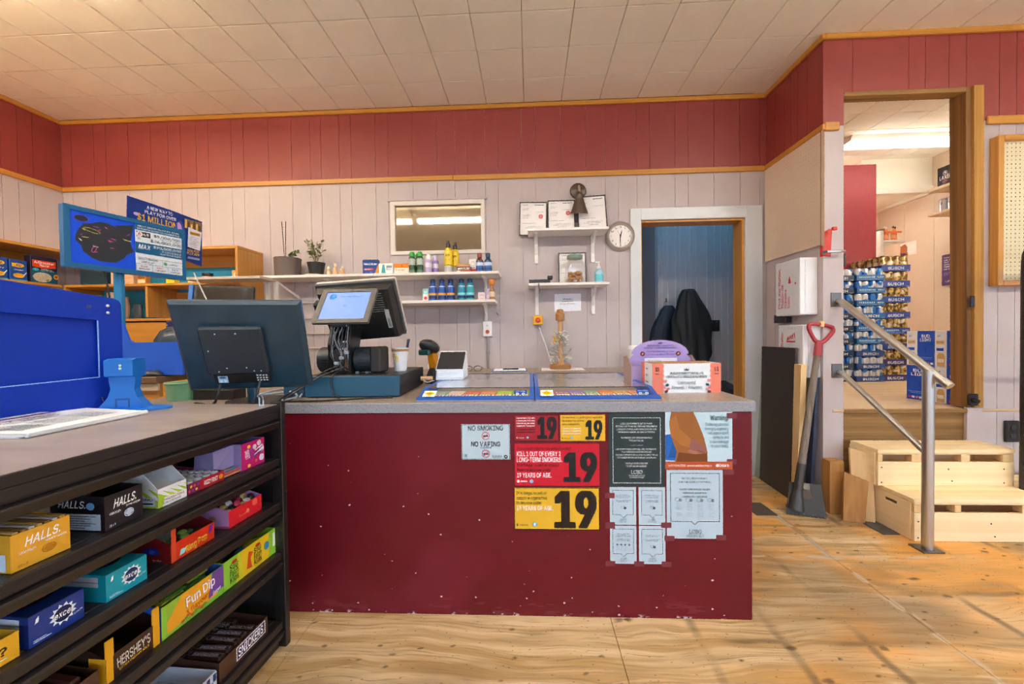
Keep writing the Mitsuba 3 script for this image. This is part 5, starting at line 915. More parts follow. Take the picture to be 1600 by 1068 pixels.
q = Thing('jam_jar', 'small jar with a black lid and white label on the oak shelf', 'jar', at(-2.56, 3.07, 1.6056)); q.part('glass', lathe([(0, 0), (.036, 0), (.038, .005), (.038, .055), (.032, .062), (0, .062)], 20), M('#4a3a34', .2)); q.part('lid', lathe([(0, .062), (.037, .062), (.037, .078), (0, .078)], 20), M('#151515', .4)); q.part('paper_label', lathe([(.0382, .008), (.0386, .008), (.0386, .05), (.0382, .05)], 20), M('#dcdad6', .6))
packet('tea_box', 'small yellow carton with red lettering on the oak shelf', 'carton', at(-2.432, 3.06, 1.6056), .088, .05, .052, '#e8cf1c', lambda P, w, h: P.text('JELL-O', w*.5, h*.42, h*.22, '#c2341c', w=w*.6, al='c')); packet('baking_soda_box', 'orange carton with a round white emblem against the oak end panel', 'carton', at(-2.352, 3.06, 1.6056), .075, .05, .10, '#e39a4a', lambda P, w, h: (P.ell(w*.5, h*.62, w*.3, h*.22, '#f0e4d3'), P.ell(w*.5, h*.62, w*.2, h*.13, '#d98a3a'), P.rect(w*.1, h*.08, w*.9, h*.22, '#efd9b8')))
for i, (x, r, h, c) in enumerate(((-3.52, .05, .20, '#5a4a3a'), (-3.40, .045, .22, '#c9b8a4'), (-3.29, .04, .18, '#7a5a48'), (-3.18, .04, .12, '#2f3a40'))): single('snack_bag', loft([np.array([(r*a*math.cos(q), .5*r*a*math.sin(q), z*h) for q in np.linspace(0, 2*math.pi, 13)[:-1]]) for a, z in ((.6, 0), (1, .15), (1.05, .6), (.8, .85), (.9, 1))]), M(c, .35), ('brown', 'cream white', 'reddish brown', 'dark')[i]+' snack bag on the lower oak shelf, seen beside the blue pole', 'snack bag', at(x, 3.1, 1.3306))
# ------------------------------------------------------------------ white glass show case at the end of the long shelf
WP = M('#e2ddd3', .45); CR = M('#d3c8b8', .55)
t = Thing('show_case', 'white framed glass show case under the long white shelf', 'show case')
for x, y in ((-2.02, 3.0), (-1.955, 3.0), (-1.56, YB-.05), (-1.60, YB-.05)): t.part('post', box(x-.014, x+.014, y-.012, y+.012, .886 if y > 3.1 else 1.0, 1.60 if y < 3.1 else 1.50, .002), WP, smooth=False)
t.part('top_plate', box(-2.53, -1.945, 2.80, 2.985, 1.595, 1.615, .002), M('#bfb3a4', .5), smooth=False)
t.part('brace', extr(sg.Polygon([(3.0, 1.60), (YB-.01, 1.51), (YB-.01, 1.49), (3.0, 1.585)]), .01, (-1.94, 0, 0), (0, 1, 0), (0, 0, 1)), WP, smooth=False)
t.part('side_glass', box(-1.952, -1.949, 3.012, YB-.03, 1.0, 1.58, 0), 'material_glass', smooth=False)
for z in (1.46, 1.33, 1.2, 1.08): t.part('slat', box(-1.93, -1.60, YB-.025, YB-.012, z-.008, z, .001), CR, smooth=False)
t = Thing('lottery_scanner_screen', 'second screen with a blue side frame behind the black monitor', 'screen', at(-2.29, 2.6, 1.30, rz=20, rx=-12)); t.part('frame', box(0, .36, 0, .04, 0, .24, .004), DK, smooth=False); t.part('side_frame', box(-.03, -.0005, -.004, .05, 0, .245, .004), M('#1a62b4', .35), smooth=False)
t.part('panel', box(.02, .35, -.0012, -.0002, .02, .225, 0), M('#2a2522', .08), smooth=False)
t.part('stand', box(.14, .22, .04, .12, -.42, .2, .004), DK, smooth=False)
# ------------------------------------------------------------------ long white shelves on the back wall
WS = M('#e6e1d8', .5)
def bracket(t, x, z, dep, h):
    t.part('bracket', cat([box(x-.011, x+.011, YB-.012, YB-.0005, z-h, z, .002), box(x-.011, x+.011, YB-dep, YB-.012, z-.014, z, .002), extr(sg.Polygon([(YB-.012, z-h+.02), (YB-.012, z-h+.06), (YB-dep*.8, z-.012), (YB-dep*.95, z-.012)]), .006, (x+.003, 0, 0), (0, 1, 0), (0, 0, 1))]), WS, smooth=False)
ZS = 1.6535
t = Thing('wall_shelf', 'long white wall shelf with plants and bottles on it', 'shelf')
t.part('board', box(-2.11, -1.205, 3.04, YB-.001, ZS-.022, ZS, .003), WS, smooth=False); t.part('board', box(-1.203, -.23, 3.04, YB-.001, ZS-.022, ZS, .003), WS, smooth=False)
for x in (-1.62, -1.14, -.36): bracket(t, x, ZS-.0225, .2, .1)
t = Thing('wall_shelf', 'shorter white wall shelf below the long one, with spray bottles', 'shelf'); ZL = 1.438
t.part('board', box(-1.25, -.262, 3.04, YB-.001, ZL-.022, ZL, .003), WS, smooth=False); bracket(t, -.36, ZL-.0225, .2, .12); t.part('standard', box(-.372, -.348, YB-.018, YB-.0006, 1.28, 1.63, .002), WS, smooth=False)
T3 = lambda x, z=ZS+.0006, y=3.15, rz=0: at(x, y, z, rz)
def pot(x, r0, r1, h, c, lab, z=0): 
    q = Thing('plant_pot', lab, 'potted plant', T3(x, ZS+.0006+z)); q.part('pot', lathe([(0, 0), (r0, 0), (r1*.98, h*.92), (r1, h*.94), (r1, h), (r1*.93, h), (r1*.9, h*.9), (0, h*.88)], 32), M(c, .6)); q.part('soil', lathe([(0, h*.885), (r1*.89, h*.89), (r1*.89, h*.9), (0, h*.92)], 20), M('#3a2c20', .9)); return q
b = random.Random(9)
def foliage(q, cx, z0, spread, h, n, side=0):
    V, F, k = [], [], 0; stems = []
    for i in range(n):
        a = b.uniform(0, 6.28); r = spread*b.uniform(.2, 1); top = np.array([cx+r*math.cos(a)+side*spread*.3, .5*r*math.sin(a), z0+h*b.uniform(.45, 1)]); st = np.array([cx+.1*r*math.cos(a), 0, z0]); mid = (st+top)/2+[0, 0, .02]
        stems.append(tube([st, mid, top], .0016, 5, 4))
        for j in range(9):
            u = b.uniform(.35, 1); c = st*(1-u)**2+2*mid*u*(1-u)+top*u*u; d = np.array([b.uniform(-1, 1), b.uniform(-.7, .7), b.uniform(-.3, .7)]); d /= np.linalg.norm(d); L = b.uniform(.014, .026); w = np.cross(d, [b.uniform(-1, 1), b.uniform(-1, 1), 1]); w /= np.linalg.norm(w)+1e-9; w *= L*.38
            nn = np.cross(d, w); V += [c, c+d*L*.35+w, c+d*L*.7+w*.8, c+d*L, c+d*L*.7-w*.8, c+d*L*.35-w]; F += [(k, k+1, k+2), (k, k+2, k+3), (k, k+3, k+4), (k, k+4, k+5)]; k += 6
    q.part('stems', cat(stems), M('#6a5a34', .7)); q.part('foliage', trimesh.Trimesh(np.array(V), np.array(F), process=False), 'material_leaf', kind='stuff', smooth=False)
scene['material_leaf'] = {'type': 'principledthin', 'base_color': rgb('#66793a'), 'roughness': .5, 'diff_trans': .6}
q = pot(-1.952, .094, .101, .15, '#5d5049', 'small plant in a wide grey brown pot with two thin sticks'); foliage(q, .03, .14, .075, .085, 7, 1); 
for dx in (-.022, .012): q.part('stick', cyl((-.02+dx*.2, 0, .13), (-.02+dx, 0, .45), .0028, n=6), M('#2a201a', .7))
t = Thing('saucer', 'white saucer under the small black plant pot', 'saucer', T3(-1.72)); t.part('dish', lathe([(0, 0), (.06, 0), (.085, .008), (.086, .011), (.06, .004), (0, .004)], 28), M('#e6e3dc', .35))
q = pot(-1.715, .048, .068, .105, '#17181a', 'leafy plant in a small shiny black pot on a white saucer', .0045); foliage(q, 0, .10, .125, .21, 15, -.25)
for i, (x, h, c) in enumerate(((-1.605, .075, '#d9b98a'), (-1.575, .055, '#e9d3b0'), (-1.548, .105, '#d3a878'), (-1.515, .06, '#e3c79a'), (-1.49, .075, '#c99a6a'))):
    q = Thing('figurine', ('tan', 'cream', 'taller brown topped', 'pale gold', 'light brown')[i]+' small figurine on the long white shelf right of the plants', 'figurine', T3(x, y=3.13+.03*(i % 2))); q.part('body', lathe([(0, 0), (.017, 0), (.018, h*.2), (.012, h*.55), (.008, h*.66), (0, h*.67)], 14), M(c, .5)); q.part('head', blob(.011, .011, h*.17, 2).apply_translation([0, 0, h*.83]), M('#e9d6b8', .5))
packet('medicine_box', 'dark blue cold medicine box with orange corner on the long white shelf', 'medicine box', T3(-1.335, rz=4), .125, .04, .128, '#1d2f7a', lambda P, w, h: (P.rect(0, h*.55, w, h, '#143a7a'), P.text('NeoCitran', w*.5, h*.66, h*.13, WHT, w=w*.84, al='c', slant=.15), P.poly([(w*.72, 0), (w, 0), (w, h*.72)], '#e38a2a'), P.rect(w*.1, h*.34, w*.66, h*.46, '#c23a2a'), P.text('EXTRA', w*.12, h*.36, h*.07, WHT, w=w*.4), P.rect(w*.1, h*.1, w*.4, h*.25, '#3a4a9a'), P.rect(w*.44, h*.1, w*.64, h*.25, '#5a6ab0')))
packet('medicine_box', 'white box with a teal figure on the long white shelf', 'medicine box', T3(-1.205, rz=-4), .118, .04, .094, '#e9e9e4', lambda P, w, h: (P.poly([(w*.2, h*.05), (w*.5, h*.05), (w*.48, h*.5), (w*.4, h*.75), (w*.3, h*.75), (w*.22, h*.5)], '#3f9aa0'), P.ell(w*.35, h*.78, .012, .012, '#5ab0b4'), P.rect(w*.55, h*.6, w*.95, h*.8, '#7a8a9a'), P.text('Relief', w*.56, h*.4, h*.13, '#7a8a9a', w=w*.36)))
packet('medicine_box', 'white box with an orange top band on the long white shelf', 'medicine box', T3(-1.078), .128, .05, .09, '#efe6d8', lambda P, w, h: (P.rect(0, h*.62, w, h, '#e3822a'), P.ell(w*.5, h*.8, .008, .008, '#c25a1c'), P.text('Emergen', w*.08, h*.38, h*.14, '#b0742a', w=w*.6), P.rect(w*.05, h*.1, w*.95, h*.16, '#d9a84a'), P.rect(w*.05, h*.22, w*.7, h*.27, '#c9b89a')))
def bottle(name, label, cat_, T, prof, col, cap, capcol, band=None, grp=None, pf=None, rough=.3, n=20):
    q = Thing(name, label, cat_, T, grp); q.part('body', lathe(prof, n), M(col, rough)); q.part('cap', lathe(cap, n), M(capcol, .35))
    for i, (r, z0, z1, c) in enumerate(band or ()): q.part('label_band', lathe([(r, z0), (r+.0004, z0), (r+.0004, z1), (r, z1)], n), M(c, .4))
    return q
for i, (x, y) in enumerate(((-.925, 3.13), (-.893, 3.19), (-.862, 3.13))):
    q = bottle('spray_can', ('left', 'rear', 'right')[i]+' can of the three green capped spray cans on the long shelf', 'spray can', T3(x, y=y), [(0, 0), (.025, 0), (.026, .004), (.026, .125), (.02, .138), (0, .138)], '#25482c', [(0, .138), (.0215, .138), (.0215, .16), (.016, .175), (0, .177)], '#1d9a3c', [(.0262, .07, .12, '#a9b5a6'), (.0262, .008, .03, '#5a7a5c')], 'green capped spray cans')
for i, (x, y, c, k) in enumerate(((-.795, 3.13, '#b9a9d6', '#efece8'), (-.752, 3.18, '#9a84c2', '#c9bfe0'))): bottle('spray_can', ('lavender can with a white cap on the long shelf', 'violet can behind the lavender one on the long shelf')[i], 'spray can', T3(x, y=y), [(0, 0), (.025, 0), (.026, .004), (.026, .1), (.02, .112), (0, .112)], c, [(0, .112), (.0205, .112), (.019, .145), (.014, .153), (0, .154)], k, [(.0262, .05, .085, '#e3dcef')])
for i, (x, y) in enumerate(((-.635, 3.13), (-.592, 3.19))):
    q = bottle('spray_bottle', ('tall yellow repellent bottle with a black spray cap, in front', 'second tall yellow repellent bottle, half hidden behind the first')[i], 'spray bottle', T3(x, y=y), [(0, 0), (.031, 0), (.032, .004), (.032, .17), (.022, .19), (.017, .2), (0, .2)], '#e9c81f', [(0, .2), (.018, .2), (.018, .232), (.013, .236), (.012, .255), (0, .256)], '#17181a', [(.0322, 0.004, .055, '#b9b9b4'), (.0322, .06, .064, '#3a3a30')], 'yellow repellent bottles')
    P = Print(); P.text('OFF', -.018, .13, .016, '#2a2418', w=.036); P.ell(-.012, .105, .006, .004, '#2a2418', ring=.0015); P.ell(.012, .105, .006, .004, '#2a2418', ring=.0015); P.rect(-.014, .085, .014, .089, '#2a2418'); m, c = P.build((0, 0, 0), (1, 0, 0), (0, 0, 1)); v = m.vertices.copy(); th = v[:, 0]/.0324-math.pi/2; m.vertices = np.c_[.0326*np.cos(th), .0326*np.sin(th), v[:, 2]]; scene[q.key+'__print'] = mikit.ply(m, 'material_print', smooth=False, color=c, to_world=q.T)
packet('medicine_box', 'flat brown and red box reading in white, right of the yellow bottles', 'medicine box', T3(-.565, y=3.12), .112, .05, .05, '#6a3a2c', lambda P, w, h: (P.text('BENTLIN', w*.06, h*.55, h*.3, WHT, w=w*.8), P.rect(0, 0, w, h*.4, '#c9503a'), P.rect(w*.3, 0, w*.45, h*.4, '#3f9a8a'), P.rect(0, 0, w*.2, h*.4, '#efe4d6')))
packet('medicine_box', 'orange and teal low box under the brown one on the long shelf', 'medicine box', T3(-.57, ZS+.0506+.0006, 3.125), .105, .04, .022, '#b98a5a') ; packet('medicine_box', 'white box with a red foot on the long shelf, left of two dark bottles', 'medicine box', T3(-.475, y=3.15), .062, .04, .115, '#e9e4de', lambda P, w, h: (P.rect(0, 0, w, h*.3, '#c23a34'), P.ell(w*.5, h*.65, .016, .02, '#8a8f8c', ring=.003), P.rect(w*.2, h*.36, w*.8, h*.42, '#5a6a6a')))
for i, (x, c, k) in enumerate(((-.388, '#4a2c2c', '#8a3a34'), (-.322, '#17344f', '#143a5a'))): bottle('medicine_bottle', ('brown syrup bottle with a blue label near the right end of the long shelf', 'navy syrup bottle at the right end of the long shelf')[i], 'bottle', T3(x, y=3.14), [(0, 0), (.029, 0), (.03, .004), (.03, .09), (.016, .115), (.015, .122), (0, .122)], c, [(0, .122), (.0185, .122), (.0185, .152), (.014, .155), (0, .155)], k, [(.0302, .012, .085, '#2a5fa8'), (.0304, .055, .08, '#c9d6e6'), (.0306, .02, .04, '#1c3f7a')], rough=.15)
# lower shelf
T2 = lambda x, y=3.14, rz=0: at(x, y, ZL+.0006, rz)
for i, (x, c) in enumerate(((-.765, '#1c4fa0'), (-.692, '#1c4fa0'), (-.622, '#1c4fa0'), (-.535, '#1c86a8'), (-.468, '#1c9aa8'))): bottle('spray_bottle', ('first', 'second', 'third')[i]+' deep blue sunscreen bottle from the left on the lower white shelf' if i < 3 else ('blue green', 'teal')[i-3]+' sunscreen bottle on the lower white shelf', 'spray bottle', T2(x), [(0, 0), (.029, 0), (.031, .005), (.031, .09), (.024, .125), (.018, .14), (0, .14)], c, [(0, .14), (.0195, .14), (.02, .165), (.014, .173), (0, .174)], '#163a6e', [(.0312, .02, .038, '#15254f'), (.0312, .044, .062, '#e39a3a' if i < 3 else '#7fd0d6'), (.0266, .11, .116, '#d9dfe6')], 'sunscreen spray bottles')
packet('medicine_box', 'small white and teal box with a red disc at the left of the sunscreen bottles', 'medicine box', T2(-.845, 3.13), .045, .04, .10, '#dfe6e4', lambda P, w, h: (P.rect(0, h*.55, w, h, '#8fc4c4'), P.ell(w*.5, h*.25, .014, .012, '#d0443a'), P.rect(w*.2, h*.7, w*.8, h*.78, WHT)))
packet('medicine_box', 'small pale pink box on the lower white shelf', 'medicine box', T2(-.405, 3.14), .058, .03, .065, '#e3d3d6', lambda P, w, h: (P.text('baby', w*.2, h*.6, h*.15, '#9a8aa8', w=w*.6), P.rect(w*.2, h*.2, w*.8, h*.26, '#b9a9b9'))); packet('medicine_box', 'lilac box at the right end of the lower white shelf', 'medicine box', T2(-.342, 3.15), .055, .03, .092, '#c9b4d6', lambda P, w, h: (P.rect(w*.1, h*.2, w*.9, h*.5, '#e0d3e9'), P.text('soft', w*.25, h*.7, h*.1, '#7a5a9a', w=w*.5)))
bottle('hanging_bottle', 'amber bottle with an orange stopper at the end of the lower white shelf', 'bottle', T2(-.288, 3.08), [(0, 0), (.021, 0), (.022, .006), (.022, .07), (.012, .095), (.011, .11), (0, .11)], '#9a6a3a', [(0, .11), (.02, .112), (.026, .132), (.02, .155), (0, .16)], '#d9822a', [(.0222, .02, .06, '#d9c9a8')], rough=.25)
# outlet and conduit
t = Thing('wall_outlet', 'white electric outlet under the end of the white shelves', 'outlet', at(-.348, YB, 1.215)); ob_ = t.part('box', box(-.037, .037, -.028, -.0005, -.062, .062, .003), M('#e9e9e6', .35), smooth=False)
for z in (.024, -.024): t.part('socket', cyl((0, -.0281, z), (0, -.030, z), .017, n=20), M('#f2f2ef', .3) if z > 0 else M('#c2603a', .4), parent=ob_); t.part('slots', cat([box(x-.0015, x+.0015, -.0306, -.03, z-.004, z+.008, 0) for x in (-.006, .006)]), M('#3a3632', .6), smooth=False, parent=ob_)
t.part('conduit', cyl((0, -.012, -.062), (-.002, -.012, -.329), .008, n=12), M('#9a948e', .35, .6)); t.part('clamp', box(-.018, .016, -.021, -.001, -.20, -.19, .001), M('#9a948e', .35, .6), smooth=False)
single('cup_hook', cat([tube([(0, -.001, 0), (0, -.02, -.002), (.01, -.03, -.012), (.016, -.02, -.02)], .003, 6)]), M('#3a342e', .4), 'small dark hook on the wall right of the outlet', 'hook', at(-.27, YB, 1.345))
# ------------------------------------------------------------------ bracket shelves, papers, clock, lamp
def shelf2(z, lab):
    t = Thing('bracket_shelf', lab, 'shelf'); t.part('board', box(-.005, .618, 3.09, YB-.001, z-.022, z, .003), M('#e9e6e2', .45), smooth=False)
    for x in (.062, .522): t.part('bracket', cat([box(x-.015, x+.015, YB-.014, YB-.0006, z-.24, z-.0222, .002), box(x-.015, x+.015, YB-.17, YB-.014, z-.035, z-.0222, .002), extr(sg.Polygon([(YB-.014, z-.17), (YB-.014, z-.12), (YB-.10, z-.035), (YB-.14, z-.035), (YB-.06, z-.09)]), .02, (x+.01, 0, 0), (0, 1, 0), (0, 0, 1))]), M('#e9e6e2', .45), smooth=False)
shelf2(1.985, 'upper white bracket shelf under the leaning certificates'); shelf2(1.562, 'lower white bracket shelf holding the glass jar')
def frame(label, w, h, T, seal=None, nar=.006, cut=0):
    t = Thing('certificate_frame', label, 'frame', T, None); t.part('frame', extr(sg.box(0, 0, w, h).difference(sg.box(nar, nar, w-nar, h-nar)), .014), M('#1c1a1a', .4), smooth=False); t.part('backing', box(.001, w-.001, .008, .013, .001, h-.001, 0), M('#2a2826', .6), smooth=False)
    P = Print(); P.rect(nar, nar, w-nar, h-nar, '#eceae8'); P.text('Ontario', w*.1, h*.9, h*.035, '#5a6066', w=w*.2); P.rect(w*.55, h*.9, w*.9, h*.925, '#7a8086'); b = random.Random(int(w*1000))
    for k, (y, a, e) in enumerate(((.8, .1, .35), (.76, .1, .3), (.7, .55, .9), (.62, .1, .4), (.58, .1, .38), (.52, .1, .33), (.36, .1, .6), (.26, .3, .85), (.22, .2, .8), (.17, .35, .7))): P.rect(w*a, h*y, w*e, h*(y+.012), '#a3a8ad')
    if seal: P.ell(w*seal[0], h*seal[1], .018, .018, '#c9606a'); P.ell(w*seal[0], h*seal[1], .011, .011, '#dc8a8e')
    t.pr(P, (0, .0075, 0)); return t
frame('black framed certificate with a red seal, leaning at the left end of the upper shelf', .222, .27, at(-.075, 3.255, 1.972, ry=1.5), (.78, .57)); frame('framed certificate with a red seal, in the middle behind the lamp', .218, .262, at(.158, 3.235, 1.9856, rx=-4), (.75, .6)); frame('larger framed certificate, right of the wall lamp', .232, .285, at(.405, 3.235, 1.9856, ry=-3, rx=-4)); frame('framed certificate behind the glass jar on the lower bracket shelf', .222, .262, at(.24, 3.235, 1.5626, rx=-5))
single('picture_frame', box(.375, .405, 3.22, 3.235, 1.9858, 2.055, .001), M('#2a2826', .4), 'small dark frame edge between the certificates', 'frame')
t = Thing('glass_jar', 'large glass jar with a grey green lid half full of bread crusts', 'jar', at(.36, 3.15, 1.5626)); t.part('glass', lathe([(0, 0), (.068, 0), (.076, .006), (.077, .13), (.068, .16), (.056, .172), (.056, .186), (.0545, .186), (.0545, .17), (.066, .157), (.0755, .13), (.0745, .008), (.066, .004), (0, .004)], 32), 'material_jar'); t.part('lid', lathe([(0, .1865), (.06, .1865), (.062, .19), (.062, .212), (.058, .216), (0, .216)], 32), M('#6f8a80', .4)); 
scene['material_jar'] = {'type': 'thindielectric', 'int_ior': 1.5}
fill = cat([blob(.014+.006*b.random(), .012, .009, 1).apply_transform(trimesh.transformations.rotation_matrix(b.uniform(0, 3), [b.random(), b.random(), 1])).apply_translation([b.uniform(-.047, .047), b.uniform(-.047, .047), .014+.07*b.random()**1.4]) for _ in range(110)]); t.part('crusts', fill, M('#b98f62', .8), kind='stuff')
t = Thing('hand_sanitizer', 'clear blue hand sanitizer bottle with a white pump', 'bottle', at(.545, 3.14, 1.5626)); t.part('body', lathe([(0, 0), (.032, 0), (.034, .006), (.034, .075), (.025, .1), (.013, .108), (0, .108)], 24), M('#9cc4d6', .12)); t.part('label_band', lathe([(.0342, .012), (.0346, .012), (.0346, .06), (.0342, .06)], 24), M('#5fc0cc', .35)); t.part('pump', cat([lathe([(0, .108), (.014, .108), (.014, .128), (.005, .13), (.005, .15), (.011, .152), (.011, .162), (0, .164)], 16), box(-.03, .0, -.006, .006, .152, .161, .003)]), M('#eef0f0', .35))
t = Thing('paper_cutter', 'flat black tool with an upright knob on the lower bracket shelf', 'tool', at(.0, 3.13, 1.5626)); t.part('bar', box(0, .165, -.02, .03, 0, .028, .003), M('#23282a', .4), smooth=False); t.part('knob', box(.145, .185, -.01, .03, .0285, .058, .006), DK, smooth=False); t.part('cap', cyl((.165, .01, .058), (.165, .01, .063), .012), M('#c9ced0', .3))
single('key_chain', tube([(.075, 3.085, 1.555), (.075, 3.082, 1.53), (.08, 3.083, 1.50), (.073, 3.083, 1.48)], .004, 6), M('#3a3f42', .4), 'small dark key ring hanging from the lower bracket shelf', 'key ring')
t = Thing('wall_note', 'white typed note taped to the wall below the lower bracket shelf', 'paper', at(.207, YB-.0015, 1.350, ry=-.5)); t.part('sheet', box(0, .218, 0, .001, 0, .143, 0), M('#eef0f4', .6), smooth=False); P = Print(.218, .143, '#eceff5'); P.text('Modem Balances', .109, .096, .009, '#23262c', w=.08, al='c'); P.text('are updated Hourly', .109, .078, .009, '#23262c', w=.09, al='c'); P.text('report your receipts below', .109, .058, .009, '#3a3d44', w=.13, al='c'); t.pr(P, (0, -.0001, 0))
t = Thing('emergency_button', 'yellow box with a red push button and white cable on the wall', 'button', at(.068, YB, 1.28)); t.part('box', box(-.039, .039, -.05, -.0005, -.037, .037, .004), M('#e8b01c', .4), smooth=False); t.part('button', lathe([(0, 0), (.02, 0), (.021, .006), (.015, .012), (0, .014)], 24).apply_transform(trimesh.transformations.rotation_matrix(math.pi/2, [1, 0, 0])).apply_translation([0, -.05, 0]), M('#d9481c', .35)); t.part('gland', cyl((.012, -.025, -.037), (.012, -.025, -.06), .011), M('#8a8f92', .4)); t.part('cable', tube([(.012, -.025, -.058), (.02, -.025, -.09), (.06, -.02, -.2), (.098, -.03, -.32), (.115, -.05, -.385)], .006), M('#e4e6ea', .4))
# money tree
t = Thing('money_tree', 'wooden table tree hung with folded clear and green bills, on a round base', 'decoration', at(.24, 3.15, .8905)); t.part('base', lathe([(0, 0), (.082, 0), (.084, .004), (.084, .028), (.08, .034), (0, .034)], 32), M('#9a6f3f', .45)); t.part('trunk', lathe([(0, .034), (.034, .034), (.02, .1), (.014, .2), (.016, .3), (.018, .38), (0, .38)], 16), M('#c99a68', .55)); t.part('cap', lathe([(0, .38), (.034, .38), (.036, .385), (.036, .43), (.026, .44), (.026, .462), (.02, .468), (0, .47)], 24), M('#a87740', .45))
P2 = []; b = random.Random(21)
for k in range(150):
    z = b.uniform(.05, .30); a = b.uniform(0, 6.28); rr = .105*(1-(z-.05)/.42)*b.uniform(.55, 1); m = box(-.016, .016, -.006, .006, -.004, .004, .001); m.apply_transform(trimesh.transformations.euler_matrix(b.uniform(-.6, .6), b.uniform(-.9, .3), a)); m.apply_translation([rr*math.cos(a), rr*math.sin(a), z]); P2.append(m)
for i, c in enumerate(('#d9d9d6', '#a3a8a2', '#c3bdac')): t.part('bills', cat(P2[i::3]), M(c, .25), kind='stuff', smooth=False)
t.part('gold_ornament', cat([blob(.014, .01, .014, 1).apply_translation([b.uniform(-.06, .06), -.03, b.uniform(.2, .3)]) for _ in range(6)]), M('#c99a4a', .35), smooth=True)
single('paper_sheet', box(.09, .42, 3.05, 3.25, .8855, .8895, .0005), M('#e4dcd6', .7), 'white paper sheet under the wooden money tree', 'paper', smooth=False)
t = Thing('coffee_cup', 'tall white lidded coffee cup beside the hallway door casing', 'cup', at(.815, 3.17, .8855)); t.part('cup', lathe([(0, 0), (.032, 0), (.044, .15), (0, .15)], 28), M('#dcdcd8', .45)); t.part('lid', lathe([(0, .1502), (.047, .1502), (.047, .162), (.04, .178), (.037, .182), (0, .176)], 28), M('#e9e9e6', .35)); t.part('sleeve', lathe([(.0365, .045), (.0368, .045), (.0405, .085), (.0402, .085)], 28), M('#cfcdc6', .6))
t = Thing('clipboard', 'blue clipboard with white paper on the back counter', 'clipboard', at(-.29, 2.99, .8855, rz=2)); t.part('board', box(0, .27, 0, .2, 0, .004, .001), M('#3a6aa8', .4), smooth=False); t.part('paper', box(.012, .258, .012, .19, .0042, .009, .0008), M('#e9ebee', .6), smooth=False)
q = Thing('pen', 'black pen lying on the clipboard', 'pen', at(-.21, 3.06, .8995, rz=5)); q.part('barrel', cyl((0, 0, 0), (.12, 0, 0), .005, n=10), BLK); q.part('clip', box(.085, .118, -.002, .002, .005, .0075, .0005), M('#8a8f94', .3, .8), smooth=False)
t = Thing('glasses', 'dark framed glasses lying on the back counter left of the clipboard', 'glasses', at(-.44, 3.05, .8855)); t.part('frame', cat([tube([(.03*math.cos(q)+cx, .004*math.sin(q), .022+.02*math.sin(q)) for q in np.linspace(0, 6.28, 14)], .003, 6, 2) for cx in (-.036, .036)]), M('#23201f', .35)); t.part('temple', tube([(-.068, 0, .03), (-.068, .06, .022), (-.06, .11, .01)], .0025, 6), M('#23201f', .35)); t.part('temple', tube([(.068, 0, .03), (.068, .06, .022), (.06, .11, .01)], .0025, 6), M('#23201f', .35)); t.part('case', box(-.08, .08, -.02, .12, 0, .003, .001), M('#8f8a84', .5), smooth=False)
t = Thing('pen_holder', 'white pot full of black pens on the back counter behind the payment tablet', 'pen holder', at(-.575, 3.05, .8855)); t.part('pot', lathe([(0, 0), (.038, 0), (.042, .085), (.044, .088), (.04, .088), (.036, .005), (0, .004)], 24), M('#d9d2bf', .45))
for k in range(9):
    a = .7*k; q = Thing('pen', f'{ORDN[k]} black pen standing in the white pot, counted round its rim' if k < 8 else 'green and yellow pen standing in the white pot', 'pen', at(-.575+.018*math.cos(a), 3.05+.018*math.sin(a), .8935, rz=math.degrees(a), ry=9), 'pens in the white pot' if k < 8 else None); q.part('barrel', cyl((0, 0, 0), (0, 0, .10+.008*(k % 3)), .0045, n=8), BLK if k < 8 else M('#a8b83a', .4)); q.part('cap', cyl((0, 0, .10+.008*(k % 3)), (0, 0, .132+.008*(k % 3)), .0052, n=8), M('#0f1012', .3) if k < 8 else M('#d9c81f', .4))
packet('notepad_box', 'low white box on the back counter behind the yellow scanner', 'box', at(-.80, 3.08, .8855), .15, .09, .055, '#e4ded6')
# wall lamp
t = Thing('wall_lamp', 'bronze cone wall lamp above the upper bracket shelf', 'lamp', at(.408, YB, 2.328)); BZ = M('#4d4038', .35, .4)
ry = trimesh.transformations.rotation_matrix(math.pi/2, [1, 0, 0])
t.part('plate', lathe([(0, 0), (.064, 0), (.066, .006), (.06, .02), (.03, .028), (0, .03)], 32).apply_transform(ry).apply_translation([0, -.001, 0]), BZ); t.part('arm', tube([(0, -.025, .005), (0, -.06, .02), (0, -.09, .0), (0, -.10, -.04)], .009), M('#a89a80', .3, .5))
sh = lathe([(0, 0), (.02, 0), (.028, -.02), (.03, -.045), (.034, -.05), (.07, -.155), (.0715, -.16), (.066, -.158), (.03, -.052), (0, -.046)], 32); sh.apply_transform(trimesh.transformations.rotation_matrix(.22, [1, 0, 0])); sh.apply_translation([.0, -.10, -.045]); t.part('shade', sh, BZ)
bb = lathe([(0, -.135), (.058, -.138), (.0665, -.157), (.064, -.156), (.055, -.14), (0, -.139)], 28); bb.apply_transform(trimesh.transformations.rotation_matrix(.22, [1, 0, 0])); bb.apply_translation([.0, -.10, -.045]); t.part('reflector', bb, M('#d9d3c4', .4))
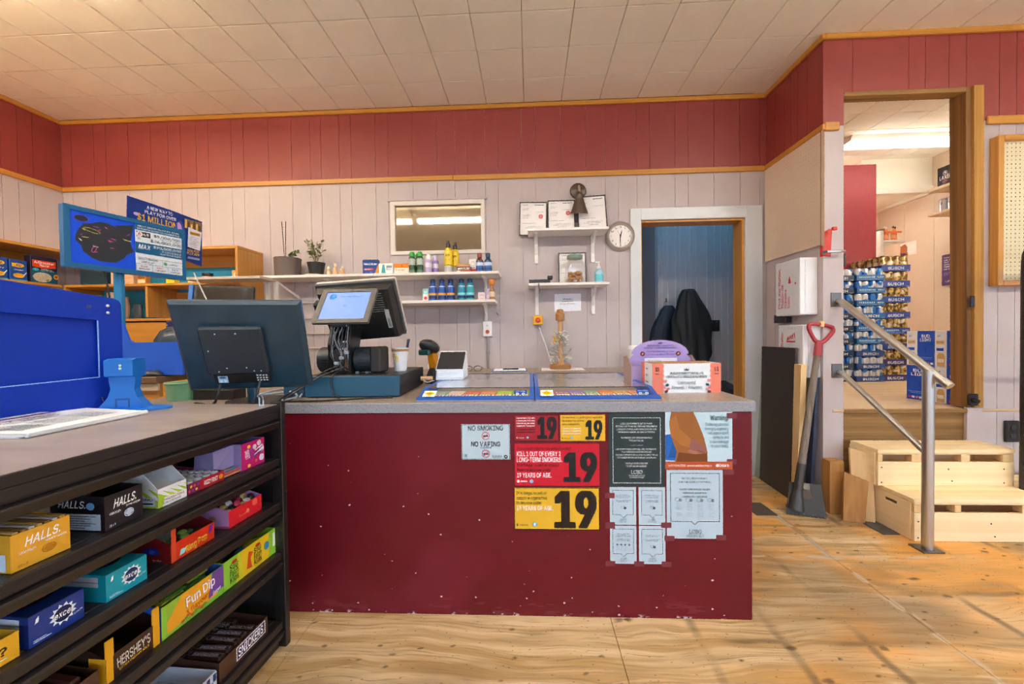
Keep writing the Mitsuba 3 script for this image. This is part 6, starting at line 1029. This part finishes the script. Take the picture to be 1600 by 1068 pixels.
# clock
t = Thing('wall_clock', 'round silver rimmed wall clock hanging beside the hallway door', 'clock', at(.745, YB, 1.952)); rim = lathe([(.088, 0), (.118, 0), (.120, .012), (.112, .03), (.102, .036), (.096, .03), (.092, .018), (.088, .015)], 48).apply_transform(ry).apply_translation([0, -.001, 0]); t.part('rim', rim, M('#b9b3aa', .3, .7)); fc_ = t.part('face', cyl((0, -.006, 0), (0, -.0165, 0), .093, n=40), M('#ebe8e2', .5))
P = Print()
for k in range(12): a = math.pi/2-k*math.pi/6; P.text(str(k or 12), .074*math.cos(a), .074*math.sin(a)-.006, .012, '#3a3835', al='c')
for k in range(60): a = k*math.pi/30; P.poly(sa.translate(sa.rotate(sg.box(-.002, -.0006, .002, .0006), math.degrees(a)), .087*math.cos(a), .087*math.sin(a)), '#4a4845')
t.pr(P, (0, -.0166, 0), name='dial_print')
for nm, L, wd, a in (('hour_hand', .045, .004, 75), ('minute_hand', .07, .003, -92), ('second_hand', .06, .0012, 118)): t.part(nm, extr(sa.rotate(sg.Polygon([(-.012, -wd), (L*.8, -wd*.8), (L, 0), (L*.8, wd*.8), (-.012, wd)]), a, origin=(0, 0)), .0008, (0, -.0195-.001*(nm[0] == 'm'), 0)), M('#1d1c1b', .4), smooth=False, parent=fc_)
t.part('boss', cyl((0, -.0165, 0), (0, -.023, 0), .005, n=12), M('#1d1c1b', .4), parent=fc_)
# ------------------------------------------------------------------ in the hallway
def coat(label, cx, w, z0, z1, col, seed, dx=0, yc=.2, dd=1.0):
    rings = []; b = np.random.RandomState(seed); ph = b.uniform(0, 6.28, 4)
    for u in np.linspace(0, 1, 26):
        z = z1+(z0-z1)*u; hw = w*(.16+.42*min(1, u*2.4)**.7)*(1 if u < .9 else 1-.35*(u-.9)/.1); dp = (.06+.035*u)*dd; a = np.linspace(0, 2*np.pi, 41)[:-1]
        f = 1+.13*np.sin(5*a+ph[0]+2.5*u)*min(1, 3*u)+.09*np.sin(9*a+ph[1]-3*u)+.05*np.sin(14*a+ph[2]+9*u)
        rings.append(np.c_[cx+dx*u+hw*np.cos(a)*f, HY-yc+dp*np.sin(a)*f, z+.02*np.sin(3*a+ph[3])*u+0*a])
    return single('hanging_coat', loft(rings), M(col, .65), label, 'coat', smooth=60)
coat('black puffy coat hanging on the hallway wall', 1.615, .30, .84, 1.60, '#12171c', 2, .05, .225, 1.0); coat('dark navy coat hanging behind the black one in the hallway', 1.47, .24, .88, 1.45, '#16263a', 5, -.07, .07, .6)
t = Thing('coat_hook_rail', 'small metal coat hooks on the hallway wall', 'coat hooks', at(0, HY, 0)); t.part('hook', tube([(1.46, -.001, 1.50), (1.46, -.04, 1.50), (1.45, -.05, 1.53)], .006, 6), 'material_dark_steel'); t.part('hook', tube([(1.74, -.001, 1.50), (1.74, -.04, 1.50), (1.75, -.05, 1.53)], .006, 6), 'material_dark_steel'); t.part('bar', box(1.40, 1.48, -.012, -.0005, 1.215, 1.222, .001), M('#6a747e', .4), smooth=False)
t = Thing('light_switch', 'white light switch plate beside the hanging coats', 'switch', at(1.80, HY, 1.475)); t.part('plate', box(-.022, .022, -.012, -.0005, -.068, .068, .003), M('#e6ebf0', .35), smooth=False); t.part('toggle', box(-.006, .006, -.022, -.012, -.01, .012, .002), M('#f2f4f6', .3), smooth=False)
t = Thing('light_switch', 'dark open double switch box low on the hallway wall', 'switch', at(1.955, HY, 1.232)); t.part('box', box(-.045, .062, -.03, -.0005, -.058, .058, .002), M('#17191c', .5), smooth=False); t.part('plate', box(-.065, -.046, -.034, -.0005, -.058, .05, .001), M('#aeb6bc', .3, .6), smooth=False)
for x in (-.02, .03): t.part('toggle', box(x-.008, x+.008, -.038, -.03, -.012, .012, .002), M('#3a3d40', .4), smooth=False); t.part('screw', cyl((x, -.0302, .04), (x, -.032, .04), .006, n=8), 'material_steel')
# ------------------------------------------------------------------ pegboards and boxes on the jog wall
t = Thing('pegboard', 'pinkish tan pegboard panel on the short wall above the first aid boxes', 'pegboard'); PB = M('#dcc6ae', .6)
t.part('panel', box(XJ-.02, XJ-.0006, 2.668, 3.28, 1.718, 2.442, .001), PB, smooth=False); t.part('edge_strip', box(XJ-.022, XJ-.001, 2.660, 2.6675, 1.71, 2.45, .001), M('#8a6a4c', .6), smooth=False)
t.part('peg_holes', peg(-3.26, -2.69, 1.74, 2.43, .0254, (XJ-.02, 0, 0), (0, -1, 0), .0026), M('#a88f78', .8), kind='stuff', smooth=False)
t = Thing('pegboard', 'cream pegboard in an oak frame on the wall right of the rough doorway', 'pegboard', at(0, YR, 0))
t.part('panel', box(2.95, 4.0, -.03, -.0006, 1.46, 2.33, .001), M('#e4dab4', .55), smooth=False); t.part('peg_holes', peg(2.968, 3.99, 1.475, 2.325, .0254, (0, -.03, 0), (1, 0, 0), .004), M('#4a4438', .8), kind='stuff', smooth=False)
t.part('frame_side', box(2.918, 2.951, -.055, -.0007, 1.43, 2.36, .003), 'material_oak_z', smooth=False); t.part('frame_top', box(2.952, 4.0, -.055, -.0007, 2.328, 2.36, .003), 'material_oak_x', smooth=False); t.part('frame_side', box(4.001, 4.034, -.055, -.0007, 1.43, 2.36, .003), 'material_oak_z', smooth=False); t.part('frame_bottom', box(2.952, 4.0, -.055, -.0007, 1.43, 1.462, .003), 'material_oak_x', smooth=False)
def aid(label, y0, y1, z0, z1, full):
    t = Thing('first_aid_box', label, 'first aid box', at(1.79, y0, 0)); w = y1-y0
    t.part('case', box(0, XJ-1.79-.001, 0, w, z0, z1, .004), M('#e9ecee', .35), smooth=False); t.part('lid_seam', box(.032, .034, -.001, 0, z0+.01, z1-.01, 0), M('#b4bac0', .5), smooth=False)
    P = Print(); h = z1-z0; c = '#c2283a'
    if full:
        for k, s_ in enumerate(('First Aid Station', 'Station de', 'Premiers', 'Soins')): P.text(s_, .055+.034*k, .05, .026 if k < 2 else .022, c, rot=90, wmax=h*(.74, .44, .36, .2)[k])
        P.poly([(w*.55, h*.62), (w*.6, h*.72), (w*.65, h*.62)], c); P.ell(w*.6, h*.60, .014, .008, c); P.poly([(w*.8, h*.56), (w*.83, h*.54), (w*.86, h*.57), (w*.83, h*.6)], c); P.rect(w*.72, h*.2, w*.723, h*.8, '#b9bfc4')
    else:
        P.text('Station', .055, h*.55, .026, c, rot=90, wmax=h*.3)
        for k in range(5): P.poly([(w*(.36+.07*k), h*(.70+.03*k)), (w*(.40+.07*k), h*(.78+.02*k)), (w*(.44+.07*k), h*(.70))], c)
        P.rect(w*.36, h*.66, w*.7, h*.69, c)
        for k in range(3): P.ell(w*(.45+.12*k), h*.93, .005, .008, '#8f979c', ring=.0015)
    t.pr(P, (-.0002, w, z0), (0, -1, 0))
aid('white first aid box with red lettering, the upper one under the tan pegboard', 2.72, 2.98, 1.272, 1.648, 1); aid('white first aid box, the lower one behind the shovel handle', 2.69, 2.95, .855, 1.205, 0)
single('black_plate', box(1.86, XJ-.001, 2.98, 3.12, 1.225, 1.285, .003), M('#25272c', .5), 'small black plate between the two first aid boxes', 'plate')
# leaning things
SL = lambda x0, y0, y1, z1, th, xt, dz=0: hull([(x, y, z) for x, z in ((x0, 0), (x0+th, 0), (xt, z1), (xt+th, z1)) for y in (y0, y1)])
single('leaning_sheet', hull([(x+d_, y, z) for d_ in (0, .016) for x, y, z in ((1.80, 3.20, .0005), (1.78, 2.815, .0005), (1.762, 3.105, 1.05), (1.762, 2.722, 1.05))]), M('#33302f', .45), 'tall dark grey panel leaning against the jog wall', 'panel', smooth=False)
single('leaning_board', hull([(x+d_, y, z) for d_ in (0, .036) for x, y, z in ((1.782, 2.745, .0005), (1.785, 2.808, .0005), (1.748, 2.645, .945), (1.748, 2.712, .945))]), 'material_pine_z', 'long pale pine stud leaning beside the dark grey panel', 'board', smooth=False)
single('leaning_board', hull([(x, y, z) for x, y, z in ((1.80, 3.215, 0), (1.80, 3.285, 0), (1.82, 3.215, 0), (1.82, 3.285, 0), (1.86, 3.21, .87), (1.86, 3.285, .87), (1.88, 3.21, .87), (1.88, 3.285, .87))]), M('#8f9d92', .6), 'narrow grey green board leaning by the white door casing', 'board', smooth=False)
single('leaning_board', SL(1.83, 2.69, 2.735, .853, .02, 1.875), M('#22304a', .5), 'dark navy board leaning under the lower first aid box', 'panel', smooth=False)
# ice scraper shovel
t = Thing('ice_scraper', 'worn scraper shovel with a red D grip leaning on the wall corner', 'shovel')
A, B = np.array([1.700, 2.60, .17]), np.array([1.862, 2.655, 1.06]); d = (B-A)/np.linalg.norm(B-A)
t.part('shaft', cyl(A+d*.12, B, .022, .0185, n=18), 'material_grey_handle'); RG = M('#a2323f', .45)
G = B+d*.13; s_ = np.array([.985, .0, -.17]); s_ = s_/np.linalg.norm(s_)
t.part('grip', cat([tube([B-d*.05, B+d*.02, B+d*.04+s_*.03, G-d*.03+s_*.072, G+s_*.075, G+d*.012+s_*.05, G+d*.014, G+d*.012-s_*.05, G-s_*.075, G-d*.03-s_*.072, B+d*.04-s_*.03, B+d*.02, B-d*.05], .0125, 10), cyl(B-d*.06, B+d*.03, .0225, .021, n=16)]), RG)
t.part('grip_core', cyl(G-d*.0, G+d*.035, .016, n=12), 'material_pine_z')
t.part('socket', cat([cyl(A-d*.03, A+d*.15, .026, .0235, n=16), cyl(A-d*.14, A-d*.02, .05, .026, n=14)]), M('#4f4d4a', .45, .6))
bw = np.array([.93, -.30, 0.0]); bw /= np.linalg.norm(bw); dn = np.array([-.12, -.22, -.60]); dn /= np.linalg.norm(dn); nn = np.cross(bw, dn)
pl = sg.Polygon([(-.085, .0), (.085, .0), (.105, .19), (-.105, .19)]).union(unary_union([sg.box(-.104+.0215*k, .188, -.104+.0215*k+.013, .199) for k in range(10)]))
C0 = np.array([1.752, 2.615, .165]); m = trimesh.creation.extrude_polygon(pl, .006, engine='earcut'); A4 = np.eye(4); A4[:3, 0], A4[:3, 1], A4[:3, 2], A4[:3, 3] = bw, dn, nn, C0; m.apply_transform(A4)
lo = m.vertices[:, 2].min(); t.part('blade', m, M('#3d3d3b', .5, .5), smooth=False, T=T4().translate([0, 0, -lo+.0005]))
t.part('ridge', hull([C0+bw*x+dn*y-nn*z for x, y, z in ((-.05, .10, -.004), (.05, .10, -.004), (-.02, -.02, .02), (.02, -.02, .02), (-.015, .02, .035), (.015, .02, .035))]), M('#63605c', .45, .5), smooth=False)
# scraps beside the steps
PX, PY, PZ = 'material_pine_x', 'material_pine_y', 'material_pine_z'
single('wood_block', box(1.885, 1.972, 2.585, 2.66, 0, .338, .002), M(wood('#b9874a', '#7d5426', 2), .6, name='stud_brown'), 'short brown stud block standing at the wall corner', 'wood block', smooth=False)
def lean(pts, th): pts = np.array(pts, float); n = np.cross(pts[1]-pts[0], pts[2]-pts[0]); n /= np.linalg.norm(n); return hull(np.vstack([pts, pts+n*th]))
single('leaning_board', lean([(1.965, 2.505, .002), (2.062, 2.465, .002), (2.072, 2.50, .405), (1.985, 2.56, .43)], -.028), PZ, 'pale pine board leaning against the side of the wooden steps', 'board', smooth=False)
single('leaning_board', lean([(1.90, 2.50, .002), (2.0, 2.462, .002), (2.03, 2.475, .25), (1.93, 2.53, .29)], -.022), 'material_stud_brown', 'small brown board leaning in front of the pale pine board', 'board', smooth=False)
single('rubber_mat', box(1.99, 2.085, 2.33, 2.55, 0, .006, .002), M('#4a4a48', .7), 'small dark mat strip on the floor beside the lower step', 'mat'); single('rubber_mat', box(1.42, 1.55, 2.56, 2.75, 0, .005, .002), M('#4a4038', .7), 'dark mat corner on the floor beside the counter end', 'mat')
# ------------------------------------------------------------------ pallet steps
def step(label, x0, x1, y0, y1, z0, z1, nb, slots):
    t = Thing('wooden_step', label, 'step', None, None); h = z1-z0; n = nb; w = (y1-y0)/n
    for k in range(n): t.part('top_board', box(x0-.006, x1, y0-.006+w*k, y0-.008+w*(k+1), z1-.022, z1, .002), PX, smooth=False)
    t.part('front_board', box(x0, x1, y0, y0+.018, z0, z1-.078, .002), PX, smooth=False); t.part('front_rail', box(x0+.004, x1, y0+.004, y0+.018, z1-.034, z1-.0225, .001), PX, smooth=False)
    for a, b_ in slots: t.part('spacer_block', box(a, b_, y0+.003, y0+.05, z1-.0775, z1-.0345, .002), PZ, smooth=False)
    t.part('side_board', box(x0-.004, x0+.016, y0+.019, y1, z0, z1-.023, .002), PY, smooth=False); t.part('side_board', box(x1-.02, x1, y0+.019, y1, z0, z1-.023, .002), PY, smooth=False); t.part('inner_board', box(x0+.02, x1-.02, y1-.02, y1, z0, z1-.023, .002), PX, smooth=False)
    for x, z in ((x0+.02, z0+.02), (x0+.02, z0+.11), (x0+.4, z0+.10), (x0+.42, z0+.03), (x1-.06, z0+.02), (x1-.06, z0+.10)): t.part('screw', cyl((x, y0-.0004, z), (x, y0-.002, z), .004, n=8), M('#4a3a28', .6))
    return t
t = step('lower pale pine pallet step with slots under its top boards', 2.095, 3.40, 2.26, 2.655, .0005, .235, 3, ((2.097, 2.18), (2.31, 2.345), (2.66, 2.70), (2.96, 3.03), (3.32, 3.38))); t.part('handle_slot', box(2.0895, 2.0908, 2.36, 2.43, .165, .18, .0005), M('#5a4a38', .7), smooth=False)
step('upper pale pine pallet step with slots below the raised doorway', 2.06, 2.83, 2.447, 2.655, .236, .455, 2, ((2.062, 2.09), (2.255, 2.38), (2.535, 2.585), (2.77, 2.828)))
t = Thing('handrail', 'brushed steel handrail with two sloping rails and a post on the floor', 'handrail'); SS = 'material_steel'
t.part('post', cyl((2.085, 2.177, .008), (2.085, 2.177, .945), .0245, n=24), SS); t.part('base_plate', box(2.028, 2.135, 2.135, 2.222, 0, .008, .001), 'material_dark_steel', smooth=False)
t.part('top_rail', cyl((1.993, 2.64, 1.347), (2.117, 2.10, .872), .0215, n=24), SS); t.part('lower_rail', cyl((2.0, 2.64, .888), (2.078, 2.19, .52), .0165, n=20), SS)
for z, x in ((1.362, 1.984), (.902, 1.99)): t.part('wall_plate', box(x-.035, x+.03, YR-.006, YR-.0006, z-.045, z+.045, .001), 'material_dark_steel', smooth=False); t.part('rail_bracket', cyl((x+.005, YR-.006, z-.01), (x+.008, YR-.05, z-.02), .014, n=12), SS)
# wall bits by the doorway
t = Thing('wall_bracket', 'red metal bracket with a steel strap on the doorway wall edge', 'bracket', at(1.93, YR, 1.72)); t.part('body', extr(sg.Polygon([(-.028, -.075), (.018, -.08), (.024, .04), (.028, .09), (.012, .10), (-.02, .082), (-.026, .03)]), .03, (0, -.002, 0)), M('#c23222', .4), smooth=False); t.part('lip', box(.0, .026, -.05, -.03, .08, .10, .003), M('#c23222', .4), smooth=False)
t.part('strap', box(-.034, .05, -.05, -.0325, -.062, -.048, .002), SS, smooth=False); t.part('bolt', cyl((.05, -.04, -.055), (.085, -.03, -.05), .007, n=10), SS); t.part('strap', box(-.034, -.028, -.05, -.001, -.064, -.046, .001), SS, smooth=False)
single('black_latch', box(2.031, 2.06, YR+.02, YR+.05, 1.58, 1.66, .003), M('#1b1a1a', .5), 'small black latch on the edge of the rough doorway', 'latch')
t = Thing('door_catch', 'black metal catch low on the rough door post', 'latch', at(2.80, YR-.02, .715)); t.part('plate', box(-.022, .03, -.014, .0, -.04, .035, .003), M('#18181a', .45, .4), smooth=False); t.part('knob', cyl((0, -.014, 0), (0, -.04, -.01), .013, n=12), M('#26262a', .4, .4))
single('door_catch', box(2.785, 2.81, YR-.028, YR-.019, 1.30, 1.37, .002), M('#201f20', .45, .4), 'small black catch midway up the rough door post', 'latch')
t = Thing('wall_outlet', 'black double outlet low on the wall behind the black rack', 'outlet', at(3.055, YR, .507)); t.part('plate', box(-.04, .04, -.02, -.0006, -.068, .068, .004), M('#17181b', .4), smooth=False)
for z in (.028, -.028): t.part('socket', cyl((0, -.0201, z), (0, -.023, z), .016, n=16), M('#2a2b2f', .4))
t = Thing('black_rack', 'black tubular steel rack cut off by the right edge of the photo', 'rack', at(0, 2.40, 0)); BT = M('#15161a', .35)
t.part('frame', tube([(2.835, 0, .2365), (2.835, 0, .7), (2.835, 0, 1.2), (2.835, 0, 1.52), (2.85, 0, 1.60), (2.90, 0, 1.63), (3.0, 0, 1.635), (3.15, 0, 1.635), (3.25, 0, 1.63), (3.30, 0, 1.60), (3.315, 0, 1.52), (3.315, 0, 1.2), (3.315, 0, .7), (3.315, 0, .2365)], .024, 14), BT); t.part('frame_foot', tube([(2.835, 0, .262), (3.0, 0, .262), (3.30, 0, .262)], .024, 12, 0), BT)
for z in (.32, .55, .80, 1.08, 1.34, 1.5): t.part('bolt', cyl((2.85, -.022, z), (2.85, -.036, z), .010, n=10), SS)
t.part('cross_bar', tube([(2.85, .02, .55), (3.305, .02, .55)], .012, 8, 0), BT); t.part('cross_bar', tube([(2.85, .02, 1.08), (3.305, .02, 1.08)], .012, 8, 0), BT); [t.part('wire', tube([(x, .02, .55), (x, .02, 1.08)], .004, 6, 0), BT) for x in (2.93, 3.03, 3.13, 3.23)]
# ------------------------------------------------------------------ the beer room's stock
def can_mesh(h, r=.0325): return lathe([(0, .001), (r*.78, 0), (r, .012), (r, h-.016), (r*.82, h-.002), (r*.80, h), (r*.76, h-.004), (0, h-.005)], 16)
def camo(p, n, uv): return mix(mix(lin('#b59d62'), lin('#5d451f'), smoothstep(.45, .55, fbm(p.x*55, p.y*55, p.z*40))), lin('#d9d2c0'), smoothstep(.66, .70, noise(p.x*30+4, p.y*30, p.z*24)))
M(camo, .25, .3, name='camo_can'); M(lambda p, n, uv: mix(lin('#cfd6de'), lin('#2f6fb8'), smoothstep(.5, .56, noise(p.x*24, p.y*24, p.z*14+3))), .2, .5, name='blue_can')
TALL, SHORT = can_mesh(.152), can_mesh(.120)
kt = mikit.ply(TALL, 'material_camo_can', smooth=32); ks = mikit.ply(SHORT, 'material_blue_can', smooth=32)
TR = {}
def case(label, x, y, z, tall, tray, plain=False, purple=None, nx=4, ny=6, grp=None, only=None):
    """a tray of cans, front row and left row built can by can"""
    t = Thing('beer_case', label, 'beer case', at(x, y, z), grp); pit = .068 if tall else .0665; W, D = pit*nx, pit*ny; th = .062 if tall else .055
    kk = (tall, tray, W, D)
    if kk not in TR: TR[kk] = mikit.ply(cat([box(-.002, W+.002, -.002, 0, 0, th, 0), box(-.002, 0, 0, D, 0, th, 0), box(W, W+.002, 0, D, 0, th, 0), box(0, W, D, D+.002, 0, th, 0), box(0, W, 0, D, 0, .002, 0)]), M(tray, .4), smooth=False)
    scene[t.key+'__tray'] = {**TR[kk], 'to_world': t.T}
    src = kt if tall else ks; n = 0
    for i in range(nx):
        for j in range(ny):
            if j == 0 or i == 0 or (only and j < only): scene[f'{t.key}__can' + (f'_{n:03d}' if n else '')] = {**src, 'to_world': t.T @ T4().translate([pit*(i+.5), pit*(j+.5), .0025])}; n += 1
    P = Print()
    if plain:
        for k in range(9): P.rect(.02+.017*k, th*.42, .033+.017*k, th*.72, '#8fb4d9')
        P.text('BUSCH', W-.012, th*.42, th*.28, '#dfe9f4', al='r', w=.058); P.rect(.03, th*.2, W*.8, th*.26, '#7fa6d0')
    else: P.text('BUSCH', W*.5, th*.25, th*.42, '#e9eef6', al='c', w=W*.55); P.rect(W-.035, th*.1, W-.008, th*.16, '#a9c0e0')
    t.pr(P, (0, -.0022, 0))
    P = Print(); P.text('BUSCH', D*.45, th*.28, th*.36, '#c9c2dc', al='c', w=D*.4); t.pr(P, (-.0022, D, 0), (0, -1, 0), name='side_print')
    return t
ORD = ['bottom', 'second', 'third', 'fourth', 'fifth', 'sixth', 'seventh', 'eighth', 'ninth']
for k in range(8): case(f'navy tray of tall camouflage beer cans, {ORD[k] if k < 7 else "topmost"} of its stack'+(' from the floor' if 0 < k < 7 else ''), 3.52+.003*(k % 3), 4.15, .651+.1568*k, True, '#1f3a84' if k > 1 else '#2a2860', plain=k == 3, grp='stack of camouflage beer trays')
for k in range(9): case(f'blue tray of blue and silver beer cans, {ORD[k] if k < 8 else "topmost"} of the middle stack', 3.245+.004*(k % 2), 4.10, .651+.1255*k, False, '#1d3f7c' if k < 3 else '#1a5590', plain=k in (3, 4, 6, 7, 8), grp='middle stack of blue beer trays')
for k in range(9): case(f'dark blue beer tray, {ORD[k] if k < 8 else "topmost"} of the stack half hidden by the doorway edge', 2.965, 4.12, .651+.1255*k, False, '#17304a', grp='left stack of dark blue beer trays')
def budface(P, w, h, wide):
    P.rect(0, 0, w, h, '#e3e6ea'); x0 = w*.40 if not wide else 0; P.rect(x0, h*.0, w, h, '#1a49b4'); c = (x0+w)/2
    P.text('BUD', c, h*.81, h*.085, WHT, w=(w-x0)*.5, al='c'); P.text('LIGHT', c, h*.70, h*.085, WHT, w=(w-x0)*.66, al='c'); P.rect(x0+.01, h*.23, w-.012, h*.25, '#6f8fd4'); P.rect(x0+.02, h*.19, w-.02, h*.205, '#6f8fd4')
    for k in range(4): P.rect(x0+.012+.024*k, h*.04, x0+.03+.024*k, h*.10, ('#c23a3a', '#e9e9ee', '#c96a6a', '#e9e9ee')[k])
    P.rect(c-.004, h*.38, c+.002, h*.5, '#123a8c')
    if not wide:
        P.text('12', w*.09, h*.84, .012, '#1a49b4'); P.rect(w*.05, h*.62, w*.33, h*.74, '#d9c39a'); P.text('CANS', w*.06, h*.66, .012, '#8a6a3a', w=w*.24); P.rect(w*.06, h*.44, w*.3, h*.52, '#1a49b4')
        P.poly([(w*.08, h*.02), (w*.34, h*.02), (w*.34, h*.3), (w*.29, h*.38), (w*.13, h*.38), (w*.08, h*.3)], '#c9a56a'); P.rect(w*.1, h*.12, w*.32, h*.22, '#eae4d6')
for (u, z, wide, l) in ((0, .651, True, 'lower far'), (.18, .651, False, 'lower near'), (0, .902, False, 'upper far'), (.18, .902, False, 'upper near')):
    t = Thing('beer_carton', f'{l} blue and white beer carton just inside the rough doorway', 'beer carton', at(2.815+.14*u, 3.10-u, z, rz=-82.1), 'blue and white beer cartons')
    t.part('box', box(0, .177, 0, .25, 0, .2495, .003), M('#e3e6ea', .4), smooth=False); P = Print(); budface(P, .177, .2495, wide); t.pr(P, (0, -.0002, 0)); P = Print(.25, .2495, '#2257c4'); P.text('BUD', .125, .19, .03, WHT, al='c'); P.text('LIGHT', .125, .15, .03, WHT, al='c'); t.pr(P, (.1772, 0, 0), (0, 1, 0), name='side_print')
# shelves on the far side wall
def wshelf(label, z):
    t = Thing('wall_shelf', label, 'shelf'); t.part('board', box(4.16, 4.455, 3.5, 4.365, z-.03, z, .004), M(wood('#d9c2a0', '#b99c76', 1, .6), .55, name='pale_shelf'), smooth=False)
    for y in (4.14, 3.7): t.part('bracket', extr(sg.Polygon([(4.455, z-.12), (4.455, z-.031), (4.23, z-.031)]), .01, (0, y, 0)), WS, smooth=False)
wshelf('upper pale wall shelf beyond the doorway with a dark beer carton', 2.61); wshelf('lower pale wall shelf beyond the doorway with silver cans', 2.36)
for i, y in enumerate((4.333, 4.04)):
    t = Thing('beer_carton', ('black and silver beer carton at the open end of the upper pale shelf', 'second black beer carton, mostly hidden by the door post')[i], 'beer carton', at(4.232, y, 2.6106, rz=-90)); t.part('box', box(0, .262, 0, .18, 0, .205, .003), M('#1d1b20', .35), smooth=False)
    P = Print(.262, .205, '#211f24'); P.poly([(.14, .2), (.17, .2), (.06, .005), (.03, .005)], '#4a474d')
    for x, k in ((.02, 1), (.175, .7)): P.ell(x+.055*k, .14, .022*k, .02*k, '#d9d9dc', ring=.004); P.poly([(x+.04*k, .135), (x+.07*k, .135), (x+.055*k, .155)], '#d9d9dc'); P.text('LAKER', x, .075, .04*k, '#e9e9ee', w=.115*k); P.rect(x+.03*k, .05, x+.08*k, .06, '#b0302c')
    t.pr(P, (0, -.0002, 0))
gc = mikit.ply(can_mesh(.143, .0372), M('#b9bcc2', .25, .5), smooth=32); gl = mikit.ply(cat([lathe([(.0373, .124), (.0376, .124), (.0376, .130), (.0373, .130)], 16), lathe([(.0373, .004), (.0376, .004), (.0376, .012), (.0373, .012)], 16)]), M('#9a2c34', .4), smooth=32)
for i in range(5):
    q = Thing('beer_can', f'{ORDN[i]} silver can with dark red bands from the lower pale shelf end', 'can', at(4.26, 4.295-.085*i, 2.3606), 'silver cans on the lower pale shelf'); scene[q.key+'__body'] = {**gc, 'to_world': q.T}; scene[q.key+'__band'] = {**gl, 'to_world': q.T}
    P = Print(); P.text('LA', -.0, .075, .024, '#2a2a30', w=.036, al='c', slant=.2); P.rect(-.02, .05, .02, .056, '#4a4a52'); P.rect(-.018, .035, .018, .04, '#6a6a72'); m, c = P.build((0, 0, 0), (1, 0, 0), (0, 0, 1)); v = m.vertices.copy(); th = v[:, 0]/.0374+math.pi; m.vertices = np.c_[.0376*np.cos(th), .0376*np.sin(th), v[:, 2]]; scene[q.key+'__print'] = mikit.ply(m, 'material_print', smooth=False, color=c, to_world=q.T)
t = Thing('shelf_standard', 'slotted white metal shelf standard on the far side wall', 'shelf standard'); t.part('strip', box(4.436, 4.4585, 4.21, 4.235, .66, 2.56, .001), M('#d9d6d0', .4), smooth=False)
for k in range(40): t.part('slot', box(4.4352, 4.4359, 4.219, 4.226, .75+.043*k, .77+.043*k, 0), M('#6a655e', .6), smooth=False)
t = Thing('purple_sign', 'purple sign with white lettering on the shelf standard', 'sign', at(4.42, 4.476, 1.627, rz=-90)); t.part('panel', extr(sg.box(0, 0, .19, .325).buffer(-.012).buffer(.012), .006), M('#4a2a66', .45), smooth=False)
P = Print(); P.lines(['Please have', 'your ID ready', 'when you buy', 'alcohol here.', 'Thank you for', 'your patience.'], .022, .285, .014, WHT, .024, wmax=.145); P.lines(['ask our staff', 'for details', 'any time'], .022, .13, .007, '#b9a6cc', .013); P.text('LCBO', .04, .035, .014, WHT, w=.05); P.text('OUTLET', .1, .035, .014, WHT, w=.06); t.pr(P, (0, -.0004, 0))
t = Thing('wall_poster', 'small poster with a brown photo half and a white half on the far side wall', 'poster', at(4.4585, 4.997, 2.036, rz=-90)); t.part('sheet', box(0, .20, -.001, -.0002, 0, .154, 0), M('#e9e6e0', .6), smooth=False); P = Print(); P.poly([(0, 0), (.1, 0), (.085, .05), (.09, .10), (.06, .14), (0, .12)], '#a8623a'); P.poly([(0, 0), (.09, 0), (.07, .03), (0, .04)], '#4a2a3a'); P.rect(.1, .02, .185, .13, '#eeece8'); t.pr(P, (0, -.0012, 0))
t = Thing('bracket_shelf', 'white shelf end with orange bottles beyond the red pegboard', 'shelf', at(0, 4.60, 0)); t.part('post', box(3.875, 3.91, -.02, .04, .651, 2.26, .002), WS, smooth=False); t.part('cap', box(3.87, 3.915, -.024, .044, 2.2605, 2.275, .002), M('#4a4440', .5), smooth=False); t.part('board', box(3.911, 4.12, -.03, .10, 2.13, 2.15, .002), M('#f0ede6', .45), smooth=False); t.part('bracket', extr(sg.Polygon([(3.912, 2.05), (3.912, 2.129), (4.05, 2.129), (3.94, 2.085)]), .01, (0, .02, 0)), WS, smooth=False)
for i in range(4): bottle('orange_bottle', f'orange cooler bottle with a pale cap, {ORD[i].replace("bottom", "first")} from the left on the white shelf end', 'bottle', at(3.935+.045*i, 4.60+.03*(i % 2), 2.1506), [(0, 0), (.018, 0), (.019, .005), (.019, .09), (.009, .12), (.008, .135), (0, .135)], '#d9824a', [(0, .1352), (.0095, .1352), (.0095, .155), (0, .156)], '#e3dcd0' if i < 2 else '#3a3a3c', [(.0192, .02, .06, '#e9a87a')], rough=.15)
t = Thing('bottle_carrier', 'orange carrier band round the bottles on the white shelf end', 'carrier', at(3.92, 4.57, 2.1508)); t.part('band', cat([box(0, .17, -.003, 0, .075, .095, .001), box(0, .003, 0, .08, .075, .095, .001)]), M('#d9703a', .5), smooth=False)
